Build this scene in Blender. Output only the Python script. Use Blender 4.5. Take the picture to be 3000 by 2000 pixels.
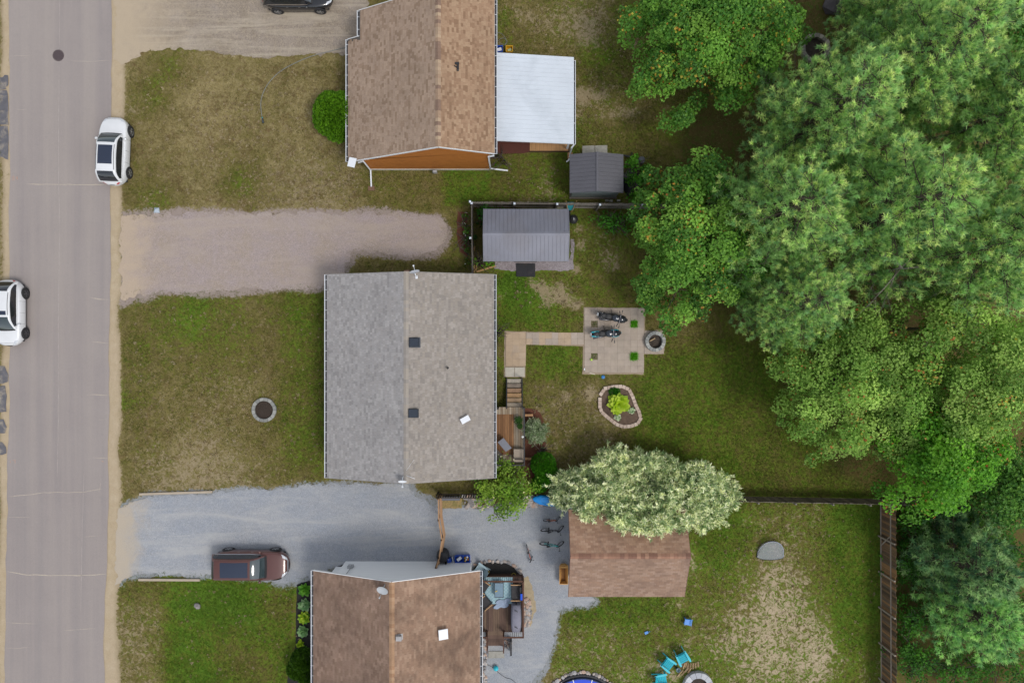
import bpy, bmesh, math, random
import numpy as np
from mathutils import Vector, Matrix, Euler
random.seed(7); RNG = np.random.default_rng(11)
for o in list(bpy.data.objects): bpy.data.objects.remove(o)
sc = bpy.context.scene
COL = sc.collection
R = math.radians
# ---------------------------------------------------------------- camera: drone looking straight down from 45 m
H, F = 45.0, 2000.0                       # camera height in metres, focal length in photo pixels (3000 wide)
cam_d = bpy.data.cameras.new('camera'); cam = bpy.data.objects.new('camera', cam_d); COL.objects.link(cam)
cam.location = (0, 0, H); cam.rotation_euler = (0, 0, 0)
cam_d.sensor_width = 36; cam_d.lens = 36 * F / 3000; cam_d.clip_end = 2000
sc.camera = cam
# ---------------------------------------------------------------- overcast daylight
SUN_EL, SUN_AZ = R(58), R(-36)            # azimuth measured from +X
world = bpy.data.worlds.new('World'); sc.world = world; world.use_nodes = True
wn = world.node_tree; wn.nodes.clear()
sky = wn.nodes.new('ShaderNodeTexSky'); sky.sky_type = 'NISHITA'; sky.sun_disc = False
sky.sun_elevation = SUN_EL; sky.sun_rotation = R(90) - SUN_AZ
sky.dust_density = 1.0; sky.air_density = 1.0; sky.ozone_density = 1.0
hs = wn.nodes.new('ShaderNodeHueSaturation'); hs.inputs['Saturation'].default_value = 0.30   # cloud cover greys the sky
bg = wn.nodes.new('ShaderNodeBackground'); bg.inputs['Strength'].default_value = 0.15
wo = wn.nodes.new('ShaderNodeOutputWorld')
wn.links.new(sky.outputs[0], hs.inputs['Color']); wn.links.new(hs.outputs[0], bg.inputs['Color']); wn.links.new(bg.outputs[0], wo.inputs['Surface'])
sun_d = bpy.data.lights.new('sun', 'SUN'); sun_d.energy = 1.15; sun_d.angle = R(17); sun_d.color = (1.0, 0.95, 0.88)
sun = bpy.data.objects.new('sun', sun_d); COL.objects.link(sun); sun.location = (60, -25, 80)
sd = Vector((math.cos(SUN_EL)*math.cos(SUN_AZ), math.cos(SUN_EL)*math.sin(SUN_AZ), math.sin(SUN_EL)))
sun.rotation_euler = sd.to_track_quat('Z', 'Y').to_euler()
sc.view_settings.view_transform = 'Standard'; sc.view_settings.look = 'None'
sc.view_settings.exposure = 0.56; sc.view_settings.gamma = 1.0; sc.view_settings.use_curve_mapping = False

# ---------------------------------------------------------------- helpers
def P(px, py, z=0.0):
    "photo pixel -> point on the horizontal plane at height z"
    k = (H - z) / F
    return Vector(((px - 1500) * k, (1000 - py) * k, z))
def P2(px, py, z=0.0):
    v = P(px, py, z); return (v.x, v.y)
def s2l(c):
    c = c / 255.0
    return c / 12.92 if c <= 0.04045 else ((c + 0.055) / 1.055) ** 2.4
def C(h, g=1.0):
    "hex sRGB to linear rgb"
    h = h.lstrip('#'); return tuple(s2l(int(h[i:i+2], 16)) * g for i in (0, 2, 4))
def D(cols, f=.25, g=1.0):
    'greyer copies of linear colours'
    out = []
    for c in cols:
        l = .3*c[0]+.6*c[1]+.1*c[2]; out.append(tuple((v+(l-v)*f)*g for v in c))
    return out
def squeeze(cols, f=.6):
    m_ = [sum(c[i] for c in cols)/len(cols) for i in range(3)]; return [tuple(m_[i]+(c[i]-m_[i])*f for i in range(3)) for c in cols]
def _hash(ix, iy, s):
    n = (ix * 374761393 + iy * 668265263 + s * 144269504) & 0xffffffff
    n = ((n ^ (n >> 13)) * 1274126177) & 0xffffffff
    n = ((n ^ (n >> 15)) * 97531357) & 0xffffffff
    return ((n ^ (n >> 16)) & 0xffffff) / float(0x1000000)
def vnoise(x, y, s=0):
    x = np.asarray(x, float); y = np.asarray(y, float)
    ix = np.floor(x).astype(np.int64); iy = np.floor(y).astype(np.int64)
    fx = x - ix; fy = y - iy; fx = fx*fx*(3-2*fx); fy = fy*fy*(3-2*fy)
    a = _hash(ix, iy, s); b = _hash(ix+1, iy, s); c = _hash(ix, iy+1, s); d = _hash(ix+1, iy+1, s)
    return (a*(1-fx)+b*fx)*(1-fy) + (c*(1-fx)+d*fx)*fy
def fbm(x, y, sc_=1.0, o=4, s=0):
    t = 0; a = 1; w = 0
    for i in range(o):
        t = t + a*vnoise(x*sc_, y*sc_, s+i*17); w += a; a *= .5; sc_ *= 2.03
    return t / w
def inpoly(x, y, poly):
    x = np.asarray(x); y = np.asarray(y); ins = np.zeros(x.shape, bool); n = len(poly)
    for i in range(n):
        x1, y1 = poly[i]; x2, y2 = poly[(i+1) % n]
        c = ((y1 > y) != (y2 > y))
        with np.errstate(divide='ignore', invalid='ignore'):
            ins ^= c & (x < (x2-x1)*(y-y1)/((y2-y1) if y2 != y1 else 1e-9) + x1)
    return ins
def polydist(x, y, poly):
    "signed distance, negative inside"
    d = np.full(np.shape(x), 1e9)
    n = len(poly)
    for i in range(n):
        ax, ay = poly[i]; bx, by = poly[(i+1) % n]
        vx, vy = bx-ax, by-ay; L = vx*vx+vy*vy+1e-12
        t = np.clip(((x-ax)*vx+(y-ay)*vy)/L, 0, 1)
        d = np.minimum(d, np.hypot(x-ax-t*vx, y-ay-t*vy))
    return np.where(inpoly(x, y, poly), -d, d)
def px(poly, z=0.0): return [P2(a, b, z) for a, b in poly]
def lerp(a, b, t): return a + (b-a)*t
def interp(x, xs, ys): return float(np.interp(x, xs, ys))

# ---------------------------------------------------------------- scene bookkeeping
def tag(o, label=None, cat=None, group=None, kind=None):
    if label: o['label'] = label
    if cat: o['category'] = cat
    if group: o['group'] = group
    if kind: o['kind'] = kind
    return o
def thing(name, loc, rz=0, label=None, cat=None, group=None):
    o = bpy.data.objects.new(name, None); COL.objects.link(o); o.empty_display_size = .2
    o.location = loc; o.rotation_euler = (0, 0, rz)
    return tag(o, label, cat, group)
def link(name, me, parent=None, loc=None, rot=None, scale=None):
    o = bpy.data.objects.new(name, me); COL.objects.link(o)
    if parent is not None: o.parent = parent
    if loc is not None: o.location = loc
    if rot is not None: o.rotation_euler = rot
    if scale is not None: o.scale = scale
    return o
def copy_tree(o, parent=None):
    c = o.copy(); COL.objects.link(c); c.parent = parent
    for ch in list(o.children): copy_tree(ch, c)
    return c
def rotz(a): return Matrix.Rotation(a, 3, 'Z')
class MB:
    "collects faces, builds one mesh object"
    def __init__(s): s.v = []; s.f = []; s.c = []; s.sm = []; s.mi = []
    def add(s, vs, fs, col=None, smooth=False, mi=0):
        b = len(s.v); s.v.extend([tuple(v) for v in vs])
        for f in fs:
            s.f.append(tuple(i+b for i in f)); s.c.append(col); s.sm.append(smooth); s.mi.append(mi)
        return s
    def box(s, c, d, rz=0, col=None, M=None, taper=1.0, mi=0):
        x, y, z = d[0]/2, d[1]/2, d[2]/2
        vs = [Vector((sx*x*(taper if sz > 0 else 1), sy*y*(taper if sz > 0 else 1), sz*z)) for sz in (-1, 1) for sx, sy in ((-1,-1),(1,-1),(1,1),(-1,1))]
        m = M if M is not None else rotz(rz)
        vs = [m @ v + Vector(c) for v in vs]
        return s.add(vs, [(3,2,1,0),(4,5,6,7),(0,1,5,4),(1,2,6,5),(2,3,7,6),(3,0,4,7)], col, mi=mi)
    def bar(s, a, b, w, h, col=None, up=(0,0,1)):
        a = Vector(a); b = Vector(b); d = b-a; L = d.length
        if L < 1e-6: return s
        x = d/L; u = Vector(up); y = u.cross(x)
        if y.length < 1e-4: y = Vector((0,1,0)).cross(x)
        y.normalize(); z = x.cross(y)
        return s.box((a+b)/2, (L, w, h), col=col, M=Matrix((x, y, z)).transposed())
    def prism(s, poly, z0, z1, col=None, mi=0):
        n = len(poly)
        vs = [(p[0], p[1], z0) for p in poly] + [(p[0], p[1], z1) for p in poly]
        fs = [tuple(range(n, 2*n)), tuple(range(n-1, -1, -1))] + [(i, (i+1) % n, n+(i+1) % n, n+i) for i in range(n)]
        return s.add(vs, fs, col, mi=mi)
    def tube(s, pts, r, n=8, col=None, caps=True, smooth=True):
        pts = [Vector(p) for p in pts]; rr = r if isinstance(r, (list, tuple)) else [r]*len(pts)
        vs = []; fs = []; pu = None
        for i, p in enumerate(pts):
            d = (pts[min(i+1, len(pts)-1)] - pts[max(i-1, 0)])
            d = d.normalized() if d.length > 1e-9 else Vector((0,0,1))
            u = pu if pu is not None else (Vector((0,0,1)) if abs(d.z) < .9 else Vector((1,0,0)))
            a = u - d*u.dot(d)
            if a.length < 1e-4: a = Vector((1,0,0)) - d*d.x
            a.normalize(); pu = a; b = d.cross(a)
            for k in range(n):
                t = 2*math.pi*k/n; vs.append(p + (a*math.cos(t) + b*math.sin(t))*rr[i])
        for i in range(len(pts)-1):
            for k in range(n):
                fs.append((i*n+k, i*n+(k+1) % n, (i+1)*n+(k+1) % n, (i+1)*n+k))
        s.add(vs, fs, col, smooth)
        if caps:
            m = len(pts)-1; b = len(s.v)-len(vs)
            s.f += [tuple(b+k for k in range(n-1, -1, -1)), tuple(b+m*n+k for k in range(n))]
            s.c += [col]*2; s.sm += [False]*2; s.mi += [0]*2
        return s
    def lathe(s, prof, n=20, o=(0,0,0), col=None, smooth=True, M=None, sx=1, sy=1):
        vs = []; fs = []
        for r, z in prof:
            for k in range(n):
                t = 2*math.pi*k/n; v = Vector((r*math.cos(t)*sx, r*math.sin(t)*sy, z))
                if M is not None: v = M @ v
                vs.append(v + Vector(o))
        for i in range(len(prof)-1):
            for k in range(n): fs.append((i*n+k, i*n+(k+1) % n, (i+1)*n+(k+1) % n, (i+1)*n+k))
        return s.add(vs, fs, col, smooth)
    def grid(s, pts, col=None, smooth=True, close_u=False, close_v=False, mi=0):
        "pts[i][j] grid of points"
        nu = len(pts); nv = len(pts[0]); vs = [p for row in pts for p in row]; fs = []
        for i in range(nu - (0 if close_u else 1)):
            for j in range(nv - (0 if close_v else 1)):
                i2 = (i+1) % nu; j2 = (j+1) % nv
                fs.append((i*nv+j, i2*nv+j, i2*nv+j2, i*nv+j2))
        return s.add(vs, fs, col, smooth, mi=mi)
    def mesh(s, name):
        me = bpy.data.meshes.new(name); me.from_pydata(s.v, [], s.f); me.update()
        if any(s.sm): me.polygons.foreach_set('use_smooth', s.sm)
        if any(s.mi): me.polygons.foreach_set('material_index', s.mi)
        if any(c is not None for c in s.c):
            at = me.color_attributes.new('Col', 'FLOAT_COLOR', 'CORNER'); d = []
            for c, f in zip(s.c, s.f):
                cc = (c if c is not None else (1,1,1)); d.extend((cc[0], cc[1], cc[2], 1.0)*len(f))
            at.data.foreach_set('color', d)
        return me
    def build(s, name, mat, parent=None, loc=None, rot=None, fix=False):
        me = s.mesh(name)
        for m in (mat if isinstance(mat, (list, tuple)) else [mat]): me.materials.append(m)
        if fix:
            bm = bmesh.new(); bm.from_mesh(me); bmesh.ops.recalc_face_normals(bm, faces=bm.faces); bm.to_mesh(me); bm.free()
        return link(name, me, parent, loc, rot)
def np_mesh(name, V, Fc, col=None, mat=None, smooth=False):
    "fast mesh from arrays; Fc (n,3) or (n,4); col per vertex (nv,3)"
    me = bpy.data.meshes.new(name); nv = len(V); nf, k = Fc.shape
    me.vertices.add(nv); me.vertices.foreach_set('co', np.ascontiguousarray(V, np.float32).ravel())
    me.loops.add(nf*k); me.loops.foreach_set('vertex_index', np.ascontiguousarray(Fc, np.int32).ravel())
    me.polygons.add(nf); me.polygons.foreach_set('loop_start', np.arange(0, nf*k, k, dtype=np.int32))
    me.polygons.foreach_set('loop_total', np.full(nf, k, np.int32))
    if smooth: me.polygons.foreach_set('use_smooth', np.ones(nf, bool))
    else: me.polygons.foreach_set('use_smooth', np.zeros(nf, bool))
    if col is not None:
        at = me.color_attributes.new('Col', 'FLOAT_COLOR', 'POINT')
        at.data.foreach_set('color', np.concatenate([col, np.ones((nv, 1))], 1).astype(np.float32).ravel())
    if mat: me.materials.append(mat)
    me.update(calc_edges=True); return me

# ---------------------------------------------------------------- materials
class NT:
    def __init__(s, name):
        s.m = bpy.data.materials.new(name); s.m.use_nodes = True; s.t = s.m.node_tree; s.b = s.t.nodes['Principled BSDF']
        s.out = s.t.nodes['Material Output']
    def n(s, typ, **kw):
        nd = s.t.nodes.new(typ)
        for k, v in kw.items(): setattr(nd, k, v)
        return nd
    def L(s, a, b): s.t.links.new(a, b)
    def pos(s):
        if not hasattr(s, '_p'): s._p = s.n('ShaderNodeNewGeometry').outputs['Position']
        return s._p
    def attr(s, name='Col'):
        return s.n('ShaderNodeAttribute', attribute_name=name)
    def noise(s, scale, detail=3, rough=.55, vec=None, dist=0):
        nd = s.n('ShaderNodeTexNoise'); nd.inputs['Scale'].default_value = scale; nd.inputs['Detail'].default_value = detail
        nd.inputs['Roughness'].default_value = rough; nd.inputs['Distortion'].default_value = dist
        s.L(vec if vec is not None else s.pos(), nd.inputs['Vector']); return nd.outputs['Fac']
    def math(s, op, a, b=None, c=None, clamp=False):
        nd = s.n('ShaderNodeMath', operation=op, use_clamp=clamp)
        for i, v in enumerate((a, b, c)):
            if v is None: continue
            if isinstance(v, (int, float)): nd.inputs[i].default_value = v
            else: s.L(v, nd.inputs[i])
        return nd.outputs[0]
    def mapr(s, v, a, b, c=0., d=1., smooth=False):
        nd = s.n('ShaderNodeMapRange', interpolation_type='SMOOTHSTEP' if smooth else 'LINEAR')
        s.L(v, nd.inputs[0])
        for i, q in zip((1, 2, 3, 4), (a, b, c, d)): nd.inputs[i].default_value = q
        return nd.outputs[0]
    def mix(s, f, a, b, typ='MIX'):
        nd = s.n('ShaderNodeMix', data_type='RGBA', blend_type=typ)
        for i, v in ((0, f), (6, a), (7, b)):
            if isinstance(v, (int, float)): nd.inputs[i].default_value = v
            elif isinstance(v, (tuple, list)): nd.inputs[i].default_value = (*v[:3], 1)
            else: s.L(v, nd.inputs[i])
        return nd.outputs[2]
    def scale(s, col, f):
        nd = s.n('ShaderNodeVectorMath', operation='SCALE')
        if isinstance(col, (tuple, list)): nd.inputs[0].default_value = col[:3]
        else: s.L(col, nd.inputs[0])
        if isinstance(f, (int, float)): nd.inputs['Scale'].default_value = f
        else: s.L(f, nd.inputs['Scale'])
        return nd.outputs[0]
    def bump(s, h, strength=.3, dist=.02):
        nd = s.n('ShaderNodeBump'); nd.inputs['Strength'].default_value = strength; nd.inputs['Distance'].default_value = dist
        s.L(h, nd.inputs['Height']); s.L(nd.outputs[0], s.b.inputs['Normal'])
    def base(s, col):
        if isinstance(col, (tuple, list)): s.b.inputs['Base Color'].default_value = (*col[:3], 1)
        else: s.L(col, s.b.inputs['Base Color'])
    def set(s, rough=.6, metal=0, spec=.5, coat=0, ior=None):
        s.b.inputs['Roughness'].default_value = rough; s.b.inputs['Metallic'].default_value = metal
        s.b.inputs['Specular IOR Level'].default_value = spec; s.b.inputs['Coat Weight'].default_value = coat
        if coat: s.b.inputs['Coat Roughness'].default_value = .04
def simple(name, col, rough=.6, metal=0, var=.15, scale=5., bump=0., bscale=60., attr=False, spec=.4, coat=0, dirt=None, dist=.01, stretch=None):
    m = NT(name); m.set(rough, metal, spec, coat)
    c = col
    vec = None
    if stretch:
        mp = m.n('ShaderNodeMapping'); mp.inputs['Scale'].default_value = stretch; m.L(m.pos(), mp.inputs[0]); vec = mp.outputs[0]
    if attr:
        a = m.attr().outputs['Color']; c = m.mix(1.0, a, (*col, 1), 'MULTIPLY')
    if var:
        f = m.mapr(m.noise(scale, 5, .62, vec), .25, .75, 1-var, 1+var); c = m.scale(c, f)
    if dirt:
        dcol, amt, dsc = dirt
        f = m.mapr(m.noise(dsc, 6, .65, None, .4), .5, .72, 0, amt); c = m.mix(f, c, dcol)
    m.base(c)
    if bump: m.bump(m.noise(bscale, 4, .6, vec), bump, dist)
    return m.m
def leafmat(name, rough=.5, trans=.35, spec=.3):
    m = NT(name); m.set(rough, 0, spec); a = m.attr().outputs['Color']; m.base(a)
    tr = m.n('ShaderNodeBsdfTranslucent'); m.L(a, tr.inputs['Color'])
    mx = m.n('ShaderNodeMixShader'); mx.inputs[0].default_value = trans
    m.L(m.b.outputs[0], mx.inputs[1]); m.L(tr.outputs[0], mx.inputs[2]); m.L(mx.outputs[0], m.out.inputs['Surface'])
    return m.m
# ================================================================ GROUND
G = 0.78     # display colour -> albedo gain
def Ca(h, g=1.0): return C(h, G*g)
# lawn / drive outlines in photo pixels
DRIVE1 = [(340,-260),(338,175),(356,188),(372,182),(410,158),(440,150),(520,143),(600,150),(680,163),(760,170),(860,166),(960,158),(1040,160),(1075,100),(1080,-260)]
DRIVE2 = [(352,648),(356,632),(372,634),(450,630),(600,622),(760,626),(900,622),(1040,626),(1180,622),(1290,632),(1318,672),(1306,712),(1270,740),(1190,752),(1080,735),(1030,735),(1020,760),(1000,805),(958,840),(860,850),(740,848),(600,856),(470,858),(400,866),(360,880),(352,868)]
DRIVE3 = [(342,1502),(356,1484),(392,1462),(430,1452),(520,1448),(620,1446),(700,1432),(800,1436),(900,1420),(1000,1414),(1100,1420),(1196,1415),(1216,1450),(1290,1490),(1400,1486),(1530,1484),(1640,1480),(1690,1470),(1690,1620),(1690,1735),(1735,1744),(1748,1762),(1720,1775),(1660,1778),(1634,1790),(1626,1850),(1616,1900),(1600,1945),(1560,1990),(1545,2160),(1380,2160),(1390,1880),(1400,1660),(1300,1690),(1240,1668),(1080,1650),(980,1660),(930,1684),(860,1700),(830,1710),(740,1694),(620,1688),(500,1682),(400,1682),(364,1694),(352,1706),(340,1712)]
ROADL = [(60,-6000),(27,-300),(26,0),(28,200),(26,330),(30,500),(27,667),(28,800),(32,960),(26,1060),(30,1180),(20,1333),(22,1500),(17,1680),(15,1850),(14,2300),(-25,8000)]
ROADR = [(265,8000),(306,2300),(307,1990),(304,1850),(312,1700),(315,1600),(318,1450),(316,1333),(320,1150),(319,1000),(324,820),(323,667),(326,500),(325,330),(328,150),(328,0),(330,-300),(362,-6000)]
ROAD = ROADL + ROADR
gx = np.concatenate([[-400,-200,-90,-55,-42], np.arange(-36.5, 36.51, .125), [42,55,90,200,400]])
gy = np.concatenate([[-400,-200,-90,-45,-31], np.arange(-25, 25.01, .125), [31,45,90,200,400]])
XX, YY = np.meshgrid(gx, gy); PX = XX/0.0225 + 1500; PY = 1000 - YY/0.0225     # photo pixels on the ground plane
lush = np.full(XX.shape, .5); bare = np.full(XX.shape, .12); sand = np.zeros(XX.shape); litter = np.zeros(XX.shape); gry = np.zeros(XX.shape); pnk = np.zeros(XX.shape)
def region(x0, y0, x1, y1, soft=40):
    f = lambda a: 1/(1+np.exp(-np.clip(a, -40, 40)))
    return f((PX-x0)/soft*4)*f((x1-PX)/soft*4)*f((PY-y0)/soft*4)*f((y1-PY)/soft*4)
def setr(A, v, *r): w = region(*r); A[:] = A*(1-w) + v*w
def spot(A, x, y, r, v, ry=None):
    d = ((PX-x)/r)**2 + ((PY-y)/(ry or r))**2; A += v*np.exp(-d)
# front lawn of the tan roofed house
setr(lush, .28, 330,140,1060,640); setr(bare, .25, 330,140,1060,640)
for a in ((500,200,70,.35),(440,270,60,.3),(700,530,60,.4),(560,400,120,-.1),(900,250,80,-.12),(1010,230,50,.1),(420,560,70,.2),(460,600,60,.25),(640,280,90,-.2)): spot(lush, *a)
for a in ((610,400,70,.10),(950,570,120,.14),(840,560,70,.15),(385,310,35,.2),(1000,610,200,.12)): spot(bare, *a)
setr(lush, .55, 1060,495,1340,560,20); setr(lush, .95, 1300,490,1480,600,30); setr(lush, .7, 1440,440,1680,600,30); setr(bare,.05,1300,490,1700,600,30)
for a in ((1600,560,40,.45),(1540,590,30,.4),(1610,500,25,.4)): spot(bare, *a)
# front lawn of the grey roofed house
setr(lush, .40, 330,850,980,1450); setr(bare, .20, 330,850,980,1450)
setr(lush, .74, 815,850,990,1400,70); setr(bare, .06, 835,850,990,1400,60)
for a in ((640,1030,120,.1),(430,1000,60,.15),(600,900,150,.25),(540,950,60,.2),(450,1330,60,.2),(370,1180,25,.3)): spot(lush, *a)
for a in ((560,1320,120,.18),(680,1400,120,.3),(500,1420,120,.25),(860,1400,100,.15),(640,1180,90,.08),(720,1130,50,.12)): spot(bare, *a)
# strip between drives and house end, drive 2 far end
setr(lush, .5, 1010,720,1390,800,16); setr(bare, .3, 1270,620,1370,760,30)
setr(lush, .45, 960,1405,1420,1470,20); setr(bare,.2,960,1405,1420,1470,20)
# back garden
setr(lush, .62, 1440,800,1860,1460,40); setr(bare, .12, 1440,800,1860,1460,40)
setr(lush, .42, 1540,1120,1850,1420,60); setr(bare, .34, 1545,1130,1800,1400,60)
setr(lush, .80, 1850,1000,2650,1460,90); setr(bare, -.1, 1850,1000,2650,1460,80)
setr(lush, .66, 2150,1180,2560,1440,80)
setr(lush, .62, 1440,610,1900,905,40)
for a in ((1590,845,22,.7),(1640,850,25,.7),(1650,880,20,.7),(1690,890,22,.8),(1560,830,20,.5),(1605,880,26,.6),(1790,770,30,.6),(1700,720,16,.6),(1690,790,14,.8),(1690,670,14,.6),(1730,1152,18,.8),(1660,1160,16,.5),(1460,870,16,.5),(1510,1000,10,-.3),(1760,700,50,.3),(1800,1260,60,.1)): spot(bare, *a)
for a in ((1500,835,50,.5),(1560,905,60,.3),(1470,950,30,.3),(1630,1040,60,.25)): spot(lush, *a)
# lawn of the brown roofed house
setr(lush, .86, 470,1690,900,2100,60); setr(bare, .03, 470,1690,900,2100,60)
setr(lush, .5, 330,1700,480,2100,40); setr(bare, .50, 335,1760,475,2100,40)
for a in ((600,1760,60,.2),(700,1720,60,.15),(800,1780,50,-.25),(660,1900,60,-.2),(760,1960,60,-.2)): spot(lush, *a)
spot(bare, 720, 1800, 60, .2); spot(bare, 810, 1730, 40, .25)
# play lawn at lower right
setr(lush, .72, 1620,1470,2590,2100,30); setr(bare, .30, 1620,1470,2590,2100,30)
setr(lush, .9, 2440,1470,2590,1900,40); setr(bare, .0, 2430,1470,2600,1900,60)
setr(lush, .85, 2020,1480,2200,1700,40); setr(bare, .08, 2020,1480,2200,1640,40); setr(lush,.8,1640,1745,1960,1830,30); setr(bare,.1,1650,1745,1960,1830,25)
for a in ((2290,1700,90,.6,140),(2270,1850,130,.55,130),(2250,1980,150,.5,90),(2150,1830,100,.25,100),(1980,1890,90,.25,60),(1760,1900,70,.22,50),(2020,1640,25,.8,40),(2190,1520,18,.5,18),(2230,1530,14,.5,14),(2410,1880,45,.55,70),(2400,1960,50,.4,60),(1990,1765,18,.5,30),(1830,1790,60,.12,30),(1670,1880,60,.2,50),(1880,1970,80,.4,40),(1640,1980,60,.5,40),(1960,1980,40,.3,40)):
    spot(bare, a[0], a[1], a[2], a[3]*.44, a[4]); spot(sand, a[0], a[1], a[2]*1.2, a[3]*.9, a[4]*1.2)
# upper right garden
setr(lush, .50, 1450,-200,2000,420,40); setr(bare, .26, 1450,-200,2000,420,40)
for a in ((1700,60,90,.35,60),(1550,50,60,.3,30),(1720,110,50,.3,40),(1740,280,60,.4,25),(1840,330,50,.45,16),(1780,345,60,.35,16),(1700,285,22,.6,26),(1690,340,22,.5,16),(1860,130,30,.4,20)): spot(bare, a[0], a[1], a[2], a[3], a[4])
for a in ((1840,50,50,.3),(1750,160,60,.3),(1470,60,40,.3),(1690,400,60,.3)): spot(lush, *a)
setr(lush, .55, 1690,350,2000,600,40); setr(bare, .12, 1690,350,2000,600,40)
# shoulders
rx = np.interp(PY, [a[1] for a in ROADR][::-1], [a[0] for a in ROADR][::-1]); lx = np.interp(PY, [a[1] for a in ROADL], [a[0] for a in ROADL])
wob = (fbm(XX, YY, .45, 4, 3)-.5)
sh = np.clip(1-(PX-(rx+24+wob*30))/18, 0, 1)*(PX > rx-30)
sand = np.maximum(sand, sh); bare += sh*1.3
shl = np.clip(1-((lx-14+wob*14)-PX)/12, 0, 1)*(PX < lx+30); sand = np.maximum(sand, shl); bare += shl*1.2
setr(lush, .3, -400,-300,20,2300,10)
bare += .35*(PX < 15)
# gravel bleeding out of the drives
for poly, A, w in ((DRIVE1, sand, .8), (DRIVE2, pnk, 1.), (DRIVE3, gry, 1.)):
    d = polydist(PX, PY, poly); A[:] = np.maximum(A, np.clip(1-(d+wob*40)/30, 0, 1)*w)
pnk *= 1-sh; gry *= 1-sh
# woodland floor
dl = polydist(PX, PY, [(2330,-300),(2300,180),(2180,330),(2060,300),(1960,360),(2010,470),(1960,600),(1900,640),(2080,900),(2280,1010),(2300,1120),(2420,1330),(2580,1430),(2640,1462),(2628,2300),(3600,2300),(3600,-300)])
litter = np.clip(.5-(dl+wob*90)/120, 0, 1)
lush = np.clip(lush+(fbm(XX, YY, .28, 4, 21)-.5)*.35, 0, 1.2); bare = np.clip(bare+(fbm(XX, YY, .35, 4, 31)-.5)*.22, 0, 1.5)
ny, nx = XX.shape
idx = np.arange(nx*ny).reshape(ny, nx)
Fq = np.stack([idx[:-1,:-1], idx[:-1,1:], idx[1:,1:], idx[1:,:-1]], -1).reshape(-1, 4)
ZZ = (fbm(XX, YY, .5, 3, 9)-.5)*.02 - .012
gme = np_mesh('ground', np.stack([XX, YY, ZZ], -1).reshape(-1, 3), Fq, np.stack([lush, bare, sand], -1).reshape(-1, 3), smooth=True)
at = gme.color_attributes.new('Aux', 'FLOAT_COLOR', 'POINT')
at.data.foreach_set('color', np.stack([litter, gry, pnk, np.ones_like(gry)], -1).astype(np.float32).ravel())

m = NT('lawn_ground'); m.set(.95, 0, .15)
a1 = m.n('ShaderNodeSeparateColor'); m.L(m.attr('Col').outputs['Color'], a1.inputs[0])
a2 = m.n('ShaderNodeSeparateColor'); m.L(m.attr('Aux').outputs['Color'], a2.inputs[0])
nA = m.noise(1.6, 7, .66, None, .6); nB = m.noise(5.5, 6, .62, None, .8); nC = m.noise(22, 5, .65); nD = m.noise(90, 3, .6); nE = m.noise(3.0, 6, .62, None, 1.5); nF = m.noise(1.3, 4, .6, None, .8)
lu = m.math('ADD', m.math('ADD', a1.outputs[0], m.math('MULTIPLY', m.math('SUBTRACT', nA, .5), 1.1)), m.math('MULTIPLY', m.math('SUBTRACT', nB, .5), 1.3))
rp = m.n('ShaderNodeValToRGB'); m.L(lu, rp.inputs[0]); e = rp.color_ramp.elements
e[0].position = .0; e[0].color = (*Ca('#8f825c', 1.3), 1); e[1].position = 1.0; e[1].color = (*Ca('#48621a', 1.5), 1)
for p_, c_ in ((.28, Ca('#776c45', 1.3)), (.55, Ca('#625d2e', 1.3)), (.8, Ca('#55631e', 1.5))):
    q = e.new(p_); q.color = (*c_, 1)
thatch = m.mapr(m.math('ADD', m.math('SUBTRACT', m.noise(1.1, 5, .65, None, 1.0), .5), m.math('MULTIPLY', m.math('SUBTRACT', nB, .5), .8)), -.02, .22, 0, .85, True); dry = m.math('MULTIPLY', thatch, m.mapr(a1.outputs[0], .35, .75, 1, 0)); gbase = m.mix(dry, rp.outputs[0], Ca('#675539', 1.1))
gcol = m.scale(gbase, m.mapr(nB, .28, .72, .72, 1.3)); gcol = m.scale(gcol, m.mapr(nC, .25, .75, .62, 1.38)); gcol = m.scale(gcol, m.mapr(nD, .25, .75, .75, 1.25))
soil = m.mix(m.mapr(nB, .3, .7), Ca('#968768'), Ca('#a79779')); soil = m.mix(a1.outputs[2], soil, m.mix(m.mapr(nA, .3, .7), Ca('#c9b79c'), Ca('#bda98c')))
soil = m.scale(soil, m.mapr(nD, .25, .75, .85, 1.15)); soil = m.scale(soil, m.mapr(nC, .3, .7, .9, 1.1))
bf = m.math('ADD', a1.outputs[1], m.math('ADD', m.math('MULTIPLY', m.math('SUBTRACT', nE, .5), 2.4), m.math('MULTIPLY', m.math('SUBTRACT', nC, .5), .45)))
bf = m.math('ADD', bf, m.math('MULTIPLY', m.math('SUBTRACT', nF, .5), .5))
bf = m.mapr(bf, .38, .84, 0, .95, True)
col = m.mix(bf, gcol, soil)
lit = m.mix(m.mapr(nB, .3, .7), Ca('#554728',1.1), Ca('#735f3c',1.1)); lit = m.mix(m.mapr(nE, .45, .65), lit, Ca('#4d6222',1.2))
lf = m.mapr(m.math('ADD', a2.outputs[0], m.math('MULTIPLY', m.math('SUBTRACT', nE, .5), .7)), .3, .7, 0, .95, True); col = m.mix(lf, col, lit)
gf = m.math('ADD', a2.outputs[1], m.math('MULTIPLY', m.math('SUBTRACT', nB, .5), 1.6)); col = m.mix(m.mapr(gf, .45, .75, 0, .9, True), col, m.scale(Ca('#9da1a6'), m.mapr(nD, .3, .7, .8, 1.2)))
pf = m.math('ADD', a2.outputs[2], m.math('MULTIPLY', m.math('SUBTRACT', nB, .5), 1.6)); col = m.mix(m.mapr(pf, .45, .75, 0, .9, True), col, m.scale(Ca('#a5968f'), m.mapr(nD, .3, .7, .8, 1.2)))
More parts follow.
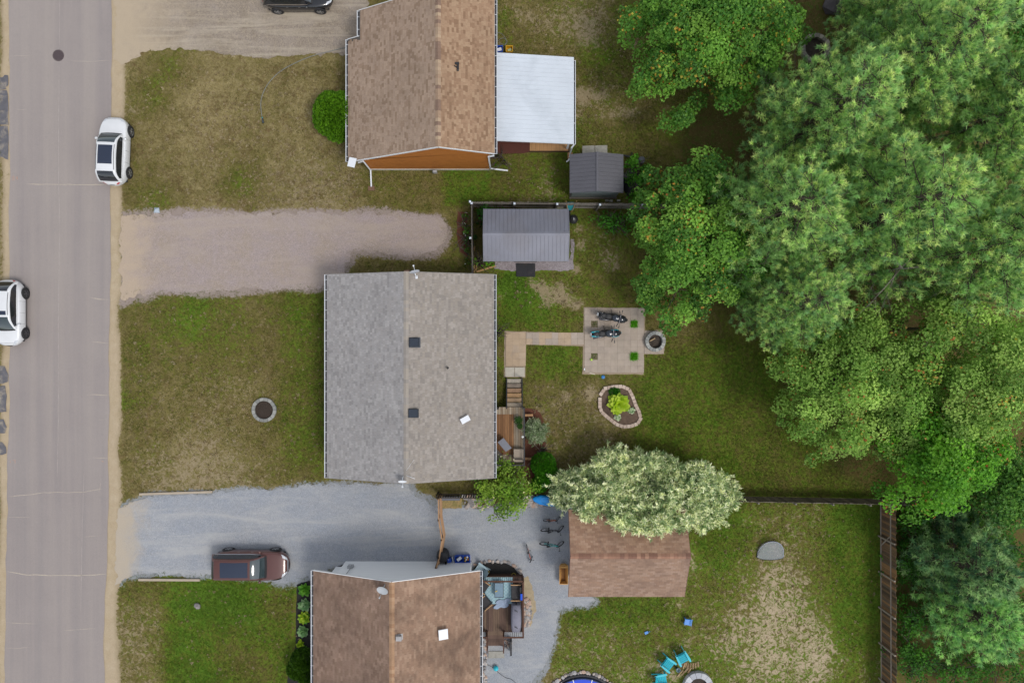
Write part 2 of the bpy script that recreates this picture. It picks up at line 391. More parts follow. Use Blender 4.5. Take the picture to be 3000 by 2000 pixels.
m.base(col); m.bump(m.math('ADD', m.math('MULTIPLY', nC, 1.0), m.math('MULTIPLY', nD, .5)), .75, .05)
gme.materials.append(m.m)
ground = link('ground', gme); tag(ground, 'mown lawns, bare sandy patches and woodland floor around the houses', 'ground', kind='structure')

# ---------------------------------------------------------------- road, drives
def jag(poly, step=.12, amp=.10, seed=0, fr=2.6):
    out = []; n = len(poly)
    for i in range(n):
        a = np.array(poly[i], float); b = np.array(poly[(i+1) % n], float); L = np.hypot(*(b-a)); k = max(1, int(L/step))
        for j in range(k):
            p = a+(b-a)*j/k; out.append((p[0]+float(fbm(p[0], p[1], fr, 4, seed)-.5)*3.6*amp, p[1]+float(fbm(p[0], p[1], fr, 4, seed+99)-.5)*3.6*amp))
    return out
from mathutils.geometry import delaunay_2d_cdt
def sheet(name, poly, z, mat, label=None, cat=None):
    n = len(poly); vs, es, fs = delaunay_2d_cdt([Vector(p) for p in poly], [], [list(range(n))], 1, 1e-5)[:3]
    me = bpy.data.meshes.new(name); me.from_pydata([(v.x, v.y, z) for v in vs], [], [tuple(f) for f in fs]); me.update()
    if sum(p.normal.z for p in me.polygons) < 0: me.flip_normals()
    me.materials.append(mat); o = link(name, me); return tag(o, label, cat, kind='structure')
def gravel(name, c1, c2, c3, tire=None, fine=1.0, sandx=None):
    m = NT(name); m.set(.92, 0, .2)
    n1 = m.noise(.7, 6, .62, None, .5); n2 = m.noise(4, 6, .7); n3 = m.noise(30, 4, .7); n4 = m.noise(75, 2, .6)
    v = m.n('ShaderNodeTexVoronoi'); v.inputs['Scale'].default_value = 38; m.L(m.pos(), v.inputs['Vector'])
    sv = m.n('ShaderNodeSeparateColor'); m.L(v.outputs['Color'], sv.inputs[0])
    c = m.mix(m.mapr(n1, .35, .65), c1, c2); c = m.mix(m.mapr(n2, .48, .7, 0, .75), c, c3)
    c = m.scale(c, m.mapr(sv.outputs[0], 0, 1, 1-.28*fine, 1+.28*fine)); c = m.scale(c, m.mapr(n3, .25, .75, 1-.3*fine, 1+.3*fine)); c = m.scale(c, m.mapr(n4, .2, .8, .85, 1.15))
    if tire:
        mp = m.n('ShaderNodeMapping'); mp.inputs['Scale'].default_value = tire[0]; mp.inputs['Rotation'].default_value = (0, 0, tire[3] if len(tire) > 3 else 0); m.L(m.pos(), mp.inputs[0])
        t = m.noise(1.0, 5, .65, mp.outputs[0], .7); c = m.mix(m.mapr(t, .48, .68, 0, tire[2]), c, tire[1])
    if sandx:
        sp = m.n('ShaderNodeSeparateXYZ'); m.L(m.pos(), sp.inputs[0]); q = m.math('ADD', sp.outputs[0], m.math('MULTIPLY', m.math('SUBTRACT', m.noise(.9, 6, .65, None, .6), .5), -sandx[2]))
        c = m.mix(m.mapr(q, sandx[0], sandx[1], 1, 0, True), c, m.scale(sandx[3], m.mapr(n3, .25, .75, .9, 1.1)))
    m.base(c); m.bump(m.math('ADD', n3, m.math('MULTIPLY', v.outputs['Distance'], .6)), .8, .025); return m.m
M_dr1 = gravel('tan_gravel', Ca('#a2968a'), Ca('#938676'), Ca('#b3a591'), ((.12, 1.6, 1), Ca('#c5b9a5'), .75, .12), sandx=(-26.0, -20.5, 6, Ca('#bfae96')))
M_dr2 = gravel('pink_gravel', Ca('#a89a97'), Ca('#a8998d'), Ca('#b3a6a1'), ((.14, .8, 1), Ca('#b6a799'), .7, .0), .7, sandx=(-25.8, -22.8, 5, Ca('#c0ad98')))
M_dr3 = gravel('grey_gravel', Ca('#9ca1a9'), Ca('#a6a8ac'), Ca('#afb2b7'), ((.20, 1.1, 1), Ca('#bdbcba'), .65, -.1), .7, sandx=(-26.0, -23.6, 4, Ca('#bfb2a0')))
sheet('driveway', jag(px(DRIVE1), .07, .15, 5), .005, M_dr1, 'tan gravel driveway with tyre tracks at the top left corner', 'driveway')
sheet('driveway', jag(px(DRIVE2), .07, .17, 6), .005, M_dr2, 'pinkish gravel driveway leading to the fenced shed', 'driveway')
sheet('driveway', jag(px(DRIVE3), .07, .15, 7), .005, M_dr3, 'pale grey gravel driveway running past the brown car to the garage', 'driveway')
m = NT('old_asphalt'); m.set(.9, 0, .25)
n1 = m.noise(.35, 5, .6); n2 = m.noise(40, 5, .75); n3 = m.noise(120, 2, .7); n4 = m.noise(2.5, 6, .7)
mp = m.n('ShaderNodeMapping'); mp.inputs['Scale'].default_value = (1.1, .03, 1); m.L(m.pos(), mp.inputs[0]); n5 = m.noise(1.0, 4, .6, mp.outputs[0])
c = m.mix(m.mapr(n1, .35, .65), Ca('#99908d'), Ca('#9e9591')); c = m.mix(m.mapr(n5, .42, .66, 0, .55), c, Ca('#aba199')); c = m.mix(m.mapr(n5, .30, .44, .3, 0), c, Ca('#8d8887')); c = m.mix(m.mapr(n4, .55, .75, 0, .35), c, Ca('#8f8a8a'))
c = m.scale(c, m.mapr(n2, .25, .75, .80, 1.2)); c = m.scale(c, m.mapr(n3, .2, .8, .88, 1.12))
m.base(c); m.bump(n2, .35, .008); M_asph = m.m
road = sheet('road', jag(px(ROAD), .3, .05, 8, .9), .012, M_asph, 'weathered grey asphalt street along the left side', 'road')
M_crack = simple('crack_sand', Ca('#bdb1a2'), .95, var=.25, scale=12); M_seam = simple('seam_sand', Ca('#aba29c'), .95, var=.2, scale=4)
M_tar = simple('dark_asphalt', Ca('#67666b'), .9, var=.2, scale=3, bump=.3, dirt=(Ca('#b0a493'), .9, 1.7))
def crack(pts, w, z=.016, mat=None, name='crack', seed=0, wob=.05, gap=0):
    pts = [P2(*p) for p in pts]; L = []; rr = random.Random(seed)
    for (a, b) in zip(pts[:-1], pts[1:]):
        k = max(2, int(math.dist(a, b)/.18))
        for j in range(k): L.append((lerp(a[0], b[0], j/k), lerp(a[1], b[1], j/k)))
    L.append(pts[-1]); mb = MB(); vs = []; n = len(L)
    for i, p in enumerate(L):
        q = L[min(i+1, n-1)]; r0 = L[max(i-1, 0)]; d = Vector((q[0]-r0[0], q[1]-r0[1])).normalized(); nr = Vector((-d.y, d.x))
        o = (float(fbm(p[0], p[1], 1.6, 3, seed+3))-.5)*2*wob; ww = w*(.35+1.1*float(fbm(p[0], p[1], 2.2, 2, seed+40)))*min(1, (i+.4)/3, (n-i-.6)/3)
        vs += [(p[0]+nr.x*(o+ww/2), p[1]+nr.y*(o+ww/2), z), (p[0]+nr.x*(o-ww/2), p[1]+nr.y*(o-ww/2), z)]
    mb.add(vs, [(2*i, 2*i+1, 2*i+3, 2*i+2) for i in range(n-1)])
    return mb.build(name, mat or M_crack, road)
crack([(175,-30),(175,140)], .035, mat=M_seam, name='seam', wob=.02, seed=1); crack([(174,190),(172,430),(173,545),(175,667)], .04, mat=M_seam, name='seam', wob=.02, seed=2)
crack([(175,667),(172,900),(171,1250),(168,1400)], .035, mat=M_seam, name='seam', wob=.02, seed=3); crack([(246,1385),(241,1560),(237,1800)], .035, mat=M_seam, name='seam', wob=.02, seed=4)
for i, (pts, w) in enumerate([([(78,539),(165,541),(240,541),(312,542)], .055), ([(22,1453),(90,1449),(130,1441),(245,1442),(300,1431)], .045), ([(20,1672),(80,1682),(165,1684),(240,1685),(312,1680)], .06), ([(258,870),(290,877),(322,878)], .05), ([(270,1000),(322,1004)], .045), ([(255,1156),(318,1157)], .05), ([(245,1571),(300,1567)], .03), ([(16,1822),(60,1824),(110,1827)], .03), ([(175,1847),(240,1842),(280,1838)], .025), ([(16,1896),(90,1896)], .025), ([(30,165),(100,165)], .015), ([(200,178),(260,181),(322,177)], .02), ([(290,1440),(296,1412)], .05), ([(22,1515),(60,1513),(90,1514)], .025), ([(270,1338),(318,1342)], .04), ([(40,320),(80,322)], .02), ([(280,1228),(318,1227)], .02), ([(60,953),(90,955)], .02)]):
    crack(pts, w, seed=20+i)
M_spray = simple('orange_spray_paint', Ca('#c9977c'), .9, var=.35, scale=14)
for i, pts in enumerate([[(36,515),(37,530)], [(41,514),(42,530)], [(47,517),(53,527)], [(53,517),(47,527)], [(30,1348),(31,1356)], [(36,1348),(48,1347)], [(44,1347),(45,1357)], [(298,1350),(304,1352)]]):
    crack(pts, .06, mat=M_spray, name='paint_mark', seed=60+i, wob=.01)
# dark asphalt aprons over on the far side
for i, poly in enumerate([[(-90,232),(8,226),(15,220),(24,221),(25,250),(18,258),(20,263),(-90,264)], [(-90,266),(20,264),(24,275),(25,366),(-90,367)], [(-90,370),(24,369),(26,440),(24,468),(8,460),(-90,455)]]):
    tag(sheet('asphalt_apron', jag(px(poly), .2, .03, 12+i), .014, M_tar, ['short top slab of dark asphalt apron at the left edge', 'middle slab of dark asphalt apron at the left edge', 'lowest slab of dark asphalt apron at the left edge'][i], 'apron'))
for i, poly in enumerate([[(-90,1072),(14,1072),(26,1100),(24,1118),(8,1124),(-90,1122)], [(-90,1128),(16,1130),(20,1160),(18,1205),(-90,1212)], [(-90,1232),(10,1228),(20,1250),(16,1268),(-90,1270)], [(-90,1296),(8,1294),(18,1310),(20,1328),(6,1332),(-90,1330)]]):
    tag(sheet('asphalt_patch', jag(px(poly), .15, .03, 22+i), .0135, M_tar, ['worn dark asphalt patch just below the car at the left edge', 'tallest worn dark asphalt patch at the left edge', 'small worn dark asphalt patch at the left edge, third from top', 'lowest worn dark asphalt patch at the left edge'][i], 'patch'))
M_iron = simple('rusty_iron', Ca('#5d5153'), .75, .3, var=.3, scale=30, bump=.5, bscale=120)
t = thing('manhole_cover', P(171,163,.013), 0, 'round rusty iron manhole cover in the street', 'manhole')
mb = MB(); mb.lathe([(.345,0),(.375,0),(.375,.008),(.345,.008)], 36); mb.build('frame', M_iron, t)
mb = MB(); mb.lathe([(.0001,.006),(.335,.006),(.335,0)], 36, smooth=False)
for r_ in (.1, .19, .28):
    for k in range(int(r_*60)): a = k*2*math.pi/int(r_*60); mb.box((r_*math.cos(a), r_*math.sin(a), .008), (.03, .03, .006), a)
mb.build('cover', M_iron, t)
# ================================================================ BUILDINGS
M_white = simple('white_aluminium', (.66,.68,.71), .45, 0, var=.04, scale=2)
M_gut = simple('gutter_inside', (.05,.05,.055), .8, var=.4, scale=4)
M_fascia = simple('white_fascia', (.62,.63,.64), .55, var=.05)
M_deckroof = simple('roof_sheathing', Ca('#5a534d'), .9, var=.1)
M_glass = simple('window_glass', (.03,.04,.05), .06, var=0, spec=.8)
M_black = simple('black_plastic', (.018,.018,.02), .45, var=.15, scale=8)
M_concrete = simple('concrete', Ca('#a8a59c'), .9, var=.14, scale=6, bump=.3, bscale=50, dirt=(Ca('#8c887c'), .6, 2.5))
M_siding_w = simple('white_siding', (.84,.85,.86), .55, var=.05, stretch=(.2,.2,6), scale=3)
M_siding_o = simple('cedar_brown_siding', Ca('#b5702f'), .7, var=.12, stretch=(.6,.6,1), scale=2.5, bump=.2, dirt=(Ca('#8f5220'), .6, .8))
M_siding_g = simple('grey_siding', Ca('#8b8f92'), .6, var=.08, stretch=(.3,.3,5), scale=3)
M_dbox = simple('black_vent_metal', Ca('#3a4350', .8), .4, .2, var=.15, scale=7)
def roofmat(name, var, dirt=None, fine=.22):
    m = NT(name); m.set(.92, 0, .2); c = m.attr().outputs['Color']
    c = m.scale(c, m.mapr(m.noise(.6, 5, .6), .3, .7, 1-var, 1+var)); c = m.scale(c, m.mapr(m.noise(55, 3, .7), .25, .75, 1-fine, 1+fine))
    if dirt: c = m.mix(m.mapr(m.noise(dirt[2], 6, .68, None, .9), .47, .70, 0, dirt[1]), c, dirt[0])
    m.base(c); m.bump(m.noise(140, 2, .6), .35, .006); return m.m
def W(t): return -t.location
def unit_tab(name, mat, cols):
    out = []
    for k, c in enumerate(cols):
        mb = MB(); mb.add([(0,0,0),(1,0,0),(0,0,1),(1,0,1),(0,1,.12),(1,1,.12)], [(2,3,5,4),(0,1,3,2),(0,2,4),(1,5,3)], c)
        me = mb.mesh(name); me.materials.append(mat); out.append(me)
    return out
def shingle_field(roof, A, B, Ap, mat, cols, wts, lens, exp_=.143, mask=None, seed=0, nparts=150, thick=(.007,.012), three_tab=False):
    "A-B eave (left to right seen from outside), Ap ridge point above A"
    cols = squeeze(cols, .85); A, B, Ap = Vector(A), Vector(B), Vector(Ap); e = (B-A); L = e.length; e.normalize(); u = Ap-A; u = u - e*u.dot(e); Wd = u.length; u.normalize(); n = e.cross(u)
    rr = random.Random(seed); tabs = []
    nc = int(Wd/exp_)+1
    for c in range(nc):
        t = c*exp_; s = -rr.random()*.3 if not three_tab else (-.15 if c % 2 else 0.) ; ex = min(exp_*1.12, Wd-t)
        if ex < .03: continue
        while s < L:
            w = rr.uniform(*lens); s0, s1 = max(s, 0), min(s+w-.006, L)
            if s1-s0 > .02 and (mask is None or mask(s0, s1, t)):
                tabs.append((s0, s1-s0, t, ex, rr.uniform(*thick), rr.choices(range(len(cols)), wts)[0]))
            s += w
    cp = Vector((0, 0, H)); key = lambda q: -(q[1]*q[3])/((A+e*q[0]+u*q[2]-cp).length_squared)
    tabs.sort(key=key)
    me_u = unit_tab('shingle', mat, cols); Mr = Matrix((e, u, n)).transposed(); eul = Mr.to_euler()
    for (s0, w, t, ex, th, ci) in tabs[:nparts]:
        link('shingle', me_u[ci], roof, A+e*s0+u*t+n*.002, eul, (w, ex, th))
    rest = tabs[nparts:]
    if rest:
        T = np.array([[q[0], q[1], q[2], q[3], q[4]] for q in rest]); ci = np.array([q[5] for q in rest]); cc = np.array(cols)[ci]
        U = np.array([(0,0,0),(1,0,0),(0,0,1),(1,0,1),(0,1,.12),(1,1,.12)], float)
        loc = np.stack([T[:,None,0]+U[None,:,0]*T[:,None,1], T[:,None,2]+U[None,:,1]*T[:,None,3], .002+U[None,:,2]*T[:,None,4]], -1)
        Vw = np.array(A)+loc @ np.array([e, u, n]); b = (np.arange(len(T))*6)[:,None,None]
        tri = np.array([(2,3,5),(2,5,4),(0,1,3),(0,3,2),(0,2,4),(1,5,3)])
        Fc = (b+tri[None]).reshape(-1, 3)
        tag(link('shingle_field', np_mesh('shingle_field', Vw.reshape(-1, 3), Fc, np.repeat(cc, 6, 0), mat), roof), kind='stuff')
def ridge_caps(roof, a, b, mat, cols, wid=.15, slope=(.33,.33), step=.2, seed=0):
    a, b = Vector(a), Vector(b); d = (b-a); L = d.length; d.normalize(); side = Vector((-d.y, d.x, 0)); rr = random.Random(seed); k = int(L/step)
    vs = []
    for ci in range(len(cols)):
        mb = MB(); o1, o2 = -wid*slope[0], -wid*slope[1]
        mb.add([(0,-wid,o1+.03),(0,0,.035),(0,wid,o2+.03),(1,-wid,o1+.012),(1,0,.016),(1,wid,o2+.012),(0,-wid,o1),(0,0,.0),(0,wid,o2)], [(0,3,4,1),(1,4,5,2),(6,0,1,7),(7,1,2,8)], cols[ci])
        me = mb.mesh('ridge_cap'); me.materials.append(mat); vs.append(me)
    rz = math.atan2(d.y, d.x)
    for i in range(k):
        link('ridge_cap', rr.choice(vs), roof, a+d*(i*L/k), (0, 0, rz), (L/k*1.12, 1, 1))
def gable_x(t, xs, zs, y0, y1, th=.14):
    "roof slabs for a ridge along Y: xs=(left eave, ridge, right eave), zs same"
    mb = MB()
    for i, j in ((0, 1), (1, 2)):
        p = [(xs[i], y0, zs[i]), (xs[j], y0, zs[j]), (xs[j], y1, zs[j]), (xs[i], y1, zs[i])]
        q = [(a, b, c-th) for a, b, c in p]
        mb.add(p+q, [(0,1,2,3),(7,6,5,4),(0,4,5,1),(1,5,6,2),(2,6,7,3),(3,7,4,0)])
    return mb
def gutter(t, a, b, out, w=.13, step=.61, name='gutter'):
    "a-b along the eave edge, out = unit vector away from the roof"
    a, b, o = Vector(a), Vector(b), Vector(out); d = (b-a).normalized(); L = (b-a).length; zd = Vector((0, 0, 1)); m1 = (a+b)/2
    M = Matrix((d, o, zd)).transposed(); mb = MB()
    mb.box(m1+o*(w+.012)-zd*.04, (L, .03, .12), M=M); mb.box(m1+o*.006-zd*.06, (L, .012, .08), M=M)
    mb.box(a+o*w/2-zd*.05+d*.006, (.012, w, .10), M=M); mb.box(b+o*w/2-zd*.05-d*.006, (.012, w, .10), M=M)
    g = mb.build(name, M_white, t, W(t))
    mb = MB(); mb.box(m1+o*(w/2+.005)-zd*.09, (L-.03, w-.02, .012), M=M); mb.build('trough', M_gut, g)
    bb = MB(); bb.box((0,0,0), (.022, w+.02, .012)); me = bb.mesh('bracket'); me.materials.append(M_white); k = max(1, int(L/step)); rz = math.atan2(d.y, d.x)
    for i in range(k): link('bracket', me, g, a+d*(L*(i+.5)/k)+o*(w/2)+zd*.005, (0, 0, rz))
    return g
def window(t, c, w, h, axis, M_f=None):
    "axis 'x+','x-','y+','y-' = outward normal"
    ax = axis[0]; s = 1 if axis[1] == '+' else -1; c = Vector(c)
    dim = (lambda a, b, d: (d, a, b)) if ax == 'x' else (lambda a, b, d: (a, d, b))
    off = Vector((s, 0, 0)) if ax == 'x' else Vector((0, s, 0)); al = Vector((0, 1, 0)) if ax == 'x' else Vector((1, 0, 0))
    mb = MB(); f = .07
    for sg in (-1, 1):
        mb.box(c+off*.03+al*sg*(w/2), dim(f, h+f, .06)); mb.box(c+off*.03+Vector((0,0,sg*h/2)), dim(w-f, f, .06))
    mb.box(c+off*.03, dim(.05, h-f, .05)); wd = mb.build('window', M_f or M_white, t, W(t))
    mb = MB(); mb.box(c+off*.012, dim(w-.03, h-.03, .012)); mb.build('pane', M_glass, wd)
    mb = MB(); mb.box(c+off*.06-Vector((0,0,h/2+.06)), dim(w+.16, .05, .12)); mb.build('sill', M_f or M_white, wd)
def door(t, c, w, h, axis, mat):
    ax = axis[0]; s = 1 if axis[1] == '+' else -1; c = Vector(c)
    dim = (lambda a, b, d: (d, a, b)) if ax == 'x' else (lambda a, b, d: (a, d, b)); off = Vector((s,0,0)) if ax == 'x' else Vector((0,s,0)); al = Vector((0,1,0)) if ax == 'x' else Vector((1,0,0))
    mb = MB(); mb.box(c+off*.02, dim(w, h, .05)); d = mb.build('door', mat, t, W(t))
    mb = MB(); mb.lathe([(.0001,.0),(.03,.0),(.035,.03),(.0001,.05)], 10, c+off*.05+al*w*.4); mb.build('handle', M_iron, d)
def downspout(t, pts, w=.085, name='downspout'):
    mb = MB(); pts = [Vector(p) for p in pts]
    for a, b in zip(pts[:-1], pts[1:]):
        d = (b-a).normalized(); mb.bar(a-d*.02, b+d*.02, w, w*.75)
    return mb.build(name, M_white, t, W(t))
def trim(t, segs, w=.03, h=.16, name='fascia', mat=None):
    mb = MB()
    for a, b in segs: mb.bar(a, b, w, h)
    return mb.build(name, mat or M_fascia, t, W(t))
# ---------------------------------------------------------------- house with tan roof (top)
hx = (-10.30, -4.29, -1.05); hz = (2.10, 5.40, 3.97); Y0, Y1 = 11.29, 20.56; NY = 18.96; NX = -9.49
sl = (hz[1]-hz[0])/(hx[1]-hx[0]); NZ = hz[1]-sl*(hx[1]-NX)
t = h1 = thing('house', (-5.4, 15.6, 0), 0, 'cedar brown house with tan shingle roof at the top of the picture', 'house')
mb = MB()
mb.prism([(-9.3, 11.30), (-1.46, 11.30), (-1.46, 20.2), (-9.3, 20.2)], .28, 2.62)
for y_ in (11.30, 20.18):
    mb.add([(-9.3,y_,2.62),(-1.46,y_,2.62),(-1.46,y_,4.0),(-4.29,y_,5.25),(-9.3,y_,2.5)], [(0,1,2,3,4)])
mb.add([(-1.46,11.30,2.62),(-1.46,20.2,2.62),(-1.46,20.2,4.0),(-1.46,11.30,4.0)], [(0,1,2,3)])
mb.build('wall', M_siding_o, t, W(t))
mb = MB(); mb.prism([(-9.28, 11.27), (-1.44, 11.27), (-1.44, 20.18), (-9.28, 20.18)], 0, .28); mb.build('foundation', simple('painted_foundation', Ca('#cfc8bc'), .85, var=.12, scale=3), t, W(t))
mb = MB()
def slab(mb, p, th=.13):
    q = [(a, b, c-th) for a, b, c in p]; n = len(p)
    mb.add(list(p)+q, [tuple(range(n)), tuple(range(2*n-1, n-1, -1))]+[(i, n+i, n+(i+1) % n, (i+1) % n) for i in range(n)])
slab(mb, [(hx[0],Y0,hz[0]),(hx[1],Y0,hz[1]),(hx[1],Y1,hz[1]),(NX,Y1,NZ),(NX,NY,NZ),(hx[0],NY,hz[0])]); slab(mb, [(hx[1],Y0,hz[1]),(hx[2],Y0,hz[2]),(hx[2],Y1,hz[2]),(hx[1],Y1,hz[1])])
roof = mb.build('roof', M_deckroof, t, W(t)); roof['label'] = 'tan and brown shingle roof'
M_sh1 = roofmat('tan_shingle', .10); c1 = [Ca('#a7917f'), Ca('#a18b78'), Ca('#ac9683'), Ca('#8f7966'), Ca('#99826f')]; w1 = [4, 3, 3, 1.5, 2]
lenf = 9.27; tn = math.hypot(NX-hx[0], NZ-hz[0])
shingle_field(roof, (hx[0],Y1,hz[0]), (hx[0],Y0,hz[0]), (hx[1],Y1,hz[1]), M_sh1, c1, w1, (.12, .34), mask=lambda a, b, q: q > tn-.02 or a > Y1-NY, seed=1)
c1_sun = [Ca('#a98c72'), Ca('#a1836a'), Ca('#b09479'), Ca('#8d7059'), Ca('#997b63')]  # right slope: warm sunlight painted into the tan shingle colours
shingle_field(roof, (hx[2],Y0,hz[2]), (hx[2],Y1,hz[2]), (hx[1],Y0,hz[1]), M_sh1, c1_sun, w1, (.12, .34), seed=2)
ridge_caps(roof, (hx[1],Y0,hz[1]), (hx[1],Y1,hz[1]), M_sh1, [Ca('#b29a82'), Ca('#a98f78'), Ca('#bba389'), Ca('#8d7566')], .16, (.5,.5), .21, 3)
trim(t, [((hx[0],Y0-.02,hz[0]-.05),(hx[1],Y0-.02,hz[1]-.05)), ((hx[1],Y0-.02,hz[1]-.05),(hx[2],Y0-.02,hz[2]-.05))])
trim(t, [((hx[0],NY+.02,hz[0]-.05),(NX,NY+.02,NZ-.05)), ((NX,Y1+.02,NZ-.05),(hx[1],Y1+.02,hz[1]-.05))])
gutter(t, (hx[0],NY,hz[0]-.02), (hx[0],Y0,hz[0]-.02), (-1,0,0)); gutter(t, (NX,Y1,NZ-.02), (NX,NY+.04,NZ-.02), (-1,0,0)); gutter(t, (hx[2],Y0,hz[2]-.02), (hx[2],Y1,hz[2]-.02), (1,0,0))
downspout(t, [P(1050,474,2.05)+Vector((0,-.05,0)), P(1064,472,2.3), P(1086,499,.3), P(1088,546,.06)]); downspout(t, [(-1.1,11.2,3.8),(-1.42,11.2,3.6), P(1437,494,.3), P(1487,500,.08)])
mb = MB(); mb.bar(P(1333,186,5.02), P(1345,186,4.97), .13, .07); mb.bar(P(1342,183,4.98), P(1342,208,4.98), .10, .08); mb.bar(P(1330,193,5.0), P(1342,200,4.98), .06, .06)
mb.tube([P(1342,206,4.9), P(1342,206,5.12)], .05, 10); mb.build('plumbing_vent', M_black, t, W(t))
for y_ in (13.2, 17.0): window(t, (-9.3, y_, 1.6), 1.5, 1.0, 'x-')
mb = MB(); mb.box(P(1275,503,.55)+Vector((0,-.02,0)), (.24, .14, .34)); mb.tube([P(1268,500,.5)+Vector((0,-.02,0)), P(1268,508,.05)], .03, 8); mb.build('gas_meter', simple('meter_grey', (.35,.36,.37), .5, .2), t, W(t))
# ---------------------------------------------------------------- house with grey roof (middle)
gxx = (-11.40, -6.27, -1.12); gzz = (2.95, 4.62, 2.95); y0, y1 = -8.40, 4.12
t = h2 = thing('house', (-6.26, -2.1, 0), 0, 'house with weathered grey shingle roof in the middle of the picture', 'house')
mb = MB(); mb.prism([(-10.9,-8.05),(-1.6,-8.05),(-1.6,3.77),(-10.9,3.77)], .3, 2.93)
for y_ in (-8.05, 3.77): mb.add([(-10.9,y_,2.93),(-1.6,y_,2.93),(-6.26,y_,4.45)], [(0,1,2)])
mb.build('wall', M_siding_g, t, W(t)); mb = MB(); mb.prism([(-10.88,-8.03),(-1.62,-8.03),(-1.62,3.75),(-10.88,3.75)], 0, .3); mb.build('foundation', M_concrete, t, W(t))
roof = gable_x(t, gxx, gzz, y0, y1).build('roof', M_deckroof, t, W(t)); roof['label'] = 'grey shingle roof, sunlit warmth painted into the right slope'
M_sh2 = roofmat('grey_shingle', .07)
c2 = [Ca('#a19e9d'), Ca('#9a9796'), Ca('#a9a6a4'), Ca('#8f8c8b'), Ca('#9d9997')]; c2_sun = [Ca('#a09890'), Ca('#989088'), Ca('#a8a098'), Ca('#908982'), Ca('#9d948a')]  # same shingles twice: greyer shaded side and warmer sunny side, painted as colour
shingle_field(roof, (gxx[0],y1,gzz[0]), (gxx[0],y0,gzz[0]), (gxx[1],y1,gzz[1]), M_sh2, c2, [4,4,3,2,3], (.10, .30), seed=4)
shingle_field(roof, (gxx[2],y0,gzz[2]), (gxx[2],y1,gzz[2]), (gxx[1],y0,gzz[1]), M_sh2, c2_sun, [4,4,3,2,3], (.12, .30), seed=5)
ridge_caps(roof, (gxx[1],y0,gzz[1]), (gxx[1],y1,gzz[1]), M_sh2, [Ca('#a29b94'), Ca('#9a938c'), Ca('#a89f94')], .15, (.33,.33), .21, 6)
trim(t, [((gxx[0],y_,gzz[0]-.07),(gxx[1],y_,gzz[1]-.07)) for y_ in (y0-.012, y1+.012)]+[((gxx[1],y_,gzz[1]-.07),(gxx[2],y_,gzz[2]-.07)) for y_ in (y0-.012, y1+.012)], .025, .13, mat=simple('grey_fascia', Ca('#8d8a86'), .6, var=.08))
gutter(t, (gxx[0],y1,gzz[0]-.02), (gxx[0],y0,gzz[0]-.02), (-1,0,0)); gutter(t, (gxx[2],y0,gzz[2]-.02), (gxx[2],y1,gzz[2]-.02), (1,0,0))
def boxvent(t, c, s, mat, name='roof_vent', tilt=0):
    mb = MB(); c = Vector(c); mb.box(c+Vector((0,0,.03)), (s*1.12, s*.98, .05), M=Matrix.Rotation(tilt, 3, 'Y')); mb.box(c+Vector((0,0,.14)), (s*.72, s*.62, .2)); mb.box(c+Vector((0,0,.27)), (s, s*.86, .10), taper=.84); return mb.build(name, mat, t, W(t))
boxvent(t, P(1215,1003,4.42), .62, M_dbox, tilt=.31); boxvent(t, P(1213,1209,4.42), .62, M_dbox, tilt=.31)
mb = MB(); b = P(1316,1077,3.68); mb.lathe([(.16,-.02),(.09,.06),(.06,.10),(.06,.42),(.0001,.42)], 14, b-Vector((.06,0,0))); mb.box(b+Vector((.13,0,.0)), (.07,.36,.05), M=Matrix.Rotation(.31,3,'Y')); mb.build('plumbing_vent', M_black, t, W(t))
for y_ in (1.8, -1.5, -5.5): window(t, (-10.9, y_, 1.75), 1.4, 1.1, 'x-')
for x_ in (-9, -4): window(t, (x_, -8.05, 1.8), 1.2, 1.0, 'y-'); window(t, (x_, 3.77, 1.8), 1.2, 1.0, 'y+')
door(t, (-10.9, -3.4, 1.35), .95, 2.1, 'x-', M_white); door(t, (-1.6, -5.9, 1.75), 1.7, 2.1, 'x+', M_glass); window(t, (-1.6, 0.6, 1.8), 1.4, 1.1, 'x+')
# ---------------------------------------------------------------- house with brown roof (bottom)
bx = (-12.25, -7.06, -1.97); bz = (2.90, 4.92, 2.95); b0, b1 = -24.6, -14.12
t = h3 = thing('house', (-6.9, -19.4, 0), 0, 'white sided house with stained brown shingle roof at the bottom', 'house')
mb = MB(); mb.prism([(-10.96,-24.2),(-2.66,-24.2),(-2.66,-14.47),(-10.96,-14.47)], .0, 2.95); mb.add([(-10.96,-14.47,2.95),(-2.66,-14.47,2.95),(-2.66,-14.47,3.1),(-7.06,-14.47,4.8),(-10.96,-14.47,3.25)], [(4,3,2,1,0)])
mb.prism([(-11.6,-24.2),(-10.96,-24.2),(-10.96,-14.83),(-11.6,-14.83)], 0, 2.95); mb.build('wall', M_siding_w, t, W(t))
roof = gable_x(t, bx, bz, b0, b1).build('roof', M_deckroof, t, W(t)); roof['label'] = 'brown shingle roof with dark streaked stains'
M_sh3 = roofmat('brown_shingle', .18, (Ca('#5c4b41'), .62, .45))
c3 = [Ca('#91796a'), Ca('#877060'), Ca('#998070'), Ca('#80695a'), Ca('#8d7465')]; c3_sun = [Ca('#9d826e'), Ca('#947865'), Ca('#a58a75'), Ca('#8c7260'), Ca('#987c68')]  # second palette paints the sun-facing slope lighter than the left one
shingle_field(roof, (bx[0],b1,bz[0]), (bx[0],b0,bz[0]), (bx[1],b1,bz[1]), M_sh3, c3, [4,4,3,2,3], (.30, .31), three_tab=True, seed=7)
shingle_field(roof, (bx[2],b0,bz[2]), (bx[2],b1,bz[2]), (bx[1],b0,bz[1]), M_sh3, c3_sun, [4,4,3,2,3], (.30, .31), three_tab=True, seed=8, thick=(.008,.016))
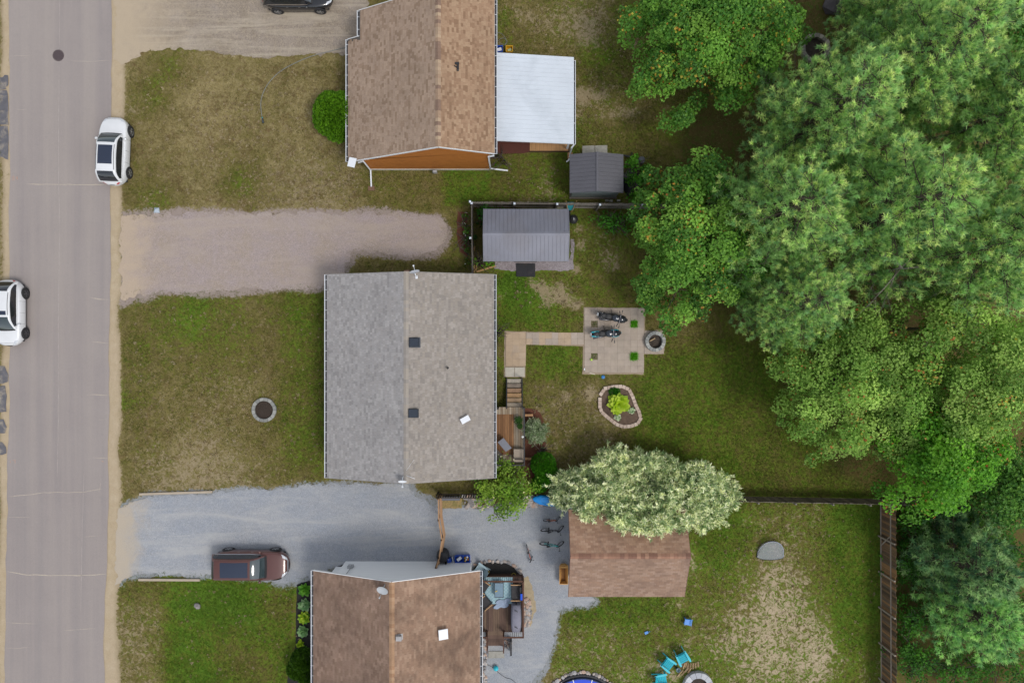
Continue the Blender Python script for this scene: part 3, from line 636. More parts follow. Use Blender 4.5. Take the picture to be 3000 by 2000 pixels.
ridge_caps(roof, (bx[1],b0,bz[1]), (bx[1],b1,bz[1]), M_sh3, [Ca('#b39072'), Ca('#a98568'), Ca('#b89779')], .16, (.4,.4), .22, 9)
trim(t, [((bx[0],b1+.02,bz[0]-.05),(bx[1],b1+.02,bz[1]-.05)), ((bx[1],b1+.02,bz[1]-.05),(bx[2],b1+.02,bz[2]-.05))], .04, .15)
gutter(t, (bx[0],b1,bz[0]-.02), (bx[0],b0,bz[0]-.02), (-1,0,0)); gutter(t, (bx[2],b0,bz[2]-.02), (bx[2],b1,bz[2]-.02), (1,0,0))
boxvent(t, P(1170,1864,4.72), .36, simple('grey_vent', (.32,.31,.31), .6, .1), tilt=.36)
mb = MB(); c = P(1299,1856,4.05); mb.box(c+Vector((0,0,.06)), (.56,.60,.08), .06, M=Matrix.Rotation(.28,3,'Y') @ rotz(.06)); mb.box(c-Vector((0,0,.02)), (.44,.46,.08), M=Matrix.Rotation(.38,3,'Y')); mb.build('skylight', M_white, t, W(t))
mb = MB(); c = Vector((-10.35,-14.40,1.25)); mb.box(c, (.34,.13,.5)); mb.tube([c+Vector((.1,.03,.25)), c+Vector((.1,.03,1.55))], .03, 8); mb.lathe([(.0001,.0),(.09,.0),(.09,.07),(.0001,.09)], 12, c+Vector((0,.06,.08)), M=Matrix.Rotation(-math.pi/2,3,'X')); mb.build('electric_meter', simple('meter_box', (.42,.43,.44), .45, .4), t, W(t))
for y_ in (-16.8, -21): window(t, (-11.6, y_, 1.75), 1.5, 1.1, 'x-')
door(t, (-2.66, -16.3, 1.5), 1.7, 2.1, 'x+', M_glass); window(t, (-2.66, -20.5, 1.8), 1.3, 1.1, 'x+')
# ---------------------------------------------------------------- garage with brown roof
t = garage = thing('garage', (7.1, -13.1, 0), 0, 'detached garage with brown shingle roof under the pale willow', 'garage')
gx0, gx1 = 3.50, 10.68; gy = (-15.80, -12.83, -10.35); gz = (2.70, 4.20, 2.93)
mb = MB(); mb.prism([(3.85,-15.45),(10.35,-15.45),(10.35,-10.7),(3.85,-10.7)], 0, 2.72)
for x_ in (3.85, 10.35): mb.add([(x_,-15.45,2.72),(x_,-10.7,2.72),(x_,-10.7,2.95),(x_,-12.83,4.05)], [(0,1,2,3)])
mb.build('wall', M_siding_w, t, W(t))
mb = MB()
for i, j in ((0, 1), (1, 2)): slab(mb, [(gx0,gy[i],gz[i]),(gx1,gy[i],gz[i]),(gx1,gy[j],gz[j]),(gx0,gy[j],gz[j])], .12)
roof = mb.build('roof', M_deckroof, t, W(t))
M_sh4 = roofmat('garage_shingle', .10, (Ca('#6a554d'), .5, .6)); c4 = [Ca('#ab8a72'), Ca('#a4826b'), Ca('#b2927a'), Ca('#9b7a65'), Ca('#b6967e')]; c4b = [Ca('#a18673'), Ca('#987d6b'), Ca('#a78d7b'), Ca('#907665'), Ca('#9d806c')]
shingle_field(roof, (gx0,gy[0],gz[0]), (gx1,gy[0],gz[0]), (gx0,gy[1],gz[1]), M_sh4, c4b, [4,4,3,2,2], (.30,.31), three_tab=True, seed=10, thick=(.006,.012))
shingle_field(roof, (gx1,gy[2],gz[2]), (gx0,gy[2],gz[2]), (gx1,gy[1],gz[1]), M_sh4, c4, [4,4,3,2,2], (.30,.31), three_tab=True, seed=11, thick=(.008,.016))
ridge_caps(roof, (gx0,gy[1],gz[1]), (gx1,gy[1],gz[1]), M_sh4, [Ca('#a9836d'), Ca('#9d7763'), Ca('#8a6757')], .17, (.5,.5), .24, 12)
trim(t, [((x_,gy[0],gz[0]-.06),(x_,gy[1],gz[1]-.06)) for x_ in (gx0-.012, gx1+.012)]+[((x_,gy[1],gz[1]-.06),(x_,gy[2],gz[2]-.06)) for x_ in (gx0-.012, gx1+.012)], .025, .12, mat=simple('brown_fascia', Ca('#7d5d4f'), .7))
mb = MB(); mb.box((3.83,-13.1,1.1), (.05,2.6,2.15)); gd = mb.build('garage_door', M_white, t, W(t))
for k in range(4): mb = MB(); mb.box((3.80,-13.1,.3+k*.53), (.03,2.5,.46)); mb.build('panel', M_white, gd)
window(t, (10.35,-13.1,1.6), 1.0, .8, 'x+')
# ---------------------------------------------------------------- sheds with ribbed metal roofs
def ribbed(t, roof, A, B, Ap, n, mat, lens=.012, rib=.03, name='roof_panel'):
    A, B, Ap = Vector(A), Vector(B), Vector(Ap); e = (B-A); L = e.length; e.normalize(); u = Ap-A; Wd = u.length; u.normalize(); nn = e.cross(u); M = Matrix((e, u, nn)).transposed(); w = L/n
    mb = MB(); mb.add([(0,0,0),(w-.004,0,0),(w-.004,Wd,0),(0,Wd,0)], [(0,1,2,3)])
    for x0, wd, hh in ((.0, rib, .022), (w*.36, .014, .006), (w*.68, .014, .006)):
        mb.add([(x0,0,.0),(x0+wd*.25,0,hh),(x0+wd*.75,0,hh),(x0+wd,0,.0),(x0,Wd,.0),(x0+wd*.25,Wd,hh),(x0+wd*.75,Wd,hh),(x0+wd,Wd,.0)], [(0,1,5,4),(1,2,6,5),(2,3,7,6),(0,3,2,1)])
    me = mb.mesh(name); me.materials.append(mat); eul = M.to_euler()
    for i in range(n): link(name, me, roof, A+e*(i*w)+nn*.004, eul)
M_mg = simple('grey_steel_roof', Ca('#8b8c96', .95), .38, .35, var=.10, scale=.8, spec=.5, dirt=(Ca('#7d7674'), .35, .5)); M_md = simple('charcoal_steel_roof', Ca('#6e6d73', .9), .42, .3, var=.08, scale=1)
t = shed2 = thing('shed', (.88, 6.66, 0), 0, 'larger grey metal roofed shed inside the weathered fence', 'shed')
ex, rz_, ey = (-1.76, 3.52), 2.82, (5.02, 6.66, 8.30); ez = 2.2
mb = MB(); mb.prism([(-1.6,5.25),(3.36,5.25),(3.36,8.08),(-1.6,8.08)], .1, 2.22)
for x_ in (-1.6, 3.36): mb.add([(x_,5.25,2.22),(x_,8.08,2.22),(x_,6.66,2.74)], [(0,1,2)])
mb.build('wall', simple('shed_siding', Ca('#7b7872'), .8, var=.12, stretch=(6,6,.3)), t, W(t)); mb = MB(); mb.box((.88,6.66,.06), (4.9,2.8,.12)); mb.build('skid_base', M_concrete, t, W(t))
mb = MB()
for i, j in ((0, 1), (1, 2)):
    zz = (ez, rz_, ez); slab(mb, [(ex[0],ey[i],zz[i]),(ex[1],ey[i],zz[i]),(ex[1],ey[j],zz[j]),(ex[0],ey[j],zz[j])], .07)
roof = mb.build('roof', M_md, t, W(t)); ribbed(t, roof, (ex[0],ey[0],ez), (ex[1],ey[0],ez), (ex[0],ey[1],rz_), 21, M_mg); ribbed(t, roof, (ex[1],ey[2],ez), (ex[0],ey[2],ez), (ex[1],ey[1],rz_), 21, M_mg)
mb = MB(); mb.add([(ex[0]-.02,6.53,2.81),(ex[0]-.02,6.66,2.87),(ex[0]-.02,6.79,2.81),(ex[1]+.02,6.53,2.81),(ex[1]+.02,6.66,2.87),(ex[1]+.02,6.79,2.81)], [(0,3,4,1),(1,4,5,2)]); mb.build('ridge_cap', M_mg, roof)
trim(t, [((x_,ey[i],ez-.01),(x_,ey[1],rz_-.01)) for x_ in (ex[0]-.02, ex[1]+.02) for i in (0, 2)], .04, .1, mat=M_mg)
door(t, (.9, 5.25, 1.15), 1.5, 1.9, 'y-', simple('shed_door', Ca('#6f6a63'), .8)); mb = MB(); mb.prism([(x, y) for x, y in px([(1512,771),(1568,772),(1568,811),(1513,810)], .05)][::-1], .01, .06); mb.build('ramp', simple('rubber_mat', (.022,.022,.026), .85, var=.3, scale=4, dirt=(Ca('#5f5348'), .6, 2.2)), t, W(t))
t = shed1 = thing('shed', (5.3, 10.6, 0), 0, 'small charcoal metal roofed shed behind the fence, beside the white patio cover', 'shed')
ex, ez, rz_ = (3.62, 5.28, 6.98), 2.2, 2.75; sy = (9.30, 11.72)
mb = MB(); mb.prism([(3.86,9.46),(6.8,9.46),(6.8,11.6),(3.86,11.6)], .1, 2.2)
for y_ in (9.46, 11.6): mb.add([(3.86,y_,2.2),(6.8,y_,2.2),(5.28,y_,2.68)], [(0,1,2)])
mb.build('wall', simple('corrugated_wall', Ca('#a7b5b8', .9), .35, .35, var=.12, stretch=(7,7,.4)), t, W(t)); mb = MB(); mb.box((5.33,10.53,.05), (3.1,2.3,.1)); mb.build('skid_base', simple('old_wood_skid', Ca('#6f665e'), .9), t, W(t))
mb = MB(); slab(mb, [(ex[0],sy[0],ez),(ex[1],sy[0],rz_),(ex[1],sy[1],rz_),(ex[0],sy[1],ez)], .06); slab(mb, [(ex[1],sy[0],rz_),(ex[2],sy[0],ez),(ex[2],sy[1],ez),(ex[1],sy[1],rz_)], .06)
roof = mb.build('roof', M_md, t, W(t)); ribbed(t, roof, (ex[0],sy[1],ez), (ex[0],sy[0],ez), (ex[1],sy[1],rz_), 10, M_md, rib=.022); ribbed(t, roof, (ex[2],sy[0],ez), (ex[2],sy[1],ez), (ex[1],sy[0],rz_), 10, M_md, rib=.022)
mb = MB(); mb.box((5.28,10.51,2.78), (.13,2.44,.05)); mb.build('ridge_cap', M_md, roof)
door(t, (5.3, 11.6, 1.1), 1.4, 1.9, 'y+', M_white)
# ---------------------------------------------------------------- patio cover and deck behind the tan roofed house
t = thing('patio_cover', (1.4, 15, 0), 0, 'white ribbed metal patio cover attached to the tan roofed house', 'patio cover')
A0, A1 = Vector((-.98,12.28,3.2)), Vector((3.85,12.28,2.5)); M_wp = simple('white_panel', (.54,.585,.64), .42, 0, var=.05, scale=.7, dirt=(Ca('#b9c2cb'), .4, .6))
mb = MB(); slab(mb, [tuple(A0),tuple(A1),(3.85,17.68,2.5),(-.98,17.68,3.2)], .08); roof = mb.build('roof', M_white, t, W(t))
ribbed(t, roof, (3.85,12.28,2.5), (3.85,17.68,2.5), (-.98,12.28,3.2), 20, M_wp, rib=.03)
gutter(t, (3.85,12.28,2.46), (3.85,17.5,2.46), (1,0,0), .09, 2.4)
for y_ in (12.6, 15, 17.4): mb = MB(); mb.box((3.6,y_,1.42), (.11,.11,2.1)); mb.build('post', M_white, t, W(t))
downspout(t, [(3.85,12.24,2.4), (3.75,12.15,2.2), P(1670,452,.5), P(1667,468,.12), P(1660,474,.06)])
t = thing('wooden_deck', (1.2, 15, 0), 0, 'low tan wooden deck under the white patio cover', 'deck')
M_dk1 = simple('tan_deck_wood', Ca('#b48a5e'), .75, var=.2, stretch=(8,.8,8), scale=2); mb = MB(); mb.box((0,0,0), (.255,5.2,.035)); meb = mb.mesh('deck_board'); meb.materials.append(M_dk1)
for i in range(19): link('deck_board', meb, t, (-1.25+i*.265-1.2, 15.05-15, .38))
mb = MB(); mb.box((0.2,0,.18), (4.8,5.1,.36)); mb.build('frame', simple('deck_frame', Ca('#5c4530'), .85), t); mb = MB()
for k in range(2): mb = MB(); mb.box((2.52+k*.18,-2.82,.2), (.15,.34,.3)); mb.build('step_post', M_dk1, t)
mb = MB(); mb.prism([P2(1456,412,.42),P2(1553,413,.42),P2(1552,444,.42),P2(1535,449,.42),P2(1456,451,.42)][::-1], .40, .415); tag(mb.build('outdoor_rug', simple('maroon_rug', Ca('#5b352c'), .95, var=.12, scale=9)), 'maroon outdoor rug on the deck under the white patio cover', 'rug')
for k, (a, b) in enumerate(((1706,1742), (1743.5,1779))):
    mb = MB(); mb.prism(px([(a,428-k),(b,427-k),(b,450),(a,450)])[::-1], -.02, .04); tag(mb.build('paving_slab', M_concrete), ['left concrete slab at the door of the charcoal shed', 'right concrete slab at the door of the charcoal shed'][k], 'slab')
# ================================================================ VEGETATION
M_leaf = leafmat('leaf', .5, .42); M_needle = leafmat('pine_needles', .6, .5, .2); M_bark = simple('bark', Ca('#5b5048', .8), .95, var=.3, scale=9, bump=.6, bscale=25); M_barkg = simple('grey_twig_bark', Ca('#8a8278', .9), .9, var=.2, scale=9)
def unitv(n, rng):
    v = rng.normal(size=(n, 3)); return v/np.linalg.norm(v, axis=1, keepdims=True)
def frames(nrm, rng):
    "random tangent frames around unit normals"
    r = unitv(len(nrm), rng); a = np.cross(nrm, r); a /= np.linalg.norm(a, axis=1, keepdims=True)+1e-9; return a, np.cross(nrm, a)
def leaves(pos, nrm, L, Wd, col, rng, fold=.18, droop=.15):
    "kite shaped leaves: 4 verts, 2 triangles folded along the midrib"
    a, b = frames(nrm, rng); n = len(pos); L = np.broadcast_to(np.asarray(L, float), (n,))[:,None]; Wd = np.broadcast_to(np.asarray(Wd, float), (n,))[:,None]
    v0 = pos-a*L*.5; v2 = pos+a*L*.5-nrm*L*droop; v1 = pos-a*L*.05+b*Wd*.5+nrm*Wd*fold; v3 = pos-a*L*.05-b*Wd*.5+nrm*Wd*fold
    V = np.stack([v0, v1, v2, v3], 1).reshape(-1, 3); k = (np.arange(n)*4)[:,None]
    Fc = np.concatenate([k+np.array([[0,1,2]]), k+np.array([[0,2,3]])], 0); return V, Fc, np.repeat(col, 4, 0)
def blades(base, dirs, L, w, col, rng, tipcol=None):
    "thin needles: one triangle each from base along dirs"
    n = len(base); r = unitv(n, rng); s = np.cross(dirs, r); s /= np.linalg.norm(s, axis=1, keepdims=True)+1e-9
    L = np.broadcast_to(np.asarray(L, float), (n,))[:,None]; w = np.broadcast_to(np.asarray(w, float), (n,))[:,None]
    V = np.stack([base+s*w*.5, base-s*w*.5, base+dirs*L], 1).reshape(-1, 3); Fc = (np.arange(n)*3)[:,None]+np.array([[0,1,2]])
    c = np.stack([col, col, tipcol if tipcol is not None else col], 1).reshape(-1, 3); return V, Fc, c
def lance(base, dirs, L, w, col, rng):
    "lance leaves: diamond of 2 triangles along dirs"
    n = len(base); r = unitv(n, rng); s = np.cross(dirs, r); s /= np.linalg.norm(s, axis=1, keepdims=True)+1e-9
    L = np.broadcast_to(np.asarray(L, float), (n,))[:,None]; w = np.broadcast_to(np.asarray(w, float), (n,))[:,None]
    mid = base+dirs*L*.5; tip = base+dirs*L+np.array([[0,0,-1]])*L*.12
    V = np.stack([base, mid+s*w*.5, tip, mid-s*w*.5], 1).reshape(-1, 3); k = (np.arange(n)*4)[:,None]
    return V, np.concatenate([k+np.array([[0,1,2]]), k+np.array([[0,2,3]])], 0), np.repeat(col, 4, 0)
def merge(parts):
    V = []; Fc = []; Cc = []; b = 0
    for v, f, c in parts: V.append(v); Fc.append(f+b); Cc.append(c); b += len(v)
    return np.concatenate(V), np.concatenate(Fc), np.concatenate(Cc)
def pal(cols, n, rng, wts=None, jit=.12):
    c = np.array(cols)[rng.choice(len(cols), n, p=None if wts is None else np.array(wts)/sum(wts))]
    return c*(1+(rng.random((n, 1))-.5)*2*jit)
g9 = 1.7
MAPLE = [C('#47721c', g9), C('#386419', g9), C('#5a8222', g9), C('#2a5217', g9), C('#749a30', g9)]
MAPLE = D(MAPLE, .08, 1.05)
def limb_tree(t, h, tips, r0, mat, seed, n_limbs=9, start=.25):
    "trunk with forked limbs reaching towards some clump centres; local coordinates"
    rr = random.Random(seed); mb = MB(); lean = Vector((rr.uniform(-.3,.3), rr.uniform(-.3,.3), 0)); pts = [Vector((0,0,-.1))+lean*(i/6)**2 + Vector((0,0,h*.86*i/6)) for i in range(7)]
    mb.tube(pts, [r0*(1.25 if i == 0 else 1-.13*i) for i in range(7)], 10); tr = mb.build('trunk', mat, t)
    for k in range(n_limbs):
        e = Vector(tips[rr.randrange(len(tips))]); zf = rr.uniform(start, .75); s = pts[0].lerp(pts[6], zf); s = lean*(zf)**2*.7+Vector((0,0,h*.86*zf)); e = Vector((e.x*.9, e.y*.9, max(e.z-.2, s.z+.3)))
        mid = s.lerp(e, .5)+Vector((rr.uniform(-.3,.3), rr.uniform(-.3,.3), rr.uniform(.0,.4))); mb = MB(); mb.tube([s, mid, e], [r0*.42, r0*.26, .02], 7)
        for q in range(3):
            f = rr.uniform(.4,.9); p = mid.lerp(e, f); mb.tube([p, p+Vector((rr.uniform(-1,1), rr.uniform(-1,1), rr.uniform(.1,.7)))], [.03, .008], 5)
        mb.build('limb', mat, tr)
def clump_crown(rng, clumps, per, L, cols, wts, up=.62, flat=.72, accent=None, jit=.14):
    "clumps: (x,y,z,r). Leaves lie on ragged dome shells so that each clump catches light on top"
    parts = []
    for (x, y, z, r) in clumps:
        n = int(per*r*r); d = unitv(n, rng); d[:,2] = np.abs(d[:,2])*1.0-.25*(rng.random(n) < .35); rad = r*(1-.55*rng.random(n)**2.2)*(1+.22*np.sin(d[:,0]*5+x*3)*np.cos(d[:,1]*5+y*2))
        p = np.stack([x+d[:,0]*rad, y+d[:,1]*rad, z+d[:,2]*rad*flat], 1)
        nr = d*.75+np.array([[0,0,1]])*up+rng.normal(size=(n, 3))*.30; nr /= np.linalg.norm(nr, axis=1, keepdims=True)
        base = rng.random()*.44-.22; cb = pal(cols, 1, rng, wts, .1); c = (pal(cols, n, rng, wts, jit)*.45+cb*.55)*(1+base)
        if accent is not None:
            ac, pr = accent; m_ = rng.random(n) < (pr*(3.5 if rng.random() < .25 else .04)); c[m_] = pal(ac, int(m_.sum()), rng, None, .15)
        l = L*(.65+.7*rng.random(n)); parts.append(leaves(p, nr, l, l*.82, c, rng))
    return merge(parts)
def make_clumps(rng, R_, zc, hz, n, r=(.6,1.2), outline=None, stretch=(1,1)):
    out = []
    for i in range(n):
        a = rng.random()*2*math.pi; f = math.sqrt(rng.random()); o = 1+.16*math.sin(3*a+1.3)+.12*math.sin(5*a+.4)+.08*math.sin(9*a)
        x = math.cos(a)*f*R_*o*stretch[0]; y = math.sin(a)*f*R_*o*stretch[1]; dome = math.sqrt(max(0, 1-(f*.96)**2))
        lay = rng.random()
        z = zc+hz*dome*(rng.uniform(.75, 1.12) if lay < .6 else rng.uniform(-.3, .6)) + rng.uniform(-.3, .3)
        out.append((x, y, z, rng.uniform(*r)*(1.05-.35*f)))
    return out
def deciduous(px_, py_, zc, hz, R_, seed, label, cols, wts, n=120, per=420, L=.15, accent=None, name='maple_tree', cat='tree', stretch=(1,1), zref=None, r=(.6,1.2), group=None, r0=.16):
    rng = np.random.default_rng(seed); b = P(px_, py_, zref if zref is not None else zc+hz*.5); t = thing(name, (b.x, b.y, 0), 0, label, cat, group)
    cl = make_clumps(rng, R_, zc, hz, n, r, stretch=stretch); V, Fc, Cc = clump_crown(rng, cl, per, L, cols, wts, accent=accent)
    link('crown', np_mesh('crown', V, Fc, Cc, M_leaf), t); limb_tree(t, zc+hz*.7, [c[:3] for c in cl], r0, M_bark, seed); return t
def pine_mesh(seed, h, R_, z0, cols, tip, step=.70, dens=1.0):
    rng = np.random.default_rng(seed); rr = random.Random(seed); parts = []; wood = MB(); dead = MB()
    wood.tube([(0,0,-.1),(0.05,0,h*.3),(.0,.08,h*.65),(0,0,h)], [.24,.19,.11,.02], 9)
    z = z0; bases = []; dirs = []
    while z < h-.3:
        f = (z-z0)/(h-z0); Lb = (R_*(1-f)**.62+.35)*(1 if f > .12 else .8); nb = 5+rr.randrange(3); ph = rr.random()*6.28
        for k in range(nb):
            a = ph+k*2*math.pi/nb+rr.uniform(-.3,.3); L = Lb*rr.uniform(.6,1.15); d = Vector((math.cos(a), math.sin(a), 0)); rise = rr.uniform(.05,.28)
            p0 = Vector((0,0,z)); p1 = p0+d*L*.5+Vector((0,0,L*.04)); p2 = p0+d*L+Vector((0,0,L*rise)); wood.tube([p0,p1,p2], [.05*(1-f)+.02,.03,.008], 5, caps=False)
            side = Vector((-d.y, d.x, 0)); ns = max(4, int(L/.20))
            for j in range(ns):
                q0 = lerp(.38, .10, f); q = q0+(1-q0)*(j+.5)/ns
                if rr.random() > .93*dens: continue
                c = p0.lerp(p1, q*2) if q < .5 else p1.lerp(p2, q*2-1)
                ll = (1.05-q*.75)*min(1.5, L*.42); sg = 1 if j % 2 else -1; w = side*sg*ll*rr.uniform(.55,1.1)+d*ll*.55+Vector((0,0,ll*.12)); wood.tube([c, c+w], [.014,.005], 4, caps=False)
                m_ = max(1, int(w.length/.30))
                for s_ in range(m_):
                    bases.append(c+w*((s_+1)/m_)+Vector((rr.uniform(-.06,.06), rr.uniform(-.06,.06), rr.uniform(-.02,.1)))); dirs.append((w.normalized()*.75+Vector((0,0,.55))).normalized())
            bases.append(p2); dirs.append((d+Vector((0,0,.6))).normalized())
        z += step*rr.uniform(.8,1.2)
    for k in range(26): bases.append(Vector((rr.uniform(-.3,.3), rr.uniform(-.3,.3), h-rr.uniform(-.15,1.2)))); dirs.append(Vector((rr.uniform(-.5,.5), rr.uniform(-.5,.5), 1)).normalized())
    for k in range(12):                                         # dead snags low on the trunk
        a = rr.random()*6.28; zz = rr.uniform(z0*.5, z0+1.2); L = rr.uniform(.5,1)*R_*.8; d = Vector((math.cos(a), math.sin(a), 0)); p = Vector((0,0,zz)); e = p+d*L+Vector((0,0,rr.uniform(-.3,.4))); mdl = p.lerp(e,.5)+Vector((rr.uniform(-.2,.2),rr.uniform(-.2,.2),.12)); dead.tube([p,mdl,e], [.035,.022,.008], 5)
        for q in range(4): s_ = mdl.lerp(e, rr.random()); dead.tube([s_, s_+(d+Vector((rr.uniform(-1,1),rr.uniform(-1,1),rr.uniform(-.2,.4))))*rr.uniform(.2,.7)], [.012,.004], 4)
    Bv = np.array(bases); Dv = np.array(dirs); n = len(Bv); k = 40
    c0 = pal(cols, n, rng, None, .16); tp = pal(tip, n, rng, None, .12); newg = (rng.random(n) < .5)[:,None]; tc = np.where(newg, tp, c0*1.1)
    b = np.repeat(Bv, k, 0); dd = np.repeat(Dv, k, 0)*.75+rng.normal(size=(n*k, 3))*.55+np.array([[0,0,.25]]); dd /= np.linalg.norm(dd, axis=1, keepdims=True)
    b = b+np.repeat(Dv, k, 0)*(rng.random((n*k, 1))-.6)*.20
    V, Fc, Cc = blades(b, dd, .20+.18*rng.random(n*k), .05, np.repeat(c0, k, 0), rng, np.repeat(tc, k, 0))
    return np_mesh('crown', V, Fc, Cc, M_needle), wood, dead, n
gp = 2.85
PINEC = [C('#54773c', gp), C('#4a6c36', gp), C('#5f8345', gp), C('#46683c', gp), C('#577c4c', gp)]; PINET = [C('#98ae60', gp), C('#86a256', gp), C('#aab868', gp), C('#7a9c5c', gp)]
PINEC = [(c[0]*1.08, c[1], c[2]*.95) for c in D(PINEC, .16, 1.0)]; PINET = [(c[0]*1.08, c[1], c[2]*.95) for c in D(PINET, .14, .98)]
PINES = []
for sd_, h_, R__, z0_ in ((101, 14.5, 4.6, 3.2), (102, 13.0, 4.2, 3.0), (103, 16.0, 4.9, 4.0)):
    me, wd, dd, n_ = pine_mesh(sd_, h_, R__, z0_, PINEC, PINET)
    mw = wd.mesh('trunk'); mw.materials.append(M_bark); md = dd.mesh('dead_branch'); md.materials.append(M_barkg); print('pine tufts', n_); PINES.append((me, mw, md, h_))
def pine(px_, py_, k, rz, s, label):
    me, mw, md, h_ = PINES[k]; b = P(px_, py_, h_*s*.55); t = thing('pine_tree', (b.x, b.y, 0), rz, label, 'pine', 'tall pines at the right'); t.scale = (s, s, s)
    link('crown', me, t); link('trunk', mw, t); link('dead_branch', md, t); return t
for a in ((2425,345,0,.3,.92,'tall white pine just below the ring of stones at upper right'),
          (2290,630,1,1.7,.98,'white pine overhanging the maple by the patio'),
          (2690,180,2,2.4,.88,'broad white pine near the top edge of the woodland'),
          (2600,620,0,4.1,1.0,'white pine in the middle of the pine stand'),
          (2960,330,1,.9,1.0,'white pine cut by the right edge, upper one'),
          (2330,880,1,3.3,.80,'lowest white pine on the left of the stand, beside the lawn'),
          (2900,720,2,5.0,.95,'white pine cut by the right edge, with bare dead branches below'),
          (2640,0,1,2.9,.80,'white pine cut by the top edge')): pine(*a)
# bare snag in the gap below the pines and pale twigs in the leafy crowns
def snag(px_, py_, z0, z1, spread, n, label, seed):
    rr = random.Random(seed); b = P(px_, py_, (z0+z1)/2); t = thing('dead_tree', (b.x, b.y, 0), 0, label, 'dead tree'); mb = MB(); mb.tube([(0,0,-.1),(.1,0,z0),(.0,.2,z1)], [.12,.08,.03], 8); mb.build('trunk', M_barkg, t)
    for k in range(n):
        z = rr.uniform(z0*.8, z1); a = rr.uniform(0, 6.28); L = spread*rr.uniform(.5,1.1); d = Vector((math.cos(a), math.sin(a), rr.uniform(-.15,.35))); p = Vector((.05,.1,z)); m1 = p+d*L*.5+Vector((rr.uniform(-.2,.2),rr.uniform(-.2,.2),.1)); e = p+d*L+Vector((rr.uniform(-.4,.4),rr.uniform(-.4,.4),0)); mb = MB(); mb.tube([p,m1,e], [.045,.028,.008], 6)
        for q in range(5): s_ = m1.lerp(e, rr.random()); mb.tube([s_, s_+(d+Vector((rr.uniform(-1,1),rr.uniform(-1,1),rr.uniform(-.2,.4))))*rr.uniform(.25,.8)], [.016,.005], 5)
        mb.build('branch', M_barkg, t)
snag(2600,800,4.5,7.5,2.6,16,'bare grey snag in the dark gap below the pines',31); snag(2830,830,4.5,7.0,2.2,12,'bare dead tree near the right edge below the pines',32); snag(2760,960,5.5,8.0,2.0,12,'bare twiggy dead tree among the orange speckled leaves',33)
ORG = [C('#c98a4a', .9), C('#c9a35a', .9), C('#b9b04a', .9), C('#b8693a', .95)]; YEL = [C('#a9a83a', 1.05), C('#bfae48', 1.05), C('#c58a3a', 1.05)]
deciduous(2085,110,3.0,4.6,4.6,201,'bright green maple with yellow tipped leaves at the top', MAPLE, [3,3,3,2,1.6], n=150, L=.16, accent=(YEL, .03), stretch=(.98,.9))
deciduous(2068,705,2.6,4.4,4.2,202,'round green maple with orange tipped leaves beside the patio', MAPLE, [3,3,3,2,1.6], n=150, L=.16, accent=(ORG+YEL+YEL, .03), stretch=(.98,1.08))
MIX = [*D([C('#6a8a34', g9*1.15), C('#7a9644', g9*1.15), C('#587a2c', g9*1.15), C('#476a22', g9*1.15), C('#8fa850', g9*1.15)], .03, .85)]
deciduous(2520,1130,3.0,4.6,4.6,203,'broad leafy tree overhanging the far end of the lawn', MIX, [3,3,3,2,2], n=170, per=380, L=.145, accent=(ORG, .025), stretch=(1.05,.9))
deciduous(2830,1090,4.0,5.0,4.6,204,'leafy tree with scattered orange leaves at the right edge', MIX, [3,3,3,2,2], n=160, per=380, L=.145, accent=(ORG+YEL, .04))
deciduous(2735,1335,3.0,4.4,3.4,205,'vivid green maple hanging over the corner of the fences', [C('#5a8a22', g9), C('#4a7a1c', g9), C('#6b9a2c', g9), C('#386418', g9)], None, n=110, per=360, L=.17, accent=(ORG, .03))
deciduous(2960,1400,2.2,3.2,3.0,206,'dark leafy tree at the right edge below the orange speckled one', MAPLE, [2,3,2,4,1], n=80, per=200, L=.18)
deciduous(2985,40,2.6,3.4,2.6,207,'dark green tree in the top right corner', MAPLE, [3,4,2,4,1], n=70, per=200, L=.18)
deciduous(2570,-40,1.4,1.8,1.9,208,'low bright green bush behind the dark stump', [C('#5c8f1f', g9), C('#4a7d1c', g9), C('#376817', g9)], None, n=40, per=200, L=.15, name='bush', cat='bush', r=(.4,.8), r0=.05)
# undergrowth beyond the board fence
UND = [C('#2f5a16', g9), C('#3d6b1b', g9), C('#24481a', g9), C('#4a7a1e', g9)]
k = 0
for (a, b, R__, hh, lab) in ((2700,1540,1.7,1.4,'undergrowth bush just behind the top of the board fence'), (2660,1660,1.2,1.1,'narrow undergrowth bush touching the board fence halfway'), (2800,1560,2.0,2.2,'dark bush between the vivid maple and the hemlock'), (2940,1600,2.0,2.0,'dark bush at the right edge above the hemlock'), (2680,1800,1.3,1.0,'low bright bush against the board fence beside the hemlock'), (2670,1930,1.4,1.1,'lowest bush against the board fence'), (2780,1960,2.0,1.6,'bush at the bottom edge right of the board fence'), (2940,1960,2.1,1.8,'bush in the bottom right corner'), (2985,1800,1.6,1.8,'bush at the right edge beside the hemlock'), (2880,1470,1.6,2.0,'bush in deep shade under the leafy trees')):
    k += 1; deciduous(a, b, .5, hh, R__, 300+k, lab, UND, [3,3,3,2.5 if k in (5, 6) else 1], n=int(26*R__), per=230, L=.13, name='undergrowth_bush', cat='bush', r=(.35,.7), r0=.05, group='undergrowth behind the board fence')
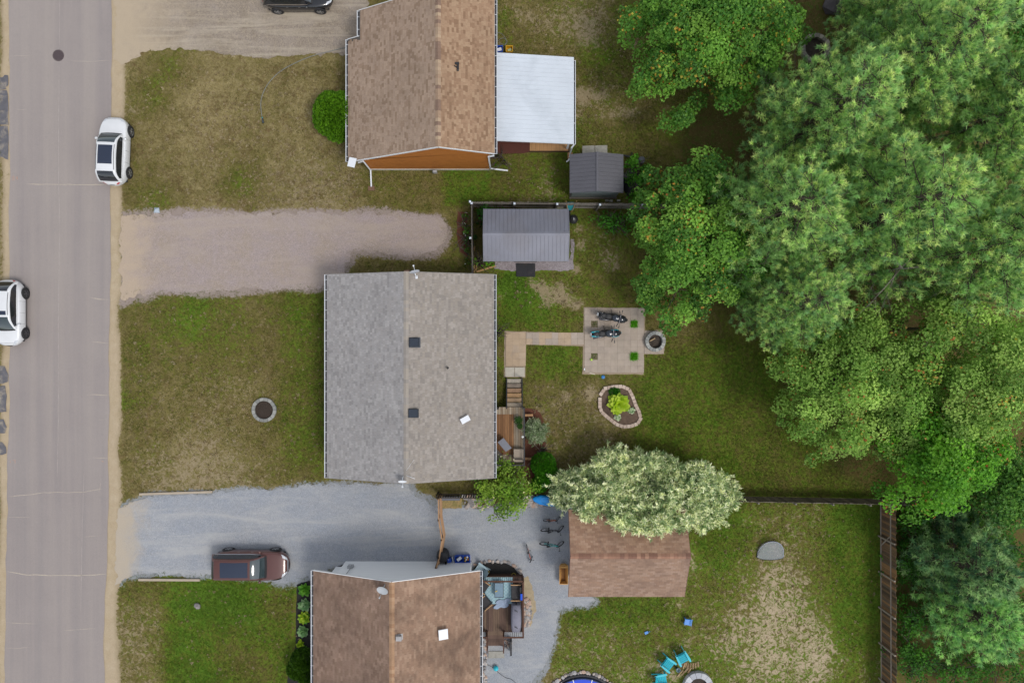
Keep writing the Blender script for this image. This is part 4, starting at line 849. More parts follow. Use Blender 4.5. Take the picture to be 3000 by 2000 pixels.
# hemlock like evergreen lower right: soft drooping sprays
def evergreen(px_, py_, h_, R_, seed, label, cols, tip, name='hemlock_tree'):
    rng = np.random.default_rng(seed); b = P(px_, py_, h_*.5); t = thing(name, (b.x, b.y, 0), 0, label, 'evergreen'); n = int(900*R_*R_)
    f = rng.random(n)**.75; a = rng.random(n)*6.283; lob = 1+.14*np.sin(6*a+3*f)+.1*np.sin(11*a); rad = R_*(f**.75)*lob; z = h_*(1-f)**.8+.3+rng.normal(size=n)*.12
    p = np.stack([np.cos(a)*rad, np.sin(a)*rad, z], 1); out = np.stack([np.cos(a), np.sin(a), -.25+rng.normal(size=n)*.2], 1); k = 9
    p = p+.35*np.stack([fbm(p[:,0]+9, p[:,1], 1.6, 2, seed)-.5, fbm(p[:,0], p[:,1]+7, 1.6, 2, seed+1)-.5, 3*(fbm(p[:,0], p[:,1], 1.3, 2, seed+2)-.5)], 1); bb = np.repeat(p, k, 0)+rng.normal(size=(n*k, 3))*.09; d = np.repeat(out, k, 0)*.5+rng.normal(size=(n*k, 3))*.75+np.array([[0,0,.3]]); d /= np.linalg.norm(d, axis=1, keepdims=True)
    c = pal(cols, n, rng, None, .16); tc = np.where((rng.random(n) < .4)[:,None], pal(tip, n, rng), c); link('crown', np_mesh('crown', *blades(bb, d, .20, .045, np.repeat(c, k, 0), rng, np.repeat(tc, k, 0)), M_needle), t)
    mb = MB(); mb.tube([(0,0,-.1),(0,0,h_*.9)], [.13,.03], 8); mb.build('trunk', M_bark, t); return t
HEM = [C('#3c5f32', gp), C('#345534', gp), C('#476a3c', gp), C('#2b4c2e', gp)]; HEMT = [C('#6f8d52', gp), C('#86a05a', gp)]
HEM = D(HEM, .2); HEMT = D(HEMT, .2)
HEMM = []
for sd_, h_, R__, cols_, tips_ in ((404, 7.5, 2.9, HEM, HEMT), (405, 6.8, 3.0, [C('#56774a', gp), C('#4a6a42', gp), C('#63834f', gp)], [C('#8aa262', gp), C('#7c9a58', gp)])):
    HEMM.append(pine_mesh(sd_, h_, R__, .7, cols_, tips_, step=.55)[:2])
for i, (a, b, h_, lab) in enumerate(((2815,1640,7.5,'upper dark hemlock right of the board fence'), (2850,1790,6.8,'lower hemlock with lighter sprays right of the board fence'))):
    p = P(a, b, h_*.45); t = thing('hemlock_tree', (p.x, p.y, 0), .4+i, lab, 'evergreen'); link('crown', HEMM[i][0], t); o = HEMM[i][1].build('trunk', M_bark, t)
# ---------------------------------------------------------------- pale dappled willow
WIL = [(c[0]*1.02, c[1]*1.0, c[2]*.96) for c in D([C('#b2ba92', 1.8), C('#94a37a', 1.8), C('#c6caaa', 1.8), C('#d4d6bc', 1.8), C('#74895e', 1.8), C('#b8bd92', 1.8), C('#5f7a4e', 1.8), C('#86986c', 1.8)], .12)]
def willow(t, lobes, n, rng, k=12, L=.26, wv=.055, cols=WIL):
    nl = len(lobes); ar = np.array([l[3]**2 for l in lobes]); pick = rng.choice(nl, n, p=ar/ar.sum()); lb = np.array(lobes)[pick]
    d = unitv(n, rng); d[:,2] = np.abs(d[:,2]); rad = lb[:,3]*(1-.5*rng.random(n)**2.0)*(1+.22*np.sin(d[:,0]*9+lb[:,0]*4)*np.cos(d[:,1]*8+lb[:,1]))
    p = np.stack([lb[:,0]+d[:,0]*rad, lb[:,1]+d[:,1]*rad, lb[:,2]+d[:,2]*rad*lb[:,4]], 1)
    ax = d*.8+np.array([[0,0,.6]])+rng.normal(size=(n, 3))*.35; ax /= np.linalg.norm(ax, axis=1, keepdims=True)
    b = np.repeat(p, k, 0)+np.repeat(ax, k, 0)*(rng.random((n*k, 1))-.3)*.30; dd = np.repeat(ax, k, 0)*.7+rng.normal(size=(n*k, 3))*.6; dd /= np.linalg.norm(dd, axis=1, keepdims=True)
    c = np.repeat(pal(cols, n, rng, None, .1), k, 0)*(1+(rng.random((n*k, 1))-.5)*.5); l = L*(.6+.8*rng.random(n*k))
    parts = [lance(b, dd, l, wv*(.8+.5*rng.random(n*k)), c, rng)]; ns = n//28; q = rng.choice(n, ns)          # long shoots that break the outline
    for st in range(5):
        bs = p[q]+ax[q]*(.10+.15*st); kb = 8; d2 = np.repeat(ax[q], kb, 0)*.8+rng.normal(size=(ns*kb, 3))*.5; d2 /= np.linalg.norm(d2, axis=1, keepdims=True)
        parts.append(lance(np.repeat(bs, kb, 0), d2, L*.85, wv, np.repeat(pal(cols, ns, rng, None, .1), kb, 0), rng))
    link('crown', np_mesh('crown', *merge(parts), M_leaf), t)
def shoots(t, lobes, seed, name='stem', r=.03):
    rr = random.Random(seed)
    for l in lobes:
        mb = MB()
        for q in range(4): e = Vector((l[0]+rr.uniform(-.4,.4)*l[3], l[1]+rr.uniform(-.4,.4)*l[3], l[2]+l[3]*l[4]*.6)); s = Vector((l[0]*.75, l[1]*.75, -.05)); mb.tube([s, s.lerp(e,.5)+Vector((rr.uniform(-.1,.1),rr.uniform(-.1,.1),0)), e], [r, r*.7, r*.25], 6)
        mb.build(name, M_bark, t)
rng = np.random.default_rng(501); c0 = P(1900,1430,2.2)
t = thing('dappled_willow', (c0.x, c0.y, 0), 0, 'large pale green dappled willow hanging over the garage roof', 'willow')
lob = []
for (a, b, r_, zt) in ((1665,1428,1.35,2.3), (1730,1400,1.5,2.7), (1720,1465,1.25,2.5), (1800,1370,1.5,2.9), (1800,1460,1.5,3.0), (1870,1350,1.35,3.0), (1880,1430,1.6,3.4), (1870,1505,1.2,3.3), (1950,1385,1.5,3.1), (1960,1470,1.5,3.2), (1935,1530,.95,3.3), (2040,1410,1.35,2.9), (2030,1480,1.4,3.0), (2090,1420,1.4,2.7), (2100,1500,1.3,2.7), (2140,1455,1.0,2.3), (2070,1535,.8,2.6), (1635,1460,.8,1.9), (1905,1348,.7,3.3), (2060,1380,.7,2.9), (1770,1385,.7,2.7), (1990,1365,.6,2.9), (2120,1400,.6,2.5), (1690,1400,.6,2.4), (1655,1475,.6,2.2), (1760,1500,.8,2.7), (2000,1540,.8,3.0), (1830,1520,.8,3.2), (1720,1500,.6,2.7), (1960,1540,.6,3.2), (1880,1545,.55,3.3)):
    zt += 1.05 if (b > 1450 and 1670 < a < 2030) else 0
    v = P(a, b, zt); r_ *= .80; zt -= .35; lob.append((v.x-c0.x, (v.y-c0.y)*.94-.12, zt-r_*.7, r_, .8))
willow(t, [(a, b, c-.0+.35*math.sin(7*i_), d*(.82+.22*math.sin(11*i_)), e) for i_, (a, b, c, d, e) in enumerate(lob)], 8200, rng); shoots(t, lob, 5)
rng = np.random.default_rng(502); c0 = P(1571,1264,.7); t = thing('variegated_shrub', (c0.x, c0.y, 0), 0, 'small pale variegated shrub in red mulch beside the grey house deck', 'shrub')
willow(t, [(0,0,.45,.62,.8),(.15,-.25,.35,.45,.8),(-.2,.2,.4,.42,.8)], 420, rng, 9, .2, .04, [C('#b5c49c', 1.0), C('#94a97c', 1.0), C('#cfd6b8', 1.0), C('#7f976a', 1.0)]); shoots(t, [(0,0,.3,.4,.8)], 3, r=.012)
# ---------------------------------------------------------------- clipped and garden shrubs
def globe(px_, py_, lobes, seed, label, cols, name='cedar_shrub', n=2600, cat='shrub', zr=.8, L=.13):
    rng = np.random.default_rng(seed); c0 = P(px_, py_, zr); t = thing(name, (c0.x, c0.y, 0), 0, label, cat); parts = []
    for (x, y, z, r_, fl) in lobes:
        m_ = int(n*r_*r_); d = unitv(m_, rng); d[:,2] = np.where(d[:,2] < -.3, -d[:,2], d[:,2]); bump = 1+.10*np.sin(d[:,0]*13)*np.sin(d[:,1]*12+1)*np.cos(d[:,2]*11)
        p = np.stack([x+d[:,0]*r_*bump, y+d[:,1]*r_*bump, z+d[:,2]*r_*fl*bump], 1); 
        k = 5; dd = np.repeat(d, k, 0)*.8+rng.normal(size=(m_*k, 3))*.5+np.array([[0,0,.2]]); dd /= np.linalg.norm(dd, axis=1, keepdims=True)
        c = np.repeat(pal(cols, m_, rng, None, .16), k, 0); parts.append(lance(np.repeat(p, k, 0), dd, L, L*.42, c, rng))
    link('crown', np_mesh('crown', *merge(parts), M_leaf), t); mb = MB(); mb.tube([(0,0,-.05),(0,0,max(.3, zr))], [.06,.03], 7); mb.build('stem', M_bark, t); return t
GLB = [C('#5c8a18', 1.2), C('#4e7a14', 1.2), C('#6c9a22', 1.2), C('#3f6811', 1.2)]
globe(985,338,[(0,0,1.1,1.36,1.),(.5,.5,1.1,.95,1.),(-.35,.55,1.0,.95,1.),(.1,-.62,.95,.95,1.),(-.55,-.2,.95,.9,1.)],601,'round clipped green cedar at the front of the tan roofed house',GLB,zr=1.2,n=1500)
EVG = [C('#33540f', 1.05), C('#2a480c', 1.05), C('#3e6212', 1.05), C('#4a6e18', 1.05)]
globe(880,1950,[(.15,.35,.7,.72,1.0),(-.25,-.25,.6,.6,1.),(.3,-.5,.6,.6,1)],602,'dark yew shrub at the bottom edge beside the brown roofed house',EVG,name='yew_shrub',zr=.8)
globe(1592,1380,[(0,.4,.8,.75,1.1),(.25,-.3,.7,.72,1.1),(-.2,-.9,.5,.5,1)],603,'bright green shrub at the corner of the grey house deck',[C('#3f7d12', 1.05), C('#4d8f17', 1.05), C('#326a10', 1.05)],name='green_shrub',zr=1.0,L=.11)
t = deciduous(1480,1432,.7,1.7,1.95,604,'yellow green shrub with cream blossoms at the corner of the grey house',[C('#7fa030', 1.05), C('#6b9128', 1.05), C('#94b040', 1.05), C('#527a20', 1.05)],None,n=62,per=250,L=.13,accent=([C('#e8e2a8', 1.0), C('#f0ecc8', .8)], .04),name='flowering_shrub',cat='shrub',r=(.4,.75),r0=.05,stretch=(1.0,.95))
deciduous(1800,655,.2,.7,1.1,605,'low leafy berry patch below the weathered fence',[C('#4f8f26', 1.05), C('#3f7a1f', 1.05), C('#5c9c30', 1.05)],None,n=30,per=190,L=.14,name='berry_bush',cat='bush',r=(.3,.5),r0=.03,stretch=(1.5,.6))
deciduous(1868,525,.3,.9,1.0,606,'leafy green bush behind the charcoal shed',[C('#4f9020', 1.05), C('#3f7a1a', 1.05), C('#66a02c', 1.05)],None,n=26,per=200,L=.17,name='leafy_bush',cat='bush',r=(.3,.6),r0=.03,stretch=(.7,1.5))
deciduous(1425,630,.3,.8,.7,607,'green plants in the fence corner beside the larger shed',[C('#2f6a14', 1.05), C('#3f7f1a', 1.05), C('#285a12', 1.05)],None,n=16,per=200,L=.15,name='leafy_plant',cat='plant',r=(.3,.5),r0=.03,stretch=(1.2,.8))
deciduous(1412,770,.1,.5,.55,608,'yellow green weeds by the planks at the larger shed',[C('#6fa81e', 1.05), C('#4f8a1a', 1.05)],None,n=12,per=200,L=.12,name='weed_clump',cat='plant',r=(.2,.4),r0=.02,stretch=(1.3,.6))
deciduous(1367,690,.1,.45,.55,609,'leafy flower border along the outside of the weathered fence',[C('#356b1a', 1.05), C('#4a8020', 1.05), C('#2c5a16', 1.05)],None,n=34,per=170,L=.11,accent=([C('#f2f2ee', .85)], .10),name='flower_border',cat='plant',r=(.18,.34),r0=.015,stretch=(.4,4.2))
deciduous(1462,470,.02,.25,.5,610,'low weeds beside the maroon rug',[C('#5f9a20', 1.05), C('#4a8a1a', 1.05)],None,n=9,per=170,L=.1,name='weed_clump',cat='plant',r=(.15,.3),r0=.012)
deciduous(1452,983,.02,.25,.25,611,'small weed at the wall of the grey house by the walkway',[C('#5f9a20', 1.05), C('#4a8a1a', 1.05)],None,n=5,per=170,L=.09,name='weed_clump',cat='plant',r=(.12,.22),r0=.012,stretch=(.6,1.6))
deciduous(1588,1318,.1,.35,.28,612,'small pale variegated seedling near the deck bench',[C('#a9bd94', 1.0), C('#88a274', 1.0)],None,n=8,per=200,L=.10,name='variegated_plant',cat='plant',r=(.14,.24),r0=.012)
# ---------------------------------------------------------------- hostas: every leaf is a part
def hosta_leaf(col, edge=None):
    mb = MB(); n = 6; L, w = 1.0, .78; rows = []
    for i in range(n+1):
        s_ = i/n; ww = w*math.sin(math.pi*min(1, s_*.92+.08))**.8*.5*(1 if i < n else 0); zz = .30*s_-.42*s_*s_
        rows.append([(s_*L, -ww, zz+.10*ww), (s_*L, 0, zz-.02), (s_*L, ww, zz+.10*ww)])
    mb.grid(rows, col); me = mb.mesh('leaf'); me.materials.append(M_leaf); return me
def hosta(px_, py_, r_, cols, label, seed, n=34, group=None, name='hosta'):
    rr = random.Random(seed); b = P(px_, py_, .15); t = thing(name, (b.x, b.y, 0), 0, label, 'hosta', group); mes = [hosta_leaf(c) for c in cols]
    for i in range(n):
        f = (i+.5)/n; a = i*2.399+rr.uniform(-.2,.2); el = lerp(1.15, .18, f**.8); L = r_*lerp(.62, .78, f)*rr.uniform(.85,1.15); o = r_*.28*f
        link('leaf', rr.choice(mes), t, (math.cos(a)*o, math.sin(a)*o, .10+.16*(1-f)), (rr.uniform(-.25,.25), -el, a), (L, L*rr.uniform(.85,1.1), L))
    mb = MB(); mb.lathe([(.0001,-.03),(.08,-.03),(.05,.14),(.0001,.16)], 8); mb.build('stem', M_leafstem, t); return t
M_leafstem = simple('green_stem', C('#4a6a22', .6), .7)
YG = [C('#b4d02c', 1.0), C('#a5c428', 1.0), C('#c3da4a', 1.0), C('#8fb01f', 1.0)]
hosta(1812,1183,.80,YG,'large lime yellow hosta in the middle of the edged bed',71,n=44)
HG = [C('#5f9a2a', 1.05), C('#4f8a22', 1.05), C('#72a838', 1.05)]; HB = [C('#7fa66a', 1.05), C('#6d9660', 1.05), C('#9ab888', 1.05)]
for i, (a, b, r_, cc, lab) in enumerate(((893,1727,.46,HG,'topmost green hosta along the brown roofed house'), (893,1770,.46,HB,'blue green hosta second from the top along the brown roofed house'), (892,1808,.44,YG[1:]+HG[:1],'yellow green hosta third from the top along the brown roofed house'), (888,1848,.44,HB,'pale grey green hosta fourth from the top along the brown roofed house'), (880,1886,.30,YG,'small lime hosta fifth from the top along the brown roofed house'), (892,1898,.24,HG,'tiny dark hosta beside the small lime one'), (872,1915,.22,HG,'tiny round plant above the yew shrub'))):
    hosta(a, b, r_, cc, lab, 80+i, n=34 if r_ > .4 else 20, group='hostas along the house wall')
for i, (a, b, lab) in enumerate(((1810,1222,'white edged hosta at the lower side of the edged bed'), (1851,1203,'white edged hosta at the right side of the edged bed'))):
    hosta(a, b, .26, [C('#dfe8c8', 1.0), C('#8fb080', 1.0), C('#c5d8ae', 1.0)], lab, 95+i, n=26, group='white edged hostas')
# ================================================================ FENCES, DECKS, PAVING, YARD THINGS
M_fg = simple('weathered_grey_wood', Ca('#8a847c'), .9, var=.22, stretch=(9,9,1), scale=2); M_fb = simple('brown_stained_wood', (1,1,1), .85, var=.2, stretch=(9,9,1), scale=2, attr=True)
M_fbd = simple('dark_fence_wood', Ca('#4d443c'), .9, var=.25, stretch=(9,9,1), scale=2); M_capw = simple('white_post_cap', (.62,.68,.76), .5, var=.05)
M_rail = simple('pale_rail_wood', Ca('#a39688'), .85, var=.2, stretch=(1,9,9), scale=2)
def fence(name, segs, h, label, bcols, mat, railmat, post=2.6, caps=None, bw=.14, gap=.012, rail_side=1, rails=(.3, 1.35), seed=0, zb=.04, hv=.03, tilt=0):
    "segs: list of (A,B) ground points"
    a0 = Vector((*segs[0][0], 0)); t = thing(name, a0, 0, label, 'fence'); rr = random.Random(seed); mes = []
    for c in bcols:
        mb = MB(); mb.box((0,0,h/2), (bw, .02, h), col=c); me = mb.mesh('board'); me.materials.append(mat); mes.append(me)
    pm = MB(); pm.box((0,0,(h+.08)/2), (.09,.09,h+.08)); pme = pm.mesh('post'); pme.materials.append(railmat); cm = MB(); cm.box((0,0,.015), (.13,.13,.03)); cm.box((0,0,.05), (.12,.12,.04), taper=.5); cme = cm.mesh('post_cap'); cme.materials.append(caps or railmat)
    for A, B in segs:
        A = Vector((*A, 0)); B = Vector((*B, 0)); d = (B-A).normalized(); L = (B-A).length; n = int(L/(bw+gap)); rz = math.atan2(d.y, d.x); s = Vector((-d.y, d.x, 0))*rail_side
        for i in range(n):
            link('board', rr.choice(mes), t, A+d*((i+.5)*L/n)+Vector((0,0,zb))-a0, (rr.uniform(-.008,.008)+tilt, rr.uniform(-.006,.006), rz), (rr.uniform(.94,1.0), 1, 1+rr.uniform(-hv,hv)))
        for zr in rails:
            mb = MB(); mb.bar(A+s*.032+Vector((0,0,zr)), B+s*.032+Vector((0,0,zr)), .04, .09); mb.build('rail', railmat, t, -a0)
        k = max(1, round(L/post))
        for i in range(k+1):
            p = A+d*(L*i/k)+s*.10-a0; link('post', pme, t, p, (0,0,rz))
            if caps: link('post_cap', cme, t, p+Vector((0,0,h+.08)), (0,0,rz))
    return t
FG = [(1,1,1), (.85,.85,.86), (1.12,1.1,1.06), (.72,.72,.72)]
M_fga = simple('grey_board', Ca('#7d766e'), .9, var=.22, stretch=(9,9,1), scale=2, attr=True)
fence('wooden_fence', [((-2.56,8.86),(11.0,8.70)), ((-2.56,8.86),(-2.52,4.25))], 1.66, 'weathered grey board fence with white post caps around the larger shed', FG, M_fga, M_fg, post=2.66, caps=M_capw, rail_side=-1, rails=(.32, 1.42), seed=1)
BR = [Ca('#7a6049'), Ca('#685341'), Ca('#8a6a4a'), Ca('#564638'), Ca('#9a744f'), Ca('#6f5f50')]
t = fence('wooden_fence', [((24.25,-10.45),(24.30,-24.5))], 1.84, 'tall brown board fence with pale rails along the right side of the play lawn', BR, M_fb, M_rail, post=2.4, rail_side=-1, rails=(.16, 1.32), seed=2, hv=.04)
mb = MB(); mb.bar((24.18,-13.4,.2), (24.18,-12.5,1.3), .03, .07); mb.build('brace', M_rail, t, -t.location)
fence('wooden_fence', [((10.95,-10.12),(27.6,-10.42))], 1.5, 'dark board fence between the lawns, seen edge on right of the willow', [Ca('#6f6456'), Ca('#5f564b'), Ca('#7d7062')], M_fb, M_fg, post=2.4, rail_side=-1, seed=3)
fence('wooden_fence', [((-4.85,-10.02),(.7,-10.05))], 1.25, 'short dark picket fence below the grey house corner', [Ca('#5f574e'), Ca('#4a443d'), Ca('#746a5e')], M_fb, M_fbd, post=2.4, rail_side=1, bw=.09, gap=.07, seed=4)
# zig-zag rail gate
t = thing('rail_fence', P(1284,1560), 0, 'crooked brown timber rail fence standing across the grey driveway', 'fence'); M_rw = simple('raw_lumber', Ca('#b08a66'), .8, var=.2, stretch=(3,1,3), scale=3); M_rwd = simple('raw_lumber_dark', Ca('#6f5440'), .85, var=.2, scale=4)
zz = [P(1292,1446), P(1293,1506), P(1302,1562), P(1294,1612), P(1286,1640)]
for i, (a, b) in enumerate(zip(zz[:-1], zz[1:])):
    for q, (z_, o) in enumerate(((1.52,0), (.9,.06), (.3,.06))):
        mb = MB(); mb.bar(a+Vector((o,0,z_)), b+Vector((o,0,z_)), .09, .05); mb.build('rail', M_rw, t, -t.location)
    for p in (a, b):
        mb = MB(); mb.box(p+Vector((-.05,0,.78)), (.08,.08,1.56)); mb.build('post', M_rwd, t, -t.location)
mb = MB(); mb.bar(zz[-1]+Vector((0,0,1.45)), zz[-1]+Vector((-.25,-.55,1.45)), .09, .05); mb.build('rail', M_rwd, t, -t.location)
mb = MB(); mb.box(zz[-1]+Vector((-.25,-.55,.73)), (.08,.08,1.46)); mb.build('post', M_rwd, t, -t.location)
# ---------------------------------------------------------------- patio and walkway of pavers
M_pv = simple('tan_paver', (1,1,1), .92, var=.10, scale=3, bump=.3, bscale=70, attr=True, dirt=(Ca('#9a8d84'), .5, 1.1))
PVC = [Ca('#b6a798'), Ca('#b3a495'), Ca('#b8a99b'), Ca('#b1a395')]
PVT = [Ca('#bea78d'), Ca('#baa389'), Ca('#c0aa91')]
def pavers(o, x0, y0, nx_, ny_, sx, sy, cols, seed, skip=(), z=.0, h=.045):
    rr = random.Random(seed); mes = []
    for c in cols:
        mb = MB(); mb.box((0,0,h/2), (sx-.006, sy-.006, h), col=c); me = mb.mesh('paver'); me.materials.append(M_pv); mes.append(me)
    for i in range(nx_):
        for j in range(ny_):
            if (i, j) in skip: continue
            link('paver', rr.choice(mes), o, (x0+(i+.5)*sx, y0-(j+.5)*sy, z+rr.uniform(-.002,.002)), (rr.uniform(-.003,.003), rr.uniform(-.003,.003), rr.uniform(-.004,.004)))
def bed(name, poly, z, mat, label, cat): return tag(sheet(name, poly, z, mat), label, cat)
M_joint = simple('joint_sand', Ca('#a3927d'), .95, var=.2, scale=8)
pat = sheet('patio', jag(px([(1710,900),(1892,902),(1889,966),(1947,967),(1946,1038),(1887,1037),(1886,1097),(1706,1096)]), .1, .025, 41), .010, M_joint, 'square tan paver patio carrying the motorcycles and a fire pit', 'patio')
a = P(1712,902); pavers(pat, a.x, a.y, 9, 10, 3.92/9, 4.26/10, PVC, 1, {(1,2),(7,2),(1,7),(7,7)})
a = P(1887.2,969); pavers(pat, a.x, a.y, 3, 3, 1.28/3, 1.5/3, PVC, 2)
wk = sheet('walkway', jag(px([(1478,969),(1711,976),(1711,1014),(1541,1009),(1539,1106),(1476,1105)]), .1, .025, 42), .008, M_joint, 'tan paver walkway from the deck steps to the patio', 'walkway')
a = P(1541.5,974); pavers(wk, a.x, a.y, 9, 2, 3.80/9, .80/2, PVC+PVT, 3); a = P(1482,972); pavers(wk, a.x, a.y, 3, 5, 1.31/3, 2.24/5, PVT, 4)
mb = MB()
for k, (x0, x1) in enumerate(((1480,1507), (1508.5,1537))):
    mb = MB(); mb.prism(px([(x0,1076),(x1,1076),(x1,1103),(x0,1103)])[::-1], .0, .06); tag(mb.build('paving_slab', simple('pale_slab', Ca('#c3bcae'), .9, var=.1, scale=4)), ['left pale slab at the foot of the grey house deck steps', 'right pale slab at the foot of the grey house deck steps'][k], 'slab')
# grass squares left open in the patio
for i, (cx_, cy_, dens) in enumerate(((1,2,.7), (7,2,1.7), (1,7,.7), (7,7,2.2))):
    a = P(1712,902); x_ = a.x+(cx_+.5)*3.92/9; y_ = a.y-(cy_+.5)*.426; rng = np.random.default_rng(30+i); n = int(700*dens); p = np.stack([x_+(rng.random(n)-.5)*.42, y_+(rng.random(n)-.5)*.42, np.full(n, .01)], 1)
    d = rng.normal(size=(n, 3))*.8+np.array([[0,0,.8]]); d /= np.linalg.norm(d, axis=1, keepdims=True); cc = pal([C('#6aa42a', 1.7), C('#559222', 1.7)] if dens > 1 else [C('#6f8a3c', 1.), C('#55752c', 1.), C('#8a8a58', .9)], n, rng)
    o = link('grass_square', np_mesh('grass_square', *blades(p, d, .10*dens+.03, .014, cc, rng), M_leaf)); tag(o, ['thin grass square in the patio between the two motorcycles tails', 'thick green grass square right of the black motorcycle', 'thin grass square with the lime ball, lower left of the patio', 'thick round grass square at the lower right of the patio'][i], 'grass', kind='stuff')
# ---------------------------------------------------------------- rings of blocks
def ring(name, c, ro, ri, h, n, courses, cols, label, cat, mat, inner=None, seed=0, taper=0, jit=.01, sx=1., sy=1.):
    t = thing(name, c, 0, label, cat); rr = random.Random(seed)
    for k in range(courses):
        hh = h/courses
        for i in range(n):
            a0 = 2*math.pi*(i+.5*(k % 2))/n+.012; a1 = 2*math.pi*(i+1+.5*(k % 2))/n-.012; mb = MB(); o_ = rr.uniform(-jit, jit); Ro, Ri = ro+o_-k*taper, ri+o_-k*taper; m_ = (a0+a1)/2
            poly = [(Ri*math.cos(a0)*sx, Ri*math.sin(a0)*sy), (Ro*math.cos(a0)*sx, Ro*math.sin(a0)*sy), (Ro*math.cos(m_)*sx*1.005, Ro*math.sin(m_)*sy*1.005), (Ro*math.cos(a1)*sx, Ro*math.sin(a1)*sy), (Ri*math.cos(a1)*sx, Ri*math.sin(a1)*sy), (Ri*math.cos(m_)*sx, Ri*math.sin(m_)*sy)]
            mb.prism(poly, k*hh, (k+1)*hh-.004+rr.uniform(-.004,.004), col=rr.choice(cols)); mb.build('block', mat, t)
    if inner:
        mb = MB(); mb.lathe([(ri*1.01,.03),(ri*.6,.05),(.0001,.07)], 24, sx=sx, sy=sy); mb.build('ash_bed' if cat == 'fire pit' else 'soil', inner, t)
    return t
M_blk = simple('grey_block', (1,1,1), .9, var=.14, scale=9, bump=.4, bscale=60, attr=True); GB = [Ca('#a9aaa6'), Ca('#9a9b98'), Ca('#b5b5b0'), Ca('#8f9190')]
M_ash = simple('ash', Ca('#4a413a'), .95, var=.45, scale=7, bump=.8, bscale=20); M_mulch = simple('dark_mulch', Ca('#3f352d'), .95, var=.45, scale=14, bump=1, bscale=35, dist=.03)
c_ = P(1919,1000,.15); fp = ring('fire_pit', (c_.x, c_.y, .04), .66, .45, .34, 18, 2, GB, 'round grey block fire pit at the right of the patio', 'fire pit', M_blk, M_ash, 1)
def logs(name, specs, label, mat, group=None):
    for i, (c, L, r, rz, lab) in enumerate(specs):
        mb = MB(); mb.tube([Vector(c)+Vector((math.cos(rz), math.sin(rz), 0))*(-L/2), Vector(c)+Vector((math.cos(rz), math.sin(rz), .0))*(L/2)], r, 7, smooth=False); tag(mb.build(name, mat), lab, 'log', group)
M_lw = simple('split_firewood', Ca('#cdb08a'), .85, var=.3, scale=10, bump=.5)
logs('firewood', [((c_.x-.18,c_.y+.12,.19), .4, .035, .5, 'light split stick lying in the patio fire pit')], None, M_lw)
c_ = P(775,1200); ring('planter_ring', (c_.x, c_.y, 0), .80, .60, .16, 16, 1, [Ca('#93948f'), Ca('#a3a39d'), Ca('#868782')], 'low round stone planter ring with dark soil in the front lawn', 'planter ring', M_blk, M_mulch, 2)
c_ = P(2385,145); ring('fire_pit', (c_.x, c_.y, 0), .95, .70, .3, 20, 1, [Ca('#9c978a'), Ca('#8a857a'), Ca('#b0a999')], 'ring of pale stones half hidden under the pine at upper right', 'fire pit', M_blk, M_ash, 3, jit=.03)
c_ = P(2043,2006); ring('fire_pit', (c_.x, c_.y, 0), .98, .62, .36, 14, 1, [Ca('#c2c3c8'), Ca('#b2b4bb'), Ca('#d0d0d4')], 'pale grey stone fire pit at the bottom edge beside the firewood', 'fire pit', M_blk, M_ash, 4, jit=.01)
# edged bed
pts = [(1757,1158),(1772,1137),(1798,1132),(1822,1131),(1842,1140),(1853,1162),(1862,1187),(1871,1205),(1876,1225),(1867,1240),(1848,1247),(1826,1249),(1806,1242),(1780,1222),(1762,1206),(1757,1190)]
poly = px(pts); L_ = []
for i in range(len(poly)):
    a, b = poly[i], poly[(i+1) % len(poly)]; k = max(1, int(math.dist(a, b)/.03)); L_ += [(lerp(a[0], b[0], j/k), lerp(a[1], b[1], j/k)) for j in range(k)]
cen = P(1815,1190); t = thing('garden_bed', (cen.x, cen.y, 0), 0, 'kidney shaped garden bed edged with tan blocks on the lawn', 'garden bed')
step = 8; n = len(L_)//step; mb = MB(); mb.box((0,0,.07), (.225,.22,.14)); rr = random.Random(5); eb = []
M_eb = simple('tan_edging', (1,1,1), .9, var=.12, scale=8, attr=True, bump=.3)
for c in (Ca('#b9a597', 1.2), Ca('#ae9a8c', 1.2), Ca('#c2b0a2', 1.2)):
    mb = MB(); mb.box((0,0,.07), (.232,.225,.14), col=c, taper=.97); me = mb.mesh('edging_block'); me.materials.append(M_eb); eb.append(me)
for i in range(n):
    p = L_[i*step+step//2]; q = L_[(i*step+step//2+3) % len(L_)]; link('edging_block', rr.choice(eb), t, (p[0]-cen.x, p[1]-cen.y, 0), (0,0,math.atan2(q[1]-p[1], q[0]-p[0])))
mb = MB(); mb.prism([(x-cen.x, y-cen.y) for x, y in poly][::-1], 0, .07); mb.build('soil', simple('bed_soil', Ca('#6a574a'), .95, var=.35, scale=5, bump=.9, bscale=30, dirt=(Ca('#3a2c26'), .9, .9)), t)
globe(1797,1147,[(0,0,.12,.26,.7),(.2,.02,.1,.2,.7)],620,'low round green plant at the top of the edged bed',[C('#3f8a1c', 1.0), C('#347818', 1.0)],name='low_plant',cat='plant',zr=.1,L=.08,n=3000)
